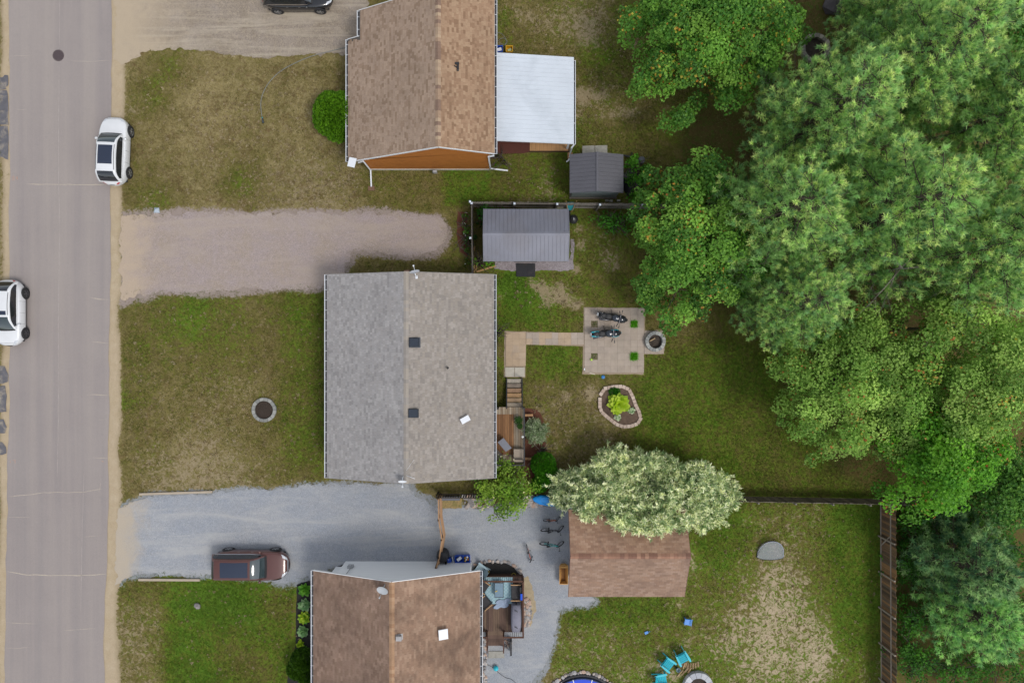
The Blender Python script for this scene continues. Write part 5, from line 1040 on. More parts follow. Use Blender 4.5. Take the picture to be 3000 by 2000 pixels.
# ---------------------------------------------------------------- mulch beds, gravel apron
M_red = simple('red_mulch', Ca('#6b4232'), .95, var=.35, scale=16, bump=1, bscale=35, dist=.03); M_blkm = simple('black_mulch', Ca('#33312f', .8), .95, var=.4, scale=16, bump=1, bscale=35, dist=.03); M_apr = gravel('shed_gravel', Ca('#a0979a'), Ca('#94898b'), Ca('#b3abad'))
bed('mulch_bed', jag(px([(1537,1196),(1572,1198),(1592,1225),(1600,1270),(1600,1330),(1612,1385),(1560,1400),(1537,1395)]), .1, .06, 51), .010, M_red, 'red mulch bed beside the grey house deck', 'mulch bed')
bed('mulch_bed', jag(px([(1340,620),(1368,618),(1372,700),(1366,752),(1346,735),(1338,690)]), .1, .06, 52), .010, M_red, 'narrow strip of red mulch outside the weathered fence', 'mulch bed')
bed('mulch_bed', jag(px([(870,1712),(905,1700),(960,1705),(985,1660),(1015,1648),(1015,1690),(960,1720),(930,2150),(838,2150),(842,1990),(848,1945),(866,1890),(868,1800)]), .1, .03, 53), .010, M_blkm, 'black mulch bed with hostas along the brown roofed house', 'mulch bed')
bed('gravel_apron', jag(px([(1452,764),(1668,764),(1672,700),(1682,700),(1680,790),(1640,797),(1600,790),(1560,797),(1480,793),(1450,786)]), .1, .08, 54), .010, M_apr, 'strip of loose stone along the larger shed', 'gravel')
bed('mulch_bed', jag(px([(1386,1690),(1388,1662),(1402,1650),(1440,1646),(1480,1648),(1505,1660),(1520,1678),(1524,1692)]), .1, .02, 55), .012, M_blkm, 'black mulch bed inside the curved rock border above the brown deck', 'mulch bed')
bed('straw_patch', jag(px([(1292,1458),(1352,1458),(1352,1488),(1293,1488)]), .1, .04, 56), .010, simple('dead_straw', Ca('#a08a5c'), .95, var=.4, scale=9, bump=1, bscale=25, dirt=(Ca('#5f6a2c'), .7, 3)), 'dead straw grass beside the timber rail fence', 'straw')
bed('sand_strip', jag(px([(1524,1688),(1548,1690),(1562,1720),(1566,1790),(1558,1830),(1538,1842),(1535,1760)]), .06, .12, 57), .010, simple('yellow_sand', Ca('#b0a083'), .95, var=.22, scale=5, bump=.4), 'strip of yellow sand between the brown deck and the gravel', 'sand')
# ---------------------------------------------------------------- rocks
M_rock = simple('pale_rock', (1,1,1), .9, var=.25, scale=11, bump=.6, bscale=25, attr=True); RKM = []
for k in range(9):
    rr = random.Random(900+k); bm = bmesh.new(); bmesh.ops.create_icosphere(bm, subdivisions=1, radius=.5)
    for v in bm.verts: v.co *= rr.uniform(.72,1.15)
    me = bpy.data.meshes.new('rock'); bm.to_mesh(me); bm.free(); at = me.color_attributes.new('Col', 'FLOAT_COLOR', 'CORNER'); c = rr.choice([Ca('#b0a59c', 1.2), Ca('#a3a09f', 1.2), Ca('#bfb4a6', 1.2), Ca('#8f8a88'), Ca('#b39a8a', 1.2)]); at.data.foreach_set('color', (*c, 1)*len(at.data)); me.materials.append(M_rock); RKM.append(me)
def rocks(name, pts, label, s=(.16,.32), seed=0, base=None):
    b = base or pts[0]; t = thing(name, (b[0], b[1], 0), 0, label, 'rocks'); rr = random.Random(seed)
    for p in pts:
        k = rr.uniform(*s); link('rock', rr.choice(RKM), t, (p[0]-b[0], p[1]-b[1], k*.16), (rr.uniform(-.4,.4), rr.uniform(-.4,.4), rr.uniform(0,6.28)), (k*rr.uniform(.9,1.5), k, k*.7))
def along(pp, step, jit, seed, rows=1, rowgap=.2):
    rr = random.Random(seed); pp = px(pp); out = []
    for a, b in zip(pp[:-1], pp[1:]):
        L = math.dist(a, b); k = max(1, int(L/step)); nx_, ny_ = -(b[1]-a[1])/L, (b[0]-a[0])/L
        for j in range(k):
            for q in range(rows): out.append((lerp(a[0], b[0], (j+.5)/k)+nx_*q*rowgap+rr.uniform(-jit,jit), lerp(a[1], b[1], (j+.5)/k)+ny_*q*rowgap+rr.uniform(-jit,jit)))
    return out
def scatter(poly, n, seed):
    rr = random.Random(seed); poly = px(poly); xs = [p[0] for p in poly]; ys = [p[1] for p in poly]; out = []
    while len(out) < n:
        x, y = rr.uniform(min(xs), max(xs)), rr.uniform(min(ys), max(ys))
        if bool(inpoly(np.array([x]), np.array([y]), poly)[0]): out.append((x, y))
    return out
rocks('rock_border', along([(1386,1660),(1400,1648),(1440,1642),(1485,1645),(1510,1656),(1524,1674),(1528,1690)], .24, .05, 1), 'curved border of pale rocks around the black mulch bed', (.2,.34), 1)
rocks('rock_border', scatter([(1536,1752),(1552,1755),(1556,1790),(1548,1830),(1536,1834)], 80, 2), 'strip of pale rocks along the right side of the brown deck', (.17,.30), 2)
rocks('rock_border', scatter([(1407,1872),(1427,1872),(1428,1920),(1424,1960),(1424,2040),(1405,2040)], 85, 3), 'strip of pale rocks along the brown roofed house below the deck', (.15,.28), 3)
rocks('rock_border', scatter([(1478,1874),(1497,1874),(1499,1890),(1479,1898)], 16, 4), 'few pale rocks beside the brown deck steps', (.14,.24), 4)
rocks('rock_pile', scatter([(1353,1450),(1420,1450),(1440,1468),(1430,1487),(1366,1487)], 70, 5), 'pile of pale rocks left of the flowering shrub', (.2,.4), 5)
rocks('rock_pile', scatter([(1528,1452),(1580,1452),(1600,1480),(1530,1484)], 50, 6), 'rocks beside the blue kayak right of the flowering shrub', (.2,.36), 6)
rr = random.Random(8); pc = P(1706,2092); rocks('rock_border', [(pc.x+math.cos(a)*2.78+rr.uniform(-.05,.05), pc.y+math.sin(a)*2.78+rr.uniform(-.05,.05)) for a in np.linspace(.1, math.pi-.1, 40)], 'arc of pale rocks around the blue pool at the bottom edge', (.2,.36), 7)
tag(link('fieldstone', RKM[2], None, P(578,1775,.08), (0,.3,.7), (.42,.55,.4)), 'single pale stone standing in the green front lawn at lower left', 'rock')
RKD = RKM[5].copy(); RKD.materials.clear(); RKD.materials.append(simple('dark_boulder', Ca('#4f4a4c'), .9, var=.3, scale=4, bump=.6, bscale=12)); o = link('fieldstone', RKD, None, P(2440,18,.25), (.2,.3,2.2), (1.5,2.1,1.1)); tag(o, 'large dark boulder at the top edge beside the pines', 'rock')
# pool
t = thing('pool', (pc.x, pc.y, 0), 0, 'round above ground pool with bright blue cover cut by the bottom edge', 'pool'); M_liner = simple('black_liner', (.012,.013,.017), .5, var=.3)
mb = MB(); mb.lathe([(2.72,.02),(2.72,.04),(2.40,.05),(2.40,.02)], 64); mb.build('liner', M_liner, t); mb = MB(); mb.lathe([(2.44,.04),(2.44,.16),(2.38,.16),(2.38,.10)], 64); mb.build('rim', simple('pool_rim', (.03,.05,.12), .4), t)
mb = MB(); mb.lathe([(2.38,.13),(1.6,.11),(.0001,.10)], 64); cv = mb.build('cover', simple('blue_cover', (.01,.05,.55), .35, var=.15, scale=2), t)
for k in range(12): a = k*math.pi/6+.26; mb = MB(); mb.bar((2.1*math.cos(a),2.1*math.sin(a),.14), (2.45*math.cos(a),2.45*math.sin(a),.17), .05, .015); mb.build('strap', M_white, cv)
mb = MB(); a = math.pi*.72; mb.bar((2.56*math.cos(a)-.3,2.56*math.sin(a)-.15,.08), (2.56*math.cos(a)+.3,2.56*math.sin(a)+.15,.08), .10, .05); tag(mb.build('pool_ladder', M_white, None, (pc.x, pc.y, 0)), 'short white pool ladder lying on the black liner', 'ladder')
# ---------------------------------------------------------------- decks
def deckboards(t, x0, x1, y0, y1, z, bw, colf, mat, gap=.012, th=.035):
    n = round((x1-x0)/bw); w = (x1-x0)/n; rr = random.Random(3)
    for i in range(n):
        for (ya, yb, c) in colf(x0+(i+.5)*w, rr):
            mb = MB(); mb.box((x0+(i+.5)*w, (ya+yb)/2, z-th/2), (w-gap, abs(yb-ya)-.004, th), col=c); mb.build('deck_board', mat, t, W(t))
M_db = simple('deck_wood', (1,1,1), .8, var=.22, stretch=(9,1,9), scale=2, attr=True)
DZ = .78; k_ = (H-DZ)/F; X0, X1, Yt, Yb = -52*k_, 37*k_, -192*k_, -356*k_; X0 = -1.58
t = d2 = thing('wooden_deck', ((X0+X1)/2, (Yt+Yb)/2, 0), 0, 'raised brown wooden deck with black railings behind the grey house', 'deck')
xin = 6*k_; ya, yb = -213*k_, -331*k_
def cf(x, rr):
    lt = rr.choice([Ca('#a08d74'), Ca('#937f68'), Ca('#b0a08a')]); dk = rr.choice([Ca('#8a6240'), Ca('#7d5838'), Ca('#966d48')])
    return [(Yt, ya, lt), (ya, yb, dk), (yb, Yb, lt)] if x < xin else [(Yt, Yb, rr.choice([Ca('#a89a86'), Ca('#9c8a73'), Ca('#8d7a62'), Ca('#b5a892')]))]
deckboards(t, X0, X1, Yb, Yt, DZ, .14, cf, M_db)
mb = MB(); mb.prism([(X0+.05,Yb+.05),(X1-.05,Yb+.05),(X1-.05,Yt-.05),(X0+.05,Yt-.05)], .0, DZ-.05); mb.build('skirt', simple('deck_skirt', Ca('#4c4038'), .9), t, W(t))
M_rl = simple('black_rail', (.02,.02,.024), .4, var=.1)
def railing(t, a, b, z, h, mat, n, top=.07, pw=.08, bcol=None):
    a = Vector((*a, z)); b = Vector((*b, z)); mb = MB(); mb.bar(a+Vector((0,0,h)), b+Vector((0,0,h)), top, .04); mb.bar(a+Vector((0,0,.08)), b+Vector((0,0,.08)), .04, .04); r = mb.build('railing', mat, t, W(t))
    me = MB().box((0,0,(h-.12)/2), (.022,.022,h-.12)).mesh('baluster'); me.materials.append(bcol or mat); pm = MB().box((0,0,h/2), (pw,pw,h)).mesh('post'); pm.materials.append(mat)
    for i in range(1, n): link('baluster', me, r, a.lerp(b, i/n)+Vector((0,0,.09)))
    for p in (a, b): link('post', pm, r, p)
railing(t, (X1-.04,Yt), (X1-.04,Yb), DZ, .92, M_rl, 32); railing(t, (X0+.05,Yb+.03), (X1-.04,Yb+.03), DZ, .92, M_rl, 16); railing(t, (X0+.05,Yt-.03), (X0+.70,Yt-.03), DZ, .92, M_rl, 6)
nst = 6
for i in range(nst):
    z_ = DZ*(1-(i+1)/(nst+1)); y_ = Yt-.02+(i+.5)*(1.82/nst); x0, x1 = -14*k_, 28*k_; mb = MB()
    c = [Ca('#9a8d7c'), Ca('#a58a6c'), Ca('#b08c64'), Ca('#a08064'), Ca('#8d8072'), Ca('#b5ab9c')][i % 6]; mb.box(((x0+x1)/2, y_, z_-.02), (x1-x0, .26, .04), col=c); mb.build('stair_tread', M_db, t, W(t))
for x_ in (-15.5*k_, 29.5*k_):
    mb = MB(); mb.bar((x_,Yt,DZ-.18), (x_,Yt+1.85,.02), .05, .26); mb.build('stringer', M_fbd, t, W(t)); mb = MB(); mb.bar((x_,Yt,DZ+.85), (x_,Yt+1.82,.95), .06, .04); rl_ = mb.build('stair_rail', M_rl, t, W(t))
    for q in range(7): f = q/6; mb = MB(); zz_ = lerp(DZ, .04, f); mb.box((x_, Yt+1.8*f, (zz_+lerp(DZ+.85,.95,f))/2), (.02+.05*(q in (0,6)),.02+.05*(q in (0,6)),lerp(DZ+.85,.95,f)-zz_)); mb.build('baluster', M_rl, rl_)
def DP(a, b, z): return P(a, b, z)
# things on that deck
M_gt = simple('grey_tabletop', Ca('#7e808a'), .5, var=.06)
def quadslab(name, pts, z, th, mat, t=None): mb = MB(); mb.prism([P2(a, b, z) for a, b in pts][::-1], z-th, z); return mb.build(name, mat, t, W(t) if t else None)
c_ = P(1479,1302,1.3); t = thing('side_table', (c_.x, c_.y, DZ), 0, 'grey rectangular table on the grey house deck', 'table'); quadslab('table_top', [(1458,1295),(1475,1282),(1499,1312),(1482,1323)], 1.42, .04, M_gt, t)
for a, b in ((1463,1295),(1475,1287),(1494,1311),(1482,1318)): p = P(a, b, 1.42); mb = MB(); mb.box((p.x,p.y,(1.38+DZ)/2), (.04,.04,1.38-DZ)); mb.build('leg', M_rl, t, W(t))
c_ = P(1519,1330,1.2); t = thing('patio_chair', (c_.x, c_.y, DZ), 0, 'beige cushioned seat in the corner of the grey house deck', 'chair'); mb = MB(); mb.box((0,0,.42), (.66,.72,.16), taper=.92); mb.build('cushion', simple('beige_fabric', Ca('#a89a8a'), .95, var=.08, bump=.2, bscale=90), t); mb = MB(); mb.box((0,0,.28), (.62,.68,.12)); mb.build('frame', M_rl, t); mb = MB(); mb.box((.0,-.36,.62), (.6,.12,.4)); mb.build('backrest', simple('beige_fabric_back', Ca('#9a8d7e'), .95), t)
for sx in (-1,1):
    for sy in (-1,1): mb = MB(); mb.box((sx*.28,sy*.31,.11), (.04,.04,.22)); mb.build('leg', M_rl, t)
c_ = P(1452,1332,1.2); t = thing('patio_chair', (-1.05, c_.y, DZ), .75, 'dark chair half under the eave on the grey house deck', 'chair'); mb = MB(); mb.box((0,0,.42), (.62,.62,.08)); mb.build('seat', simple('taupe_fabric', Ca('#6d645c'), .9), t); mb = MB(); mb.box((-.30,0,.72), (.06,.6,.6)); mb.build('backrest', simple('taupe_back', Ca('#6d645c'), .9), t)
for sx in (-1,1):
    for sy in (-1,1): mb = MB(); mb.box((sx*.27,sy*.27,.19), (.04,.04,.38)); mb.build('leg', M_rl, t)
def pot(px_, py_, z, r, label, cols, seed, h=.28, lr=.3, matp=None):
    c_ = P(px_, py_, z+h); t = thing('potted_plant', (c_.x, c_.y, z), 0, label, 'potted plant'); mb = MB(); mb.lathe([(.0001,0),(r*.7,0),(r,h),(r*.9,h),(r*.85,h*.85),(.0001,h*.85)], 16); mb.build('pot', matp or M_black, t)
    rng = np.random.default_rng(seed); n = 260; d = unitv(n, rng); d[:,2] = np.abs(d[:,2])*.8; p = d*lr*(.3+.7*rng.random((n, 1)))+np.array([[0,0,h+.03]]); nr = d*.4+np.array([[0,0,1.]]); nr /= np.linalg.norm(nr, axis=1, keepdims=True)
    link('foliage', np_mesh('foliage', *leaves(p, nr, .10, .06, pal(cols, n, rng), rng), M_leaf), t)
GR = [C('#3f6a2a', .9), C('#4f7a30', .9), C('#2f5522', .9)]
pot(1519,1231,DZ,.16,'larger potted green plant on the grey house deck',GR,1); pot(1523,1248,DZ,.12,'smaller potted green plant on the grey house deck',GR,2,lr=.18)
mb = MB(); p = P(1531,1279,1.75); mb.lathe([(.0001,-.08),(.06,-.05),(.08,0),(.06,.05),(.0001,.08)], 14, p); mb.box(p-Vector((0,0,.09)), (.05,.05,.06)); tag(mb.build('globe_light', simple('white_globe', (.7,.7,.68), .3, var=0)), 'small white globe light on the black deck railing', 'light')
M_pine = simple('fresh_pine_board', Ca('#c0936a'), .8, var=.15, stretch=(1,9,9))
for i, y_ in enumerate((1216, 1343)):
    t = thing('plank_bench', P(1550,y_,.35), 0, ['short fresh wood plank shelf at the top of the red mulch bed', 'short fresh wood plank shelf at the lower end of the red mulch bed'][i], 'shelf'); mb = MB(); mb.box((0,0,0), (.52,.15,.04)); mb.build('plank', M_pine, t)
    for sx in (-.2,.2): mb = MB(); mb.box((sx,0,-.185), (.05,.12,.33)); mb.build('leg', M_pine, t)
# ---------------------------------------------------------------- brown deck of the lower house
DZ3 = .55; k3 = (H-DZ3)/F; X0, X1, Yt, Yb = -2.66, 34*k3, -686*k3, -849*k3
t = d3 = thing('wooden_deck', ((X0+X1)/2, (Yt+Yb)/2, 0), 0, 'dark brown stained deck with railings behind the brown roofed house', 'deck'); BD = [Ca('#5f4a40'), Ca('#6b5448'), Ca('#544038'), Ca('#76604f')]
deckboards(t, X0, X1, Yb, Yt, DZ3, .14, lambda x, rr: [(Yt, Yb, rr.choice(BD))], M_db)
mb = MB(); mb.prism([(X0+.04,Yb+.04),(X1-.04,Yb+.04),(X1-.04,Yt-.04),(X0+.04,Yt-.04)], 0, DZ3-.05); mb.build('skirt', simple('brown_skirt', Ca('#4a342a'), .9), t, W(t))
M_br = simple('brown_rail', Ca('#5a3c2e'), .8, var=.2); M_bal = simple('black_baluster', (.015,.015,.017), .4)
railing(t, (X0+.7,Yt-.03), (X1-.04,Yt-.03), DZ3, .95, M_br, 20, .10, .1, M_bal); railing(t, (X1-.04,Yt-.03), (X1-.04,Yb+.03), DZ3, .95, M_br, 28, .10, .1, M_bal); railing(t, (-24*k3,Yb+.03), (X1-.04,Yb+.03), DZ3, .95, M_br, 9, .1, .1, M_bal); railing(t, (X0+.7,Yb+.03), (-73*k3,Yb+.03), DZ3, .95, M_br, 4, .1, .1, M_bal)
for i in range(4):
    z_ = DZ3*(1-(i+1)/5); mb = MB(); mb.box((-48.5*k3, Yb-.14-i*.28, z_-.02), (1.0,.27,.04), col=random.Random(i).choice(BD+[Ca('#8a7463')])); mb.build('stair_tread', M_db, t, W(t))
for x_ in (-72.5*k3, -24.5*k3):
    mb = MB(); mb.bar((x_,Yb,DZ3-.15), (x_,Yb-1.2,.0), .04, .2); mb.build('stringer', M_br, t, W(t)); mb = MB(); mb.bar((x_,Yb,DZ3+.88), (x_,Yb-1.22,.95), .07, .04); mb.build('stair_rail', M_br, t, W(t)); mb = MB(); mb.box((x_,Yb-1.2,.47), (.08,.08,.94)); mb.build('post', M_br, t, W(t))
mb = MB(); mb.prism(px([(1432,1906),(1476,1906),(1478,1925),(1430,1926)])[::-1], 0, .05); tag(mb.build('paving_slab', M_concrete), 'concrete pad at the foot of the brown deck steps', 'slab')
mb = MB(); mb.box(P(1497,1893,.35), (.12,.9,.7)); tag(mb.build('flower_stand', M_black), 'narrow black stand by the brown deck corner', 'stand')
m = NT('blue_rug'); m.set(.95, 0, .1); ck = m.n('ShaderNodeTexChecker'); ck.inputs['Scale'].default_value = 9; m.L(m.pos(), ck.inputs[0]); m.base(m.mix(ck.outputs['Fac'], Ca('#9cc0cc'), Ca('#b3cfd6')))
quadslab('outdoor_rug', [(1409,1689),(1502,1689),(1502,1750),(1498,1768),(1409,1769)], DZ3+.02, .016, m.m); tag(bpy.data.objects['outdoor_rug.001'], 'pale blue patterned rug on the dark brown deck', 'rug')
c_ = P(1462,1727,.95); t = thing('coffee_table', (c_.x, c_.y, DZ3+.02), 0, 'slate blue coffee table on the pale blue rug', 'table'); M_st = simple('slate_top', Ca('#7892a4'), .35, var=.1); mb = MB(); mb.box((0,0,.42), (.54,.90,.03)); mb.build('table_top', M_st, t); mb = MB()
for sx in (-1,1): mb.box((sx*.28,0,.42), (.03,.96,.05)); mb.box((0,sx*.465,.42), (.53,.03,.05))
mb.build('rim', M_rl, t)
for sx in (-1,1):
    for sy in (-1,1): mb = MB(); mb.box((sx*.26,sy*.44,.2), (.04,.04,.40)); mb.build('leg', M_rl, t)
mb = MB(); mb.box(P(1454,1731,1.03), (.14,.05,.03), .5); tag(mb.build('yellow_bottle', simple('yellow', Ca('#d9b84a'), .5)), 'small yellow bottle lying on the slate coffee table', 'bottle')
M_wk = simple('charcoal_cushion', (.045,.043,.045), .95, var=.12, bump=.3, bscale=80); M_arm = simple('teak_arm', Ca('#b8946c'), .7, var=.15)
def lounge(c, rz, w, label, z=DZ3+.02):
    t = thing('lounge_chair', (c[0], c[1], z), rz, label, 'chair'); mb = MB(); mb.box((0,0,.36), (.62,w-.1,.14), taper=.94); mb.build('seat', M_wk, t); mb = MB(); mb.box((-.30,0,.58), (.14,w-.1,.46), taper=.9); mb.build('backrest', M_wk, t)
    for s_ in (-1,1):
        mb = MB(); mb.box((.02,s_*(w/2-.02),.56), (.66,.06,.03)); mb.build('armrest', M_arm, t)
        for sx in (-.28,.30): mb = MB(); mb.box((sx,s_*(w/2-.02),.27), (.045,.045,.54)); mb.build('leg', M_rl, t)
    mb = MB(); mb.box((0,0,.26), (.64,w-.12,.05)); mb.build('frame', M_rl, t); return t
c_ = P(1512,1733,.95); lounge((c_.x,c_.y), math.pi, 1.05, 'charcoal loveseat with pale arms at the right of the blue rug'); c_ = P(1416,1716,.95); lounge((c_.x,c_.y), -.6, .72, 'charcoal chair at the upper left of the blue rug'); c_ = P(1420,1764,.95); lounge((c_.x,c_.y), .7, .78, 'charcoal chair at the lower left of the blue rug')
# crumpled blue cover
rng = np.random.default_rng(4); c_ = P(1471,1768,DZ3+.1); nx_ = 16; pts = []
for i in range(nx_):
    row = []
    for j in range(nx_):
        u, v = i/(nx_-1)-.5, j/(nx_-1)-.5; r_ = 1+.25*math.sin(4*math.atan2(v, u)+.5); row.append((u*1.05*r_*(1-.3*abs(v)), v*.52*r_, .05+.09*float(fbm(np.array(u*5+3), np.array(v*5), 1, 3, 77))*(1-max(abs(u),abs(v))*1.2)))
    pts.append(row)
mb = MB(); mb.grid(pts); o = mb.build('folded_cover', simple('pale_blue_cloth', Ca('#a3b3cb'), .8, var=.1), None, (c_.x, c_.y, DZ3), (0,0,.35)); tag(o, 'crumpled pale blue cloth at the edge of the rug', 'cloth')
sm = o.modifiers.new('solid', 'SOLIDIFY'); sm.thickness = .015
# covered grill: boxy draped cover
def loft(stations, n=20, p=2.6, z0=False):
    "stations (x, halfw, zlow, zhigh): superelliptic sections along x"
    rows = []
    for (x, w, zl, zh) in stations:
        row = []
        for k in range(n):
            a = 2*math.pi*k/n; cs, sn = math.cos(a), math.sin(a); row.append((x, w*math.copysign(abs(cs)**(2/p), cs), (zl+zh)/2+(zh-zl)/2*math.copysign(abs(sn)**(2/p), sn)))
        rows.append(row)
    return rows
c_ = P(1512,1806,1.1); t = thing('covered_grill', (c_.x, c_.y, DZ3), math.pi/2, 'barbecue grill under a fitted grey cover on the brown deck', 'grill'); mb = MB(); rows = loft([(-.88,.02,.05,.7),(-.86,.28,.04,.85),(-.6,.33,.03,.92),(-.3,.34,.03,1.06),(.2,.34,.03,1.08),(.45,.33,.03,.94),(.82,.30,.03,.88),(.85,.03,.05,.8)], 20, 4); mb.grid(rows, close_v=True); mb.build('cover', simple('grey_cover', Ca('#83828f'), .7, var=.12, scale=4, bump=.5, bscale=6, dist=.05), t)
for sx in (-.55,.5): mb = MB(); mb.bar((sx,-.1,1.02), (sx+.12,.1,1.03), .03, .05); mb.build('handle', M_black, t)
for sx in (-.7,.7): mb = MB(); mb.lathe([(.0001,-.28),(.06,-.28),(.06,.28),(.0001,.28)], 12, (sx,0,.06), M=Matrix.Rotation(math.pi/2,3,'X')); mb.build('wheel', M_black, t)
mb = MB(); p = P(1530,1748,1.5); mb.box(p, (.20,.40,.03)); mb.box(p+Vector((.11,0,-.16)), (.02,.40,.32)); mb.box(p+Vector((-.11,0,-.12)), (.02,.38,.24)); tag(mb.build('towel', simple('royal_blue_towel', (.02,.09,.55), .95)), 'royal blue towel hanging over the brown deck railing', 'towel')
# ---------------------------------------------------------------- adirondack chairs
def adirondack(c, rz, mat, label, group=None, s=1.0):
    t = thing('adirondack_chair', (c[0], c[1], 0), rz, label, 'chair', group); t.scale = (s, s, s)
    for i in range(5): mb = MB(); mb.box((.28-i*.105,0,.36-i*.028), (.095,.54,.022), M=Matrix.Rotation(-.26,3,'Y')); mb.build('seat_slat', mat, t)
    for i in range(5): y_ = (i-2)*.108; mb = MB(); hh = .78-.05*abs(i-2); mb.bar((-.22,y_,.26), (-.22-.34*hh,y_*1.05,.26+hh*.92), .098, .022, up=(1,0,.4)); mb.build('back_slat', mat, t)
    for s_ in (-1,1):
        mb = MB(); mb.prism([(-.42,s_*.28),(-.42,s_*.36),(.20,s_*.42),(.38,s_*.40),(.40,s_*.30),(.2,s_*.27)][::-s_], .53, .555); mb.build('armrest', mat, t); mb = MB(); mb.box((.30,s_*.32,.27), (.10,.03,.53)); mb.build('leg', mat, t); mb = MB(); mb.bar((.33,s_*.285,.33), (-.55,s_*.285,.03), .03, .11); mb.build('leg', mat, t)
    mb = MB(); mb.bar((-.36,-.34,.54), (-.36,.34,.54), .06, .03); mb.build('back_rail', mat, t); return t
M_teal = simple('turquoise_plastic', (.02,.42,.52), .45, var=.06)
for (a, b, rz, lab) in ((1957,1944,R(-38),'turquoise plastic chair left of the pair near the firewood'), (2000,1926,R(-62),'turquoise plastic chair right of the pair near the firewood'), (1938,1990,R(10),'turquoise plastic chair cut by the bottom edge')):
    c_ = P(a, b, .4); adirondack((c_.x, c_.y), rz, M_teal, lab, 'turquoise plastic chairs')
c_ = P(1408,1669,.4); adirondack((c_.x, c_.y), R(145), simple('grey_blue_paint', Ca('#9db4bd'), .6), 'pale blue grey slatted chair in the black mulch bed')
mb = MB(); c_ = P(1986,1960,.2); mb.lathe([(.0001,0),(.10,0),(.14,.26),(.15,.30),(.12,.31),(.10,.20),(.0001,.2)], 18, (c_.x,c_.y,0)); tag(mb.build('bucket', simple('zinc', Ca('#6f8790'), .45, .5, var=.15)), 'small zinc bucket between the turquoise chairs and the firewood', 'bucket')
rr = random.Random(12)
for i, (a, b, rz) in enumerate([(1998,1946,1.2),(2004,1949,1.25),(2010,1946,1.3),(2016,1950,1.35),(2023,1951,1.4),(2031,1950,1.5),(2038,1948,1.55),(2046,1945,1.62),(1996,1968,.8),(2002,1972,.85),(2008,1966,.7),(1990,1974,.9),(2012,1960,.9),(2020,1962,1.1)]):
    p = P(a, b, .06); mb = MB(); L_ = rr.uniform(.34,.46); mb.add([(-L_/2,-.055,0),(-L_/2,.055,0),(-L_/2,0,.09),(L_/2,-.055,0),(L_/2,.055,0),(L_/2,0,.09)], [(0,2,1),(3,4,5),(0,1,4,3),(1,2,5,4),(2,0,3,5)]); tag(mb.build('firewood', M_lw, None, (p.x,p.y,.01+.05*(i > 11)), (rr.uniform(-.3,.3),0,rz)), ['leftmost upright log in the firewood heap','second upright log from the left in the firewood heap','third upright log from the left in the firewood heap','fourth upright log from the left in the firewood heap','fifth upright log from the left in the firewood heap','sixth upright log from the left in the firewood heap','second upright log from the right in the firewood heap','rightmost upright log in the firewood heap','slanted log at the lower left of the firewood heap','lowest slanted log of the firewood heap','slanted log in the centre of the firewood heap','slanted log nearest the zinc bucket','upper log lying on top at the middle of the heap','upper log lying on top nearest the stone fire pit'][i], 'log', 'firewood by the stone fire pit')
# ================================================================ CARS
M_tyre = simple('tyre_rubber', (.018,.018,.019), .85, var=.2, scale=20); M_rim = simple('alloy_rim', (.42,.43,.45), .3, .8, var=.05); M_rimd = simple('dark_alloy', (.12,.12,.13), .35, .7, var=.05)
M_cg = simple('tinted_glass', (.012,.015,.02), .04, var=0, spec=.9); M_ws = simple('windscreen_glass', (.03,.045,.05), .03, var=0, spec=1.0); M_roofg = simple('glass_roof', (.014,.022,.045), .08, var=0, spec=.8)
M_trim = simple('black_trim', (.02,.02,.022), .5, var=.1); M_chrome = simple('chrome', (.7,.7,.72), .12, 1.0, var=0); M_hl = simple('headlight_lens', (.55,.57,.6), .08, .3, var=0); M_tl = simple('tail_light', (.45,.01,.02), .15, var=0)
FY = [-.84,-.95,-.99,-1,-.99,-.955,-.90,-.80,-.45,0,.45,.80,.90,.955,.99,1,.99,.95,.84]; FZ = [0,.06,.22,.50,.74,.88,.955,.985,1.01,1.02,1.01,.985,.955,.88,.74,.50,.22,.06,0]; VV = [i/(len(FY)-1) for i in range(len(FY))]
def carpaint(name, col, metal=.0, rough=.35): 
    m = NT(name); m.set(rough, metal, .5, .8); m.base(m.scale(col, m.mapr(m.noise(1.5, 3), .3, .7, .96, 1.04))); return m.m
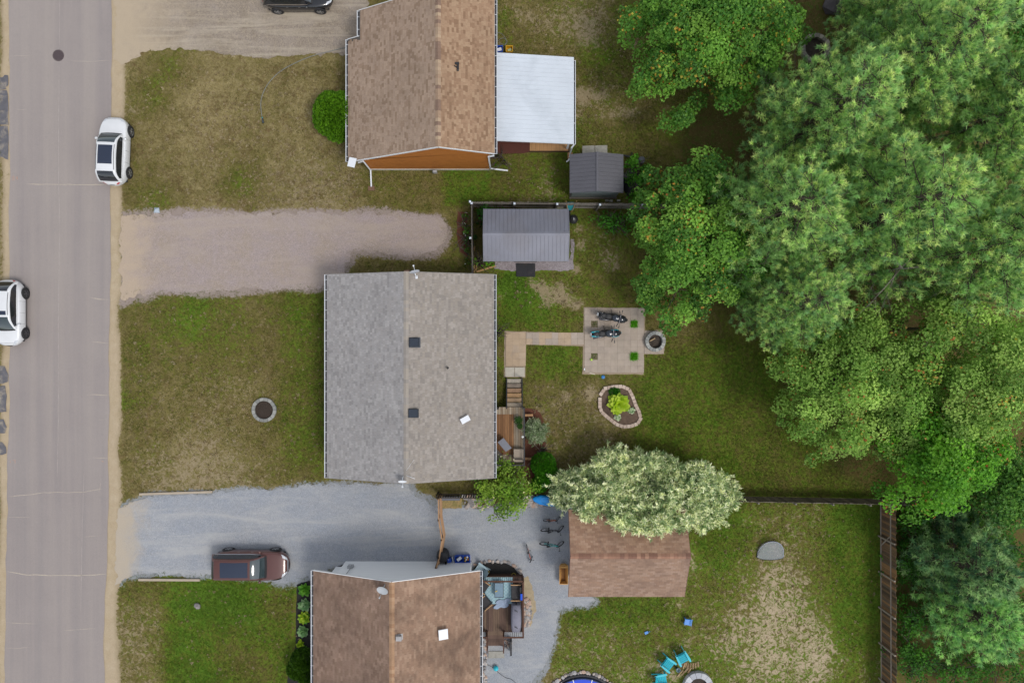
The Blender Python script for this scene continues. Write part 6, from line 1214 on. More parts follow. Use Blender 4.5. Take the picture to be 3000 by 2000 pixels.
def car(name, loc, rz, L, Wd, Hr, paint, label, top, cab, rim=M_rim, roofglass=None, rails=True, mirrors=True, chrome=False, lowtrim=M_trim):
    "top: deck profile [(u,z)], cab: (uA,uB,uC,uD) rear-glass base, roof rear, roof front, windscreen base; u 0 rear, 1 front"
    t = thing(name, loc, rz, label, 'car'); tu = [a for a, b in top]; tz = [b for a, b in top]
    def body(u, v):
        x = -L/2+L*u; e = abs(2*u-1); w = Wd/2*max(0, 1-min(1, e)**5.2)**.43; zd = np.interp(u, tu, tz); zb = .24+.16*max(0, e-.8)/.2
        return Vector((x+(.0), w*np.interp(v, VV, FY), zb+(zd-zb)*np.interp(v, VV, FZ)))
    us = [0, .004, .012, .025, .045, .07, .1, .14]+[.18+i*.04 for i in range(17)]+[.86, .9, .93, .955, .975, .988, .996, 1]
    vs = VV; mb = MB(); mb.grid([[body(u, v) for v in vs] for u in us]); b_ = mb.build('body', paint, t)
    uA, uB, uC, uD = cab; zb_ = lambda u: float(np.interp(u, tu, tz)); zmid = zb_(.5); wb = Wd/2*.905; wr = Wd/2*.66
    cu = [uA, uB, (uB+uC)/2, uC, uD]; cz = [zb_(uA), Hr-.05, Hr, Hr-.035, zb_(uD)]
    from bisect import bisect
    def prof(a):
        if a <= uB: s_ = min(1, max(0, (a-uA)/(uB-uA))); return cz[0]+(cz[1]-cz[0])*math.sin(s_*math.pi/2)**.85
        if a >= uC: s_ = max(0, (uD-a)/(uD-uC)); return cz[4]+(cz[3]-cz[4])*math.sin(min(1, s_)*math.pi/2)**.9
        s_ = (a-uB)/(uC-uB); return cz[1]+(cz[3]-cz[1])*s_+.05*math.sin(math.pi*s_)
    BY = [-1,-.97,-.5,-.04,0,.06,.3,.5,.7,.94,1,1.04,1.5,1.97,2]
    def cabf(u, b):
        "b 0..1 across: 0-.18 left side wall, .18-.82 roof, .82-1 right wall"
        z0 = zb_(u)-.03; zt = prof(u); f = max(0, (zt-z0))/(Hr-zmid+.03); bowed = .05*L*0
        yb = wb*(1-.12*max(0, (u-uC)/(uD-uC+1e-6))-.10*max(0, (uB-u)/(uB-uA+1e-6))); yt = lerp(yb, wr, min(1, f))
        if b < .18: s_ = b/.18; y, z = -lerp(yb, yt, s_), lerp(z0, zt-.035*min(1, f*2), s_)
        elif b > .82: s_ = (1-b)/.18; y, z = lerp(yb, yt, s_), lerp(z0, zt-.035*min(1, f*2), s_)
        else: s_ = (b-.18)/.64*2-1; y, z = yt*s_, zt-.035*min(1, f*2)*abs(s_)**3+.02*(1-s_*s_)
        cx = -L/2+L*u; s2 = (b-.5)*2
        if u > uC: cx -= .11*abs(s2)**2.2*(u-uC)/(uD-uC)
        if u < uB: cx += .09*abs(s2)**2.2*(uB-u)/(uB-uA)
        return Vector((cx, y, z))
    aa = list(np.linspace(uA, uB, 8))+list(np.linspace(uB, uC, 9)[1:])+list(np.linspace(uC, uD, 9)[1:]); bb = [0,.05,.1,.14,.17,.19,.23,.3,.4,.5,.6,.7,.77,.81,.83,.86,.9,.95,1]
    mb = MB(); mb.grid([[cabf(u, b) for b in bb] for u in aa]); mb.build('roof', paint, t)
    def patch(S, u0, u1, v0, v1, nu, nv, off, mat, nm, par=t, shear=0):
        rows = []
        for i in range(nu+1):
            row = []
            for j in range(nv+1):
                v = lerp(v0, v1, j/nv); u = lerp(u0, u1, i/nu)+shear*(j/nv-.5); e = .003; p = S(u, v); du = S(u+e, v)-S(u-e, v); dv = S(u, v+e)-S(u, v-e); n = du.cross(dv)
                n = n.normalized() if n.length > 1e-12 else Vector((0,0,1)); n = -n if n.dot(p-Vector((p.x*.7,0,.5))) < 0 else n; row.append(p+n*off)
            rows.append(row)
        mb = MB(); mb.grid(rows); return mb.build(nm, mat, par)
    wsc = patch(cabf, uC+.012, uD-.006, .215, .785, 6, 12, .006, M_ws, 'windscreen'); patch(cabf, uD-.016, uD+.004, .20, .80, 2, 12, .010, M_trim, 'wiper_cowl')
    patch(cabf, uA+.012, uB-.012, .24, .76, 5, 10, .006, M_cg, 'rear_window')
    for (v0, v1) in ((.035,.150), (.965,.850)): patch(cabf, uA+.045, uD-.055, v0, v1, 16, 3, .006, M_cg, 'side_window')
    if roofglass:
        g0, g1 = roofglass; patch(cabf, g0, g1, .26, .74, 6, 8, .006, M_roofg, 'sunroof')
    if rails:
        for v in (.205, .795): patch(cabf, uB+.01, uC-.02, v-.008, v+.008, 10, 1, .016, M_trim, 'roof_rail')
    for s_ in (0, 1):
        f = (lambda v: v) if s_ == 0 else (lambda v: 1-v)
        patch(body, .915, .982, f(.30), f(.405), 6, 4, .007, M_hl, 'headlight', shear=.02); patch(body, .012, .06, f(.24), f(.36), 5, 4, .007, M_tl, 'tail_light')
        patch(body, .20, .80, f(.015), f(.085), 12, 2, .010, lowtrim, 'sill')
        for du in (.33, .50, .665): patch(body, du-.0012, du+.0012, f(.12), f(.29), 1, 6, .004, M_trim, 'door_seam')
        for du in (.36, .53): patch(body, du, du+.03, f(.265), f(.275), 2, 1, .014, M_chrome if chrome else paint, 'door_handle')
        if chrome: patch(cabf, uA+.05, uD-.06, .02 if s_ == 0 else .98, .035 if s_ == 0 else .965, 14, 1, .009, M_chrome, 'window_trim')
    patch(body, .9885, .9985, .40, .60, 3, 8, .008, M_trim, 'grille'); patch(body, .955, .958, .36, .64, 1, 8, .004, M_trim, 'hood_seam')
    if chrome: patch(body, .978, .988, .36, .64, 2, 10, .008, M_chrome, 'chrome_strip')
    patch(body, .0015, .006, .40, .60, 2, 6, .008, M_trim, 'rear_trim')
    if mirrors:
        for s_ in (-1, 1):
            p = cabf(uD-.075, .02 if s_ < 0 else .98); mb = MB(); rows = loft([(-.06,.012,.0,.08),(-.04,.10,-.02,.12),(.02,.11,-.02,.12),(.08,.06,.0,.10),(.10,.01,.03,.07)], 12, 2.4); rows = [[Vector(q)+p+Vector((0,s_*.16,.0)) for q in r_] for r_ in rows]; mb.grid(rows, close_v=True); mb.build('mirror', paint, t)
    tw = MB(); rw = .345
    tw.lathe([(.235,-.105),(.32,-.11),(rw,-.085),(rw,.085),(.32,.11),(.235,.105)], 28); tme = tw.mesh('tyre'); tme.materials.append(M_tyre)
    rm = MB(); rm.lathe([(.24,.095),(.225,.10),(.215,.06),(.0001,.06)], 28)
    for k in range(5):
        a = k*2*math.pi/5
        for da in (-.16, .16): rm.bar((math.cos(a)*.05,math.sin(a)*.05,.085), (math.cos(a+da)*.22,math.sin(a+da)*.22,.09), .035, .03)
    rm.lathe([(.0001,.105),(.05,.10),(.055,.07)], 12); rme = rm.mesh('rim'); rme.materials.append(rim); bk = MB(); bk.lathe([(.22,.065),(.0001,.064)], 20); 
    for xx in (-.295*L, .305*L):
        for s_ in (-1, 1):
            mb = MB(); mb.lathe([(.0001,.004),(.385,.004),(.405,-.03)], 32, (xx, s_*(Wd/2-.004), rw+.01), M=Matrix.Rotation(-s_*math.pi/2, 3, 'X')); mb.build('wheel_arch', M_trim, t)
            w = thing('wheel', (xx, s_*(Wd/2-.085), rw), 0); w.parent = t; w.rotation_euler = (-s_*math.pi/2, 0, 0)
            link('tyre', tme, w); link('rim', rme, w)
    mb = MB(); mb.box((0,0,.26), (L*.86, Wd*.80, .10)); mb.build('underbody', M_trim, t)
    return t
SUV = [(0,.62),(.015,.80),(.05,.94),(.12,.99),(.3,1.0),(.6,.98),(.70,.97),(.80,.935),(.9,.86),(.955,.79),(.985,.68),(1,.5)]
M_wp_ = carpaint('white_paint', (.62,.63,.64)); M_bp = carpaint('maroon_metallic', (.085,.026,.020), .15, .32); M_kp = carpaint('black_paint', (.010,.011,.014), .1, .2)
c_ = (-25.86, 12.36); car('parked_car', (c_[0], c_[1], .014), R(90)-R(2.2), 4.45, 1.84, 1.62, M_wp_, 'white compact SUV with dark sunroof parked on the street beside the upper lawn', SUV, (.03,.17,.56,.74), roofglass=(.26,.53))
car('parked_car', (-32.68, 1.86, .014), R(-90), 4.32, 1.82, 1.56, M_wp_, 'white hatchback half cut by the left edge of the picture', SUV, (.03,.20,.56,.77), rim=M_rimd, roofglass=(.48,.54))
car('parked_car', (-17.02, -14.52, .006), 0, 5.1, 1.92, 1.68, M_bp, 'dark maroon SUV with glass roof on the grey gravel driveway', SUV, (.025,.13,.56,.735), roofglass=(.20,.545), rails=False, chrome=True)
car('parked_car', (-13.95, 22.46, .006), 0, 4.62, 1.86, 1.58, M_kp, 'glossy black SUV cut by the top edge on the tan driveway', SUV, (.03,.17,.56,.74), chrome=True, lowtrim=M_chrome)
# ================================================================ MOTORCYCLES
def wheel(t, x, r, w, loc_y=0, name='wheel', rimmat=M_rimd, spokes=5, steer=0):
    wt = thing(name, (x, loc_y, r), 0); wt.parent = t; wt.rotation_euler = (math.pi/2, 0, steer) if not steer else (math.pi/2, 0, steer)
    mb = MB(); mb.lathe([(r*.72,-w*.4),(r*.9,-w*.5),(r,-w*.2),(r,w*.2),(r*.9,w*.5),(r*.72,w*.4)], 28); mb.build('tyre', M_tyre, wt)
    mb = MB(); mb.lathe([(r*.74,-w*.3),(r*.70,-w*.2),(r*.70,w*.2),(r*.74,w*.3)], 24); mb.lathe([(.0001,-w*.35),(.04,-w*.35),(.04,w*.35),(.0001,w*.35)], 10)
    for k in range(spokes): a = k*2*math.pi/spokes; mb.bar((0.03*math.cos(a),0.03*math.sin(a),0), (r*.72*math.cos(a),r*.72*math.sin(a),0), max(.006, w*.18), max(.005, w*.15))
    mb.build('rim', rimmat, wt); return wt
M_gb = simple('gloss_black', (.014,.016,.020), .22, var=.1, coat=.5); M_seat = simple('black_vinyl', (.02,.02,.022), .6, var=.15); M_tq = simple('teal_fairing', (.01,.28,.34), .25, var=.05, coat=.4); M_slate = simple('slate_gloss', (.022,.027,.036), .22, var=.05, coat=.5); M_steel = simple('steel', (.45,.46,.48), .3, .9, var=.1)
def lobj(name, st, mat, t, n=16, p=2.3): mb = MB(); mb.grid(loft(st, n, p), close_v=True); return mb.build(name, mat, t)
def motorcycle(c, rz, label, tank, nose, tail, lean=.12, steer=-.25):
    t = thing('motorcycle', (c[0], c[1], .045), rz, label, 'motorcycle'); t.rotation_euler = (lean, 0, rz); t.scale = (1.02, 1.38, 1)
    wheel(t, -.68, .31, .17); wheel(t, .70, .30, .12)
    lobj('engine', [(-.3,.02,.3,.5),(-.28,.14,.22,.62),(.1,.17,.18,.66),(.36,.15,.2,.62),(.4,.02,.3,.5)], M_trim, t); lobj('frame', [(-.45,.02,.5,.7),(-.4,.10,.46,.76),(.3,.11,.62,.86),(.46,.03,.75,.92)], M_gb, t)
    tk = lobj('tank', [(-.08,.02,.78,.84),(-.06,.10,.72,.90),(.05,.155,.70,.97),(.2,.175,.70,1.01),(.34,.15,.74,1.0),(.42,.04,.80,.95)], tank, t)
    mb = MB(); mb.lathe([(.024,.0),(.042,.0),(.042,.008),(.024,.008)], 18, (.2,0,1.012)); mb.lathe([(.0001,.004),(.012,.004)], 12, (.2,0,1.012)); mb.build('fuel_cap', M_chrome, tk)
    lobj('seat', [(-.50,.03,.76,.82),(-.47,.12,.72,.86),(-.3,.14,.70,.83),(-.12,.10,.70,.81),(-.05,.03,.74,.80)], M_seat, t); lobj('passenger_seat', [(-.85,.03,.84,.90),(-.8,.085,.80,.95),(-.6,.115,.78,.93),(-.48,.10,.76,.89),(-.45,.03,.79,.85)], M_seat, t)
    for s_ in (-1, 1):
        mb = MB(); rows = [[Vector(q)+Vector((0,s_*.10,0)) for q in r_] for r_ in loft([(-.98,.012,.84,.88),(-.9,.035,.78,.90),(-.65,.045,.70,.86),(-.4,.02,.68,.78)], 10)]; mb.grid(rows, close_v=True); mb.build('tail_panel', tail, t)
        mb = MB(); rows = [[Vector(q)+Vector((0,s_*.13,0)) for q in r_] for r_ in loft([(.25,.02,.50,.66),(.4,.06,.42,.82),(.62,.06,.46,.84),(.8,.02,.58,.74)], 10)]; mb.grid(rows, close_v=True); mb.build('side_fairing', nose, t)
        mb = MB(); mb.bar((.40,s_*.16,1.0), (.30,s_*.36,.98), .03, .03); mb.tube([(.34,s_*.24,.99),(.28,s_*.38,.97)], .022, 8); mb.build('handlebar', M_black, t)
        mb = MB(); mb.bar((.46,s_*.16,1.02), (.44,s_*.34,1.12), .015, .015); mb.box((.44,s_*.37,1.13), (.05,.12,.06)); mb.build('mirror', M_black, t); mb = MB(); mb.tube([(.44,s_*.10,.95),(.70,s_*.085,.32)], .028, 8); mb.build('fork', M_trim, t)
    lobj('front_fairing', [(.40,.03,.84,.98),(.46,.13,.74,1.04),(.62,.15,.68,1.00),(.80,.12,.66,.90),(.92,.05,.68,.80),(.95,.01,.70,.76)], M_gb, t); lobj('windscreen', [(.44,.10,.98,1.08),(.52,.11,.98,1.12),(.68,.08,.93,1.03),(.76,.02,.9,.95)], M_cg, t)
    mb = MB(); mb.bar((.42,-.18,1.01), (.42,.18,1.01), .05, .03); mb.build('triple_clamp', M_rimd, t); lobj('front_fender', [(.42,.01,.52,.56),(.5,.06,.56,.62),(.7,.065,.6,.645),(.92,.06,.56,.61),(1.0,.01,.48,.52)], nose, t)
    mb = MB(); mb.tube([(.1,-.14,.2),(-.3,-.2,.24),(-.8,-.22,.42)], [.03,.045,.055], 10); mb.build('exhaust', M_rimd, t); mb = MB(); mb.tube([(-.05,.12,.2),(-.1,.32,.0)], .014, 6); mb.build('kickstand', M_trim, t); mb = MB(); mb.box((-.98,0,.86), (.03,.14,.05)); mb.build('tail_light', M_hl, t); mb = MB(); mb.box((-1.02,0,.66), (.02,.16,.12)); mb.build('plate', M_white, t)
    return t
c_ = P(1795,926,.5); motorcycle((c_.x, c_.y), R(-12), 'all black motorcycle at the top of the patio', M_slate, M_gb, M_gb); c_ = P(1775,973,.5); motorcycle((c_.x, c_.y), R(2), 'black motorcycle with teal fairing edges on the patio', M_slate, M_tq, M_tq)
# ================================================================ BICYCLES
def bicycle(c, rz, frame, label, s=1.0, steer=.5, lean=.03, seatcol=None):
    t = thing('bicycle', (c[0], c[1], .006), rz, label, 'bicycle'); t.rotation_euler = (lean, 0, rz); t.scale = (s, s, s); r = .31
    wheel(t, -.5, r, .045, spokes=14, rimmat=M_steel); wf = wheel(t, .52, r, .045, spokes=14, rimmat=M_steel, steer=steer)
    mb = MB()
    for a, b, w in (((-.12,0,.30),(-.22,0,.74),.018), ((-.20,0,.66),(.36,0,.74),.02), ((-.12,0,.30),(.38,0,.66),.022), ((.37,0,.62),(.35,0,.80),.02)): mb.tube([a, b], w, 8)
    for s_ in (-1, 1): mb.tube([(-.12,0,.30),(-.5,s_*.04,r)], .011, 6); mb.tube([(-.20,0,.64),(-.5,s_*.04,r)], .009, 6)
    mb.build('frame', frame, t); mb = MB()
    for s_ in (-1, 1): mb.tube([(.38,s_*.04,.62),(.52,s_*.045,r)], .013, 6)
    mb.build('fork', M_trim, t); mb = MB(); hb = Vector((.35,0,.86)); q = rotz(steer); mb.tube([(.355,0,.78),hb], .014, 6); mb.tube([hb+q @ Vector((-.06,-.29,.03)), hb+q @ Vector((.03,-.1,0)), hb+q @ Vector((.03,.1,0)), hb+q @ Vector((-.06,.29,.03))], .014, 7); mb.build('handlebar', M_trim, t)
    for s_ in (-1, 1): mb = MB(); mb.tube([hb+q @ Vector((-.06,s_*.29,.03)), hb+q @ Vector((-.08,s_*.20,.02))], .02, 7); mb.build('grip', M_black, t)
    mb = MB(); mb.tube([(-.22,0,.72),(-.235,0,.80)], .014, 6); mb.build('seat_post', M_steel, t); lobj('saddle', [(-.37,.01,.80,.84),(-.35,.075,.79,.85),(-.25,.07,.79,.84),(-.12,.02,.80,.83),(-.09,.006,.81,.82)], seatcol or M_seat, t, 12)
    mb = MB(); mb.lathe([(.0001,.02),(.085,.02),(.085,.03),(.0001,.03)], 16, (-.12,-.0,.30), M=Matrix.Rotation(math.pi/2,3,'X')); mb.tube([(-.12,-.06,.30),(.0,-.09,.20)], .012, 6); mb.tube([(-.12,.06,.30),(-.24,.09,.40)], .012, 6); mb.build('crankset', M_steel, t)
    for x_, y_, z_ in ((0,-.14,.20), (-.24,.14,.40)): mb = MB(); mb.box((x_,y_,z_), (.09,.09,.025)); mb.build('pedal', M_black, t)
    return t
M_or = simple('orange_frame', (.50,.13,.03), .35, var=.05); M_tf = simple('turquoise_frame', (.02,.36,.34), .35, var=.05); M_bf = simple('black_frame', (.02,.02,.025), .35); M_rf = simple('red_orange_frame', (.45,.09,.04), .35)
c_ = P(1617,1522,.3); bicycle((c_.x, c_.y), R(6), M_or, 'small orange bicycle nearest the willow', .72, .8); c_ = P(1619,1550,.3); bicycle((c_.x, c_.y), R(4), M_bf, 'black bicycle between the orange and the turquoise one', 1.0, .75)
c_ = P(1617,1592,.3); bicycle((c_.x, c_.y), R(-2), M_tf, 'turquoise bicycle beside the garage', 1.04, .65); c_ = P(1551,1621,.3); bicycle((c_.x, c_.y), R(-72), M_rf, 'red orange child bicycle standing alone on the gravel', .78, -.7)
# ================================================================ SMALL THINGS
M_dw = simple('dish_grey', (.36,.38,.40), .4, var=.05); M_dww = simple('dish_white', (.66,.68,.71), .4, var=.04)
def dish(p, az, tilt, r, mat, label, name='satellite_dish', arm=.5):
    t = thing(name, p, az, label, 'dish'); M = Matrix.Rotation(tilt, 3, 'Y'); mb = MB(); prof = [(r*f, .18*r*f*f) for f in (.001,.25,.5,.75,1)]; o = Vector((.12,0,.42))
    mb.lathe(prof, 24, o, M=M, sx=.92); mb.lathe([(a, b-.012) for a, b in prof[::-1]], 24, o, M=M, sx=.92); mb.build('reflector', mat, t); e = o+M @ Vector((r*.55,0,r*1.25)); mb = MB(); mb.tube([o+M @ Vector((r*.9,0,.1*r)), e], .014, 6); mb.build('feed_arm', mat, t)
    mb = MB(); mb.box(e, (.10,.08,.07), M=M); mb.build('receiver', mat, t); mb = MB(); mb.tube([(-.12,0,-.06),(-.02,0,.3),tuple(o)], .025, 8); mb.box((-.12,0,-.03), (.18,.14,.03)); mb.build('mast', mat, t)
dish(P(1219,806,4.50), R(100), R(64), .30, M_dww, 'white satellite dish at the top end of the grey roof'); dish(P(1182,1398,4.56), R(-88), R(60), .25, M_dww, 'white satellite dish at the lower end of the grey roof')
dish(P(1127,1714,4.72), R(-110), R(30), .34, M_dw, 'round grey satellite dish at the ridge of the brown roof')
def flat(c, w, h, rz, tilt, label, stem=.3):
    t = thing('flat_antenna', c, rz, label, 'antenna'); mb = MB(); mb.box((0,0,stem), (w,h,.04), M=Matrix.Rotation(tilt,3,'Y')); mb.build('panel', M_dww, t); mb = MB(); mb.tube([(0,0,-.05),(0,0,stem-.02)], .02, 8); mb.build('mast', M_dw, t); mb = MB(); mb.box((0,0,.0), (.16,.16,.02)); mb.build('foot', M_dw, t)
flat(P(1364,1227,3.50), .56, .34, R(28), .12, 'white flat rectangular antenna on the right slope of the grey roof'); flat(P(1034,479,2.25), .48, .58, R(-14), -.15, 'white flat antenna at the lower left corner of the tan roof', .25)
# thin antenna wires by the lower grey roof dish
mb = MB(); mb.tube([P(1190,1392,4.66), P(1216,1402,4.62)], .012, 5); mb.tube([P(1190,1378,4.66), P(1213,1346,4.58)], .006, 4); tag(mb.build('antenna_wire', M_dww), 'thin pale wires lying at the lower end of the grey roof', 'wire')
# hose on the upper lawn
def curve(pts, r, name, mat, label, cat, z=.03, n=8):
    P_ = [P(a, b, z) for a, b in pts]; out = []
    for i in range(len(P_)-1):
        p0, p1, p2, p3 = P_[max(i-1,0)], P_[i], P_[i+1], P_[min(i+2,len(P_)-1)]
        for k in range(n): s_ = k/n; out.append(.5*((2*p1)+(p2-p0)*s_+(2*p0-5*p1+4*p2-p3)*s_*s_+(3*p1-p0-3*p2+p3)*s_**3))
    out.append(P_[-1]); mb = MB(); mb.tube(out, r, 6); return tag(mb.build(name, mat), label, cat)
M_hose = simple('grey_hose', Ca('#8b8d88'), .6, var=.1)
curve([(1030,134),(990,145),(930,160),(880,178),(825,207),(790,240),(770,275),(764,305),(767,340)], .022, 'garden_hose', M_hose, 'grey garden hose curving over the upper lawn', 'hose'); t = thing('hose_nozzle', P(770,354,.05), R(-80), 'dark spray nozzle with teal collar at the end of the hose', 'nozzle'); mb = MB(); mb.tube([(-.18,0,0),(.16,0,0)], [.04,.07], 10); mb.build('barrel', simple('nozzle_black', (.03,.04,.045), .4), t); mb = MB(); mb.tube([(-.24,0,0),(-.17,0,0)], .035, 10); mb.build('collar', M_teal, t)
curve([(1455,95),(1470,100),(1482,115),(1480,130),(1466,128),(1462,118),(1474,112),(1486,122),(1478,134)], .014, 'cable', M_hose, 'tangled grey cable by the blue and yellow bins', 'cable')
curve([(1420,1942),(1440,1952),(1452,1962),(1478,1982),(1500,1990),(1520,2010)], .012, 'cable', M_trim, 'thin dark cable on the gravel beside the turquoise ball', 'cable')
# bins
def bin_(c, w, d, h, rz, mat, label, fill=None, name='storage_bin', z=0):
    t = thing(name, (c[0], c[1], z), rz, label, 'bin'); mb = MB(); x, y = w/2, d/2; k = .86
    vs = [(sx*x*k,sy*y*k,0) for sx, sy in ((-1,-1),(1,-1),(1,1),(-1,1))]+[(sx*x,sy*y,h) for sx, sy in ((-1,-1),(1,-1),(1,1),(-1,1))]+[(sx*(x-.03),sy*(y-.03),h) for sx, sy in ((-1,-1),(1,-1),(1,1),(-1,1))]+[(sx*(x*k-.03),sy*(y*k-.03),.03) for sx, sy in ((-1,-1),(1,-1),(1,1),(-1,1))]
    mb.add(vs, [(3,2,1,0)]+[(i,(i+1)%4,4+(i+1)%4,4+i) for i in range(4)]+[(4+i,4+(i+1)%4,8+(i+1)%4,8+i) for i in range(4)]+[(8+i,8+(i+1)%4,12+(i+1)%4,12+i) for i in range(4)]+[(12,13,14,15)]); mb.build('bin_body', mat, t); return t
M_blu = simple('blue_plastic', (.012,.07,.42), .4, var=.08); M_yel = simple('yellow_plastic', (.62,.36,.02), .4, var=.08)
c_ = P(1463,143,.3); bin_((c_.x,c_.y), .46, .40, .34, 0, M_blu, 'blue recycling box beside the white patio cover'); mb = MB(); mb.box((c_.x,c_.y-.02,.14), (.3,.2,.2), .3); tag(mb.build('paper_bundle', M_white), 'white papers inside the blue recycling box at the patio cover', 'paper')
c_ = P(1492,143,.3); bin_((c_.x,c_.y), .46, .40, .34, 0, M_yel, 'yellow recycling box beside the white patio cover'); mb = MB(); mb.box((c_.x+.02,c_.y-.04,.13), (.24,.16,.16), .5); tag(mb.build('carton', simple('pale_green', Ca('#a9b58a'), .8)), 'pale green carton inside the yellow recycling box', 'carton')
c_ = P(1345,1637,.35); bin_((c_.x,c_.y), .56, .46, .36, .05, M_blu, 'left blue recycling box against the white wall of the lower house'); mb = MB(); mb.box((c_.x,c_.y,.20), (.32,.18,.26), .7); tag(mb.build('white_bag', simple('bag_white', (.6,.62,.66), .5)), 'crumpled white bag in the left blue recycling box', 'bag')
c_ = P(1367,1637,.35); bin_((c_.x,c_.y), .46, .46, .36, 0, M_blu, 'right blue recycling box filled with bottles by the white wall')
rr = random.Random(5)
for i, (dx, dy, cc) in enumerate(((-.12,.05,'#d9a02a'), (-.05,-.08,'#e0e0da'), (.05,.06,'#c9c4b8'), (.12,-.04,'#b8713a'), (.0,.12,'#dedede'), (-.12,-.12,'#d9b02a'))):
    mb = MB(); mb.tube([(c_.x+dx,c_.y+dy,.06),(c_.x+dx+rr.uniform(-.04,.04),c_.y+dy+rr.uniform(-.04,.04),.34)], [.05,.045], 10); mb.tube([(c_.x+dx,c_.y+dy,.33),(c_.x+dx,c_.y+dy,.42)], [.03,.018], 8)
    tag(mb.build('bottle', simple('bottle_'+cc[1:], Ca(cc), .3, var=0)), ['amber bottle at the left in the right blue recycling box','white bottle at the lower middle of the right blue recycling box','beige bottle at the middle of the right blue recycling box','rust brown bottle at the right in the right blue recycling box','white bottle at the top of the right blue recycling box','yellow bottle in the lower corner of the right blue recycling box'][i], 'bottle')
mb = MB(); mb.box(P(1327,1636,.2), (.04,.36,.4), .25); tag(mb.build('cardboard', simple('pale_card', (.5,.52,.56), .8)), 'pale flattened box leaning on the left blue recycling box', 'cardboard')
t = thing('rain_barrel', P(1300,1618), 0, 'large black barrel beside the timber rail fence', 'barrel'); mb = MB(); mb.lathe([(.0001,0),(.34,0),(.40,.4),(.38,.85),(.33,.95),(.0001,.97)], 24); mb.build('barrel_body', M_black, t); mb = MB(); mb.lathe([(.402,.38),(.415,.40),(.402,.42)], 24); mb.build('hoop', M_black, t)
t = thing('trash_can', P(1298,1635), 0, 'open round black trash can against the white wall', 'trash can'); mb = MB(); mb.lathe([(.0001,.0),(.25,0),(.31,.68),(.335,.70),(.335,.74),(.29,.74),(.28,.68),(.23,.05),(.0001,.05)], 24); mb.build('can_body', M_black, t); mb = MB(); mb.tube([(.33,.0,.6),(.42,.05,.66),(.42,.15,.66),(.30,.18,.6)], .015, 6); mb.build('handle', M_steel, t)
mb = MB(); mb.box(P(1316,1640,.3)+Vector((0,0,-.1)), (.26,.26,.4), .3); tag(mb.build('blue_bucket', M_blu), 'small blue tub between the trash can and the recycling boxes', 'tub')
mb = MB(); mb.prism(px([(1296,1451),(1348,1451),(1348,1462),(1296,1462)])[::-1], 0, .35); tag(mb.build('planter_box', simple('slate_planter', Ca('#6d6f78'), .7, var=.1)), 'long slate grey planter box beside the picket fence', 'planter')
# blue kayak shaped sled under the willow
t = thing('kayak', P(1600,1464,.2), R(-8), 'bright blue plastic kayak under the willow', 'kayak'); M_ky = simple('kayak_blue', (.01,.24,.66), .35, var=.08, scale=3); lobj('hull', [(-.9,.01,.12,.2),(-.8,.16,.04,.26),(-.4,.32,.0,.3),(.2,.34,.0,.3),(.8,.28,.02,.3),(1.2,.12,.06,.28),(1.3,.01,.15,.22)], M_ky, t); mb = MB(); mb.lathe([(.2,.30),(.22,.33),(.26,.30)], 20, sx=1.6, sy=1); mb.build('cockpit_rim', M_ky, t)
# wooden planter trough beside the garage
t = thing('wooden_trough', P(1651,1680,.3), 0, 'golden wooden trough standing beside the garage', 'trough'); M_gold = simple('golden_wood', Ca('#d2a05c'), .75, var=.15, stretch=(6,1,6), scale=2)
for sx in (-1,1): mb = MB(); mb.add([(sx*.12,-.55,-.28),(sx*.12,.55,-.28),(sx*.26,-.58,.22),(sx*.26,.58,.22),(sx*.15,-.55,-.28),(sx*.15,.55,-.28),(sx*.29,-.58,.22),(sx*.29,.58,.22)], [(0,1,3,2),(4,6,7,5),(2,3,7,6),(0,2,6,4),(1,5,7,3)]); mb.build('side_board', M_gold, t)
for sy in (-1,1): mb = MB(); mb.add([(-.15,sy*.56,-.28),(.15,sy*.56,-.28),(.27,sy*.58,.22),(-.27,sy*.58,.22),(-.15,sy*.6,-.28),(.15,sy*.6,-.28),(.27,sy*.62,.22),(-.27,sy*.62,.22)], [(0,1,2,3),(7,6,5,4),(3,2,6,7),(0,3,7,4),(1,5,6,2)]); mb.build('end_board', M_gold, t)
mb = MB(); mb.box((0,0,-.27), (.26,1.1,.03)); mb.build('bottom_board', simple('trough_bottom', Ca('#8a6238'), .8), t); mb = MB(); mb.box((0,.5,.235), (.5,.09,.03)); mb.build('cross_slat', M_gold, t)
for sy in (-1,1): mb = MB(); mb.box((0,sy*.45,-.285), (.3,.06,.03)); mb.build('foot', M_gold, t)
# pop-up net goal
t = thing('popup_goal', P(2256,1630), 0, 'grey pop up net goal standing on the sandy lawn', 'goal'); mb = MB(); n = 18; sn = lambda i: math.sin(math.pi*i/n)
arch = [(-.86*math.cos(math.pi*i/n), .02+1.12*sn(i)**.8, .03+.45*sn(i)**.8) for i in range(n+1)]; base = [(-.90*math.cos(math.pi*i/n), .02-.22*sn(i), .03) for i in range(n+1)]
top_ = [(-.88*math.cos(math.pi*i/n), .03+1.0*sn(i)**.8, .03) for i in range(n+1)]
M_net = NT('net_fabric'); M_net.set(.8, 0, .2); M_net.base((.36,.39,.42)); tr_ = M_net.n('ShaderNodeBsdfTransparent'); mx = M_net.n('ShaderNodeMixShader'); mx.inputs[0].default_value = .55; M_net.L(M_net.b.outputs[0], mx.inputs[1]); M_net.L(tr_.outputs[0], mx.inputs[2]); M_net.L(mx.outputs[0], M_net.out.inputs['Surface'])
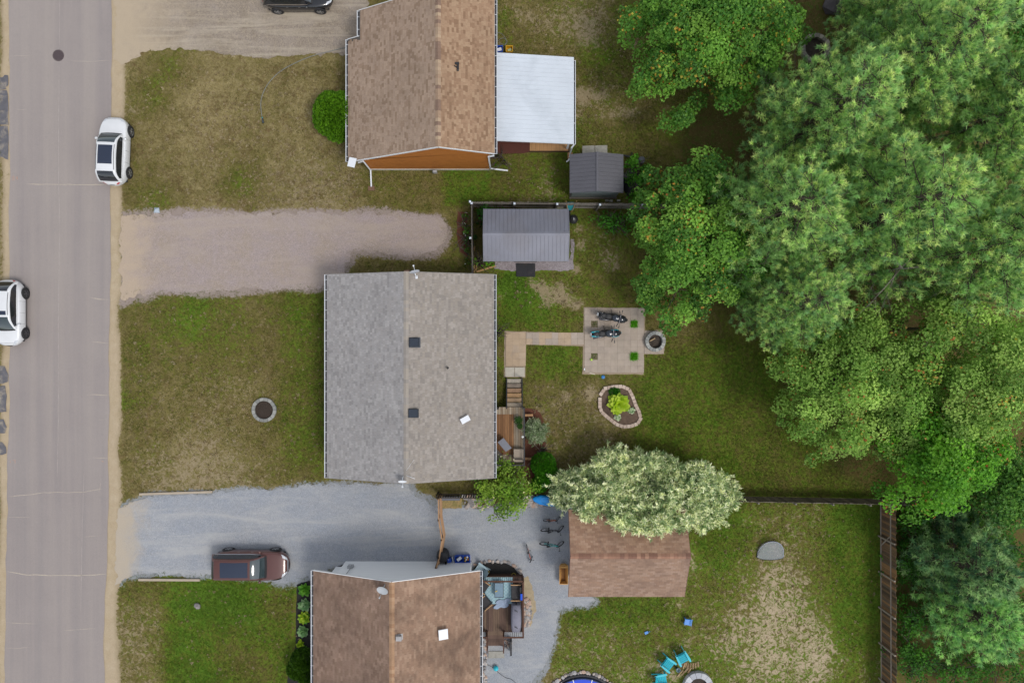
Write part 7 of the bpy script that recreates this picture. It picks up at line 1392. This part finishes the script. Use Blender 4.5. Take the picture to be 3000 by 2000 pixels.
rows = [[Vector(base[i]).lerp(Vector(arch[i]), f)+Vector((0,0,.06*math.sin(math.pi*f))) for i in range(n+1)] for f in (0,.25,.5,.75,1)]; mb.grid(rows); mb.grid([[Vector(arch[i]).lerp(Vector(top_[i]), f) for i in range(n+1)] for f in (0,.5,1)]); mb.build('net', M_net.m, t)
mb = MB(); mb.tube(base, .022, 8); mb.build('base_hoop', M_black, t); mb = MB(); mb.tube(arch, .014, 8); mb.build('arch_hoop', simple('hoop_grey', (.3,.31,.42), .5), t); mb = MB(); mb.tube(top_, .016, 8); mb.build('rear_hoop', M_black, t)
# toys
t = thing('toy_chair', P(2012,1816), R(-10), 'small blue plastic child chair on the play lawn', 'chair'); M_tb = simple('toy_blue', (.05,.22,.58), .4, var=.06); mb = MB(); mb.box((0,0,.26), (.42,.40,.04)); mb.build('seat', M_tb, t); mb = MB(); mb.bar((.0,.19,.28), (.0,.27,.60), .40, .03); mb.build('backrest', M_tb, t)
for sx in (-1,1):
    mb = MB(); mb.box((sx*.21,0,.40), (.04,.38,.03)); mb.build('armrest', M_tb, t)
    for sy in (-1,1): mb = MB(); mb.box((sx*.19,sy*.17,.13), (.05,.05,.26), taper=.85); mb.build('leg', M_tb, t)
def ball(px_, py_, r, mat, label, name='ball', cat='ball'): mb = MB(); mb.lathe([(max(.0001, r*math.sin(a)), r-r*math.cos(a)) for a in np.linspace(0, math.pi, 11)], 18, P(px_, py_, .006)); return tag(mb.build(name, mat), label, cat)
ball(1453,1953,.17,M_teal,'turquoise ball on the gravel beside the rocks'); ball(1732,1053,.085,simple('lime', (.42,.62,.10), .5),'small lime ball on the patio grass square')
mb = MB(); mb.lathe([(.0001,.03),(.05,.035),(.10,.03),(.125,.015),(.12,.0)], 20, P(1767,1104)); mb.lathe([(.03,.036),(.05,.042),(.06,.036)], 16, P(1767,1104)); tag(mb.build('flying_disc', simple('disc_blue', (.02,.16,.42), .4)), 'blue flying disc on the grass below the patio', 'disc')
t = thing('toy_scoop', P(1893,1851,.0), .4, 'tiny blue toy scoop on the play lawn', 'toy'); mb = MB(); mb.box((0,0,.05), (.2,.14,.09), taper=1.15); mb.build('scoop', M_tb, t); mb = MB(); mb.bar((.1,0,.06), (.26,0,.10), .03, .03); mb.build('handle', M_tb, t)
mb = MB(); mb.bar(P(1727,1092,.03), P(1743,1096,.03), .06, .05); tag(mb.build('wood_block', simple('pale_block', Ca('#d8cdb8'), .8)), 'short pale stick at the lower left corner of the patio', 'stick')
t = thing('garden_spike', P(1711,1081), 0, 'small white and black spike light at the patio corner', 'light'); mb = MB(); mb.tube([(0,0,0),(0,0,.22)], .02, 8); mb.build('stake', M_black, t); mb = MB(); mb.box((0,0,.26), (.06,.14,.08)); mb.build('lamp_head', M_white, t)
# landscaping timbers and marker
M_tim = simple('weathered_timber', Ca('#b5a794'), .9, var=.2, stretch=(1,8,8), scale=2)
for i, (a, b, lab) in enumerate((((409,1447),(622,1440),'long weathered timber along the top of the grey driveway'), ((406,1697),(586,1698),'long weathered timber along the bottom of the grey driveway'))):
    mb = MB(); A, B = P(*a, .07), P(*b, .07); mb.bar(A, B, .14, .13); tag(mb.build('landscape_timber', M_tim), lab, 'timber')
mb = MB(); p = P(459,617); mb.add([(-.2,-.15,0),(.2,-.15,0),(.16,.2,0),(-.16,.2,0),(0,0,.22),(.02,.05,.2)], [(0,1,4),(1,2,5,4),(2,3,5),(3,0,4,5)]); o = mb.build('survey_marker', simple('pale_blue_marker', Ca('#b9c6d2'), .6), None, p); tag(o, 'small pale blue cone marker at the edge of the upper lawn', 'marker')
mb = MB(); mb.box(P(1192,796,.1), (.36,.20,.2), .1); tag(mb.build('clay_block', simple('clay', Ca('#a37f6c'), .9)), 'clay coloured block at the top wall of the grey house', 'block')
# planks by the shed
M_plk = simple('yellow_plank', Ca('#b58f5e'), .85, var=.2, stretch=(1,6,6))
for a, b, w, lab in (((1396,796),(1452,779),.11,'yellow plank lying on the grass below the larger shed'), ((1398,770),(1394,792),.08,'short plank standing near the fence end'), ((1390,722),(1386,735),.14,'small board on the ground inside the fence'), ((1392,758),(1388,800),.09,'plank leaning along the weathered fence')):
    mb = MB(); mb.bar(P(*a, .05), P(*b, .05), w, .05); tag(mb.build('plank', M_plk), lab, 'plank')
pot(1391,695,.0,.17,'black pot plant inside the weathered fence',GR,9,h=.4,lr=.15)
# wheelbarrow leaning on the fence, tray up
t = thing('wheelbarrow', P(1668,610), 0, 'teal wheelbarrow leaning upright against the weathered fence', 'wheelbarrow'); mb = MB(); mb.add([(-.28,.10,1.15),(.28,.10,1.15),(.22,-.22,.45),(-.22,-.22,.45),(-.18,.20,1.0),(.18,.20,1.0),(.16,-.02,.55),(-.16,-.02,.55)], [(0,1,5,4),(1,2,6,5),(2,3,7,6),(3,0,4,7),(4,5,6,7),(0,3,2,1)]); mb.build('tray', simple('teal_steel', (.03,.25,.30), .4, var=.08), t)
for sx in (-1,1): mb = MB(); mb.bar((sx*.12,-.30,.30), (sx*.34,.16,1.55), .04, .04); mb.build('handle', M_plk, t)
mb = MB(); mb.lathe([(.10,-.05),(.18,-.05),(.2,0),(.18,.05),(.10,.05)], 18, (0,-.36,.2), M=Matrix.Rotation(math.pi/2,3,'Y')); mb.build('wheel', M_tyre, t)
t = thing('kettle_grill', P(1677,648), 0, 'round black kettle barbecue at the right end of the larger shed', 'grill'); mb = MB(); mb.lathe([(.0001,.42),(.2,.47),(.29,.62),(.30,.72),(.29,.74),(.22,.88),(.1,.95),(.0001,.96)], 22); mb.build('bowl', M_black, t); mb = MB(); mb.tube([(0,-.06,.95),(0,-.06,1.01),(0,.06,1.01),(0,.06,.95)], .015, 6); mb.build('lid_handle', M_white, t)
for k in range(3): a = k*2.1+.4; mb = MB(); mb.tube([(.12*math.cos(a),.12*math.sin(a),.5),(.30*math.cos(a),.30*math.sin(a),0)], .014, 6); mb.build('leg', M_steel, t)
# clutter behind the charcoal shed
t = thing('tarp_heap', P(1848,535), 0, 'black tarpaulin heap behind the charcoal shed', 'tarp'); rows = []
for i in range(14):
    a = 2*math.pi*i/14; rows.append([(f*.75*math.cos(a)*(1+.2*math.sin(3*a)), f*.85*math.sin(a)*(1+.15*math.cos(4*a)), (.5*(1-f)**.7+.12*float(fbm(np.array(math.cos(a)*f*3+5), np.array(math.sin(a)*f*3), 1, 3, 5)))*(1 if f < 1 else 0)) for f in (.02,.25,.5,.75,1)])
mb = MB(); mb.grid(rows, close_u=True); mb.build('tarp', simple('black_tarp', (.012,.011,.012), .4, var=.3), t); mb = MB(); mb.tube([(.18,.35,.40),(.26,.12,.45),(.2,-.1,.42)], .03, 8); mb.tube([(.26,.12,.45),(.34,.0,.42)], .02, 6); mb.build('white_hose', M_white, t)
mb = MB(); mb.lathe([(.22,0),(.22,.5),(.2,.52),(.0001,.51)], 22, P(1876,474)); tag(mb.build('metal_drum', simple('grey_drum', (.10,.105,.12), .5, .4)), 'round dark grey drum behind the charcoal shed', 'drum')
mb = MB(); mb.bar(P(1828,455,.05), P(1857,462,.6), .10, .04); mb.bar(P(1852,446,.1), P(1850,470,.3), .06, .04); tag(mb.build('garden_cart', M_black), 'dark cart handle lying behind the charcoal shed', 'cart')
for i, (a, b) in enumerate(((1778,588),(1790,589),(1812,588))):
    mb = MB(); mb.box(P(a, b, .1), (.22,.12,.2)); tag(mb.build('concrete_block', M_concrete), ['left concrete block at the foot of the charcoal shed', 'middle concrete block at the foot of the charcoal shed', 'right concrete block at the foot of the charcoal shed'][i], 'block')
for i, (a, b, lab) in enumerate(((1427,1675,'yellow pot in the black mulch bed beside the slatted chair'), (1505,1684,'yellow pot at the right end of the black mulch bed'))):
    c_ = P(a, b, .25); t = thing('flower_pot', (c_.x, c_.y, 0), 0, lab, 'pot'); mb = MB(); mb.lathe([(.0001,0),(.09,0),(.14,.24),(.15,.26),(.12,.26),(.10,.2),(.0001,.19)], 18); mb.build('pot', simple('yellow_glaze', Ca('#a8923c'), .4), t); mb = MB(); mb.lathe([(.0001,.205),(.11,.2)], 14); mb.build('soil', M_mulch, t)
# splash block and rock at the downspout
mb = MB(); mb.box(P(1088,552,.03), (.42,.3,.06)); tag(mb.build('splash_block', simple('clay_splash', Ca('#7b5f4b'), .9)), 'brown splash block under the left downspout of the tan roofed house', 'splash block')
# ================================================================ GRASS TUFTS
rng = np.random.default_rng(77); N = 950000
gx_ = rng.uniform(-34, 25, N); gy_ = rng.uniform(-23, 23.2, N); ppx = gx_/.0225+1500; ppy = 1000-gy_/.0225
iu = np.clip(((gx_+36.5)/.125).astype(int), 0, 584)+5; iv = np.clip(((gy_+25)/.125).astype(int), 0, 400)+5
lu_ = lush[iv, iu]; ba_ = bare[iv, iu]; li_ = litter[iv, iu]; sa_ = sand[iv, iu]
keep = rng.random(N) < np.clip(1.0-ba_*1.5, .03, 1)*(1-.8*li_)*np.clip(1-sa_*1.1, 0.01, 1)*(.25+.9*fbm(gx_, gy_, .8, 4, 61))*(1-.75*np.maximum(gry, pnk)[iv, iu])
fr = .35+.65*(fbm(gx_, gy_, 3.0, 2, 5))
for poly, g_ in ((DRIVE1, 10), (DRIVE2, 16), (DRIVE3, 12), (ROAD, 6)):
    d = polydist(ppx, ppy, poly); keep &= (d > -g_*(fbm(gx_, gy_, 1.3, 3, 71)-.3)*2.2)
for x0, y0, x1, y1 in ((-10.9,-8.1,-1.6,3.8), (-9.3,11.3,-1.4,20.3), (-11.6,-24,-2.6,-14.5), (3.85,-15.5,10.35,-10.7), (-1.6,5.2,3.4,8.1), (3.8,9.4,6.8,11.6), (-1.6,12.4,4,17.7), (-1.6,-7.9,.85,-4.2), (-2.7,-19,.8,-15.2)): keep &= ~((gx_ > x0) & (gx_ < x1) & (gy_ > y0) & (gy_ < y1))
for q in ([(1708,898),(1894,900),(1891,964),(1949,965),(1948,1040),(1889,1039),(1888,1099),(1704,1098)], [(1476,967),(1711,974),(1711,1016),(1543,1011),(1541,1108),(1474,1107)], [(1752,1155),(1772,1130),(1830,1126),(1848,1138),(1882,1220),(1870,1246),(1826,1256),(1800,1246),(1755,1208)], [(1535,1192),(1602,1192),(1615,1400),(1535,1400)], [(1450,760),(1685,760),(1685,800),(1450,800)], [(1334,615),(1374,615),(1374,755),(1334,755)], [(838,2150),(842,1950),(866,1700),(960,1690),(960,2150)], [(1405,1640),(1570,1640),(1570,1910),(1405,1910)], [(1286,1440),(1620,1440),(1620,1490),(1286,1490)]): keep &= ~inpoly(ppx, ppy, q)
keep &= np.hypot(ppx-775, ppy-1200) > 36
gx_, gy_, lu_ = gx_[keep], gy_[keep], np.clip(lu_[keep]+(fbm(gx_[keep], gy_[keep], 1.6, 4, 91)-.5)*1.0, 0, 1); n = min(len(gx_), 200000); sel = rng.permutation(len(gx_))[:n]; gx_, gy_, lu_ = gx_[sel], gy_[sel], lu_[sel]
k = 3; b = np.repeat(np.stack([gx_, gy_, np.full(n, -.01)], 1), k, 0)+np.concatenate([rng.normal(size=(n*k, 2))*.03, np.zeros((n*k, 1))], 1); d = rng.normal(size=(n*k, 3))*np.array([[.75,.75,.2]])+np.array([[0,0,.75]]); d /= np.linalg.norm(d, axis=1, keepdims=True)
dryc, midc, grc = np.array(C('#978a60', 1.15)), np.array(C('#6d6a36', 1.15)), np.array(C('#547022', 1.25)); L3 = lu_[:,None]; cc = np.where(L3 < .5, dryc+(midc-dryc)*L3*2, midc+(grc-midc)*(L3-.5)*2)*(.75+.5*rng.random((n, 1)))
o = link('grass', np_mesh('grass', *blades(b, d, .055+.07*rng.random(n*k), .024, np.repeat(cc, k, 0), rng), M_leaf)); tag(o, 'short tufts of lawn grass around the houses', 'grass', kind='stuff'); print('grass tufts', n)

rng = np.random.default_rng(99); pts = []
for (x0, y0, x1, y1, n_) in ((420,200,1010,600,520), (700,500,1050,615,330), (560,300,760,480,160), (380,900,940,1420,420), (1560,1130,1820,1380,300), (1500,820,1700,900,60), (520,1720,880,1980,120), (1650,1500,2560,1990,420), (1470,20,1960,400,260), (1480,480,1660,590,60)):
    pts.append(np.stack([rng.uniform(x0, x1, n_), rng.uniform(y0, y1, n_)], 1))
pp = np.concatenate(pts); ok = np.ones(len(pp), bool)
for poly in (DRIVE1, DRIVE2, DRIVE3, ROAD, [(1752,1155),(1772,1130),(1830,1126),(1848,1138),(1882,1220),(1870,1246),(1826,1256),(1800,1246),(1755,1208)], [(1660,1440),(2030,1440),(2030,1755),(1660,1755)]): ok &= ~inpoly(pp[:,0], pp[:,1], poly)
ok &= np.hypot(pp[:,0]-775, pp[:,1]-1200) > 42; pp = pp[ok]; n = len(pp); k = 14; r_ = .05+.11*rng.random(n)**2
c0 = np.stack([(pp[:,0]-1500)*.0225, (1000-pp[:,1])*.0225, np.full(n, .012)], 1); b = np.repeat(c0, k, 0); d = rng.normal(size=(n*k, 3))*np.array([[1,1,.22]])+np.array([[0,0,.25]]); d /= np.linalg.norm(d, axis=1, keepdims=True)
cc = np.repeat(pal([C('#b5a482', .9), C('#a8966f', .9), C('#c2b292', .9), C('#9a8a66', .9)], n, rng), k, 0)
o = link('dead_grass', np_mesh('dead_grass', *lance(b, d, np.repeat(r_, k), .035, cc, rng), M_leaf)); tag(o, 'scattered pale tufts of dead grass on the lawns', 'grass', kind='stuff')
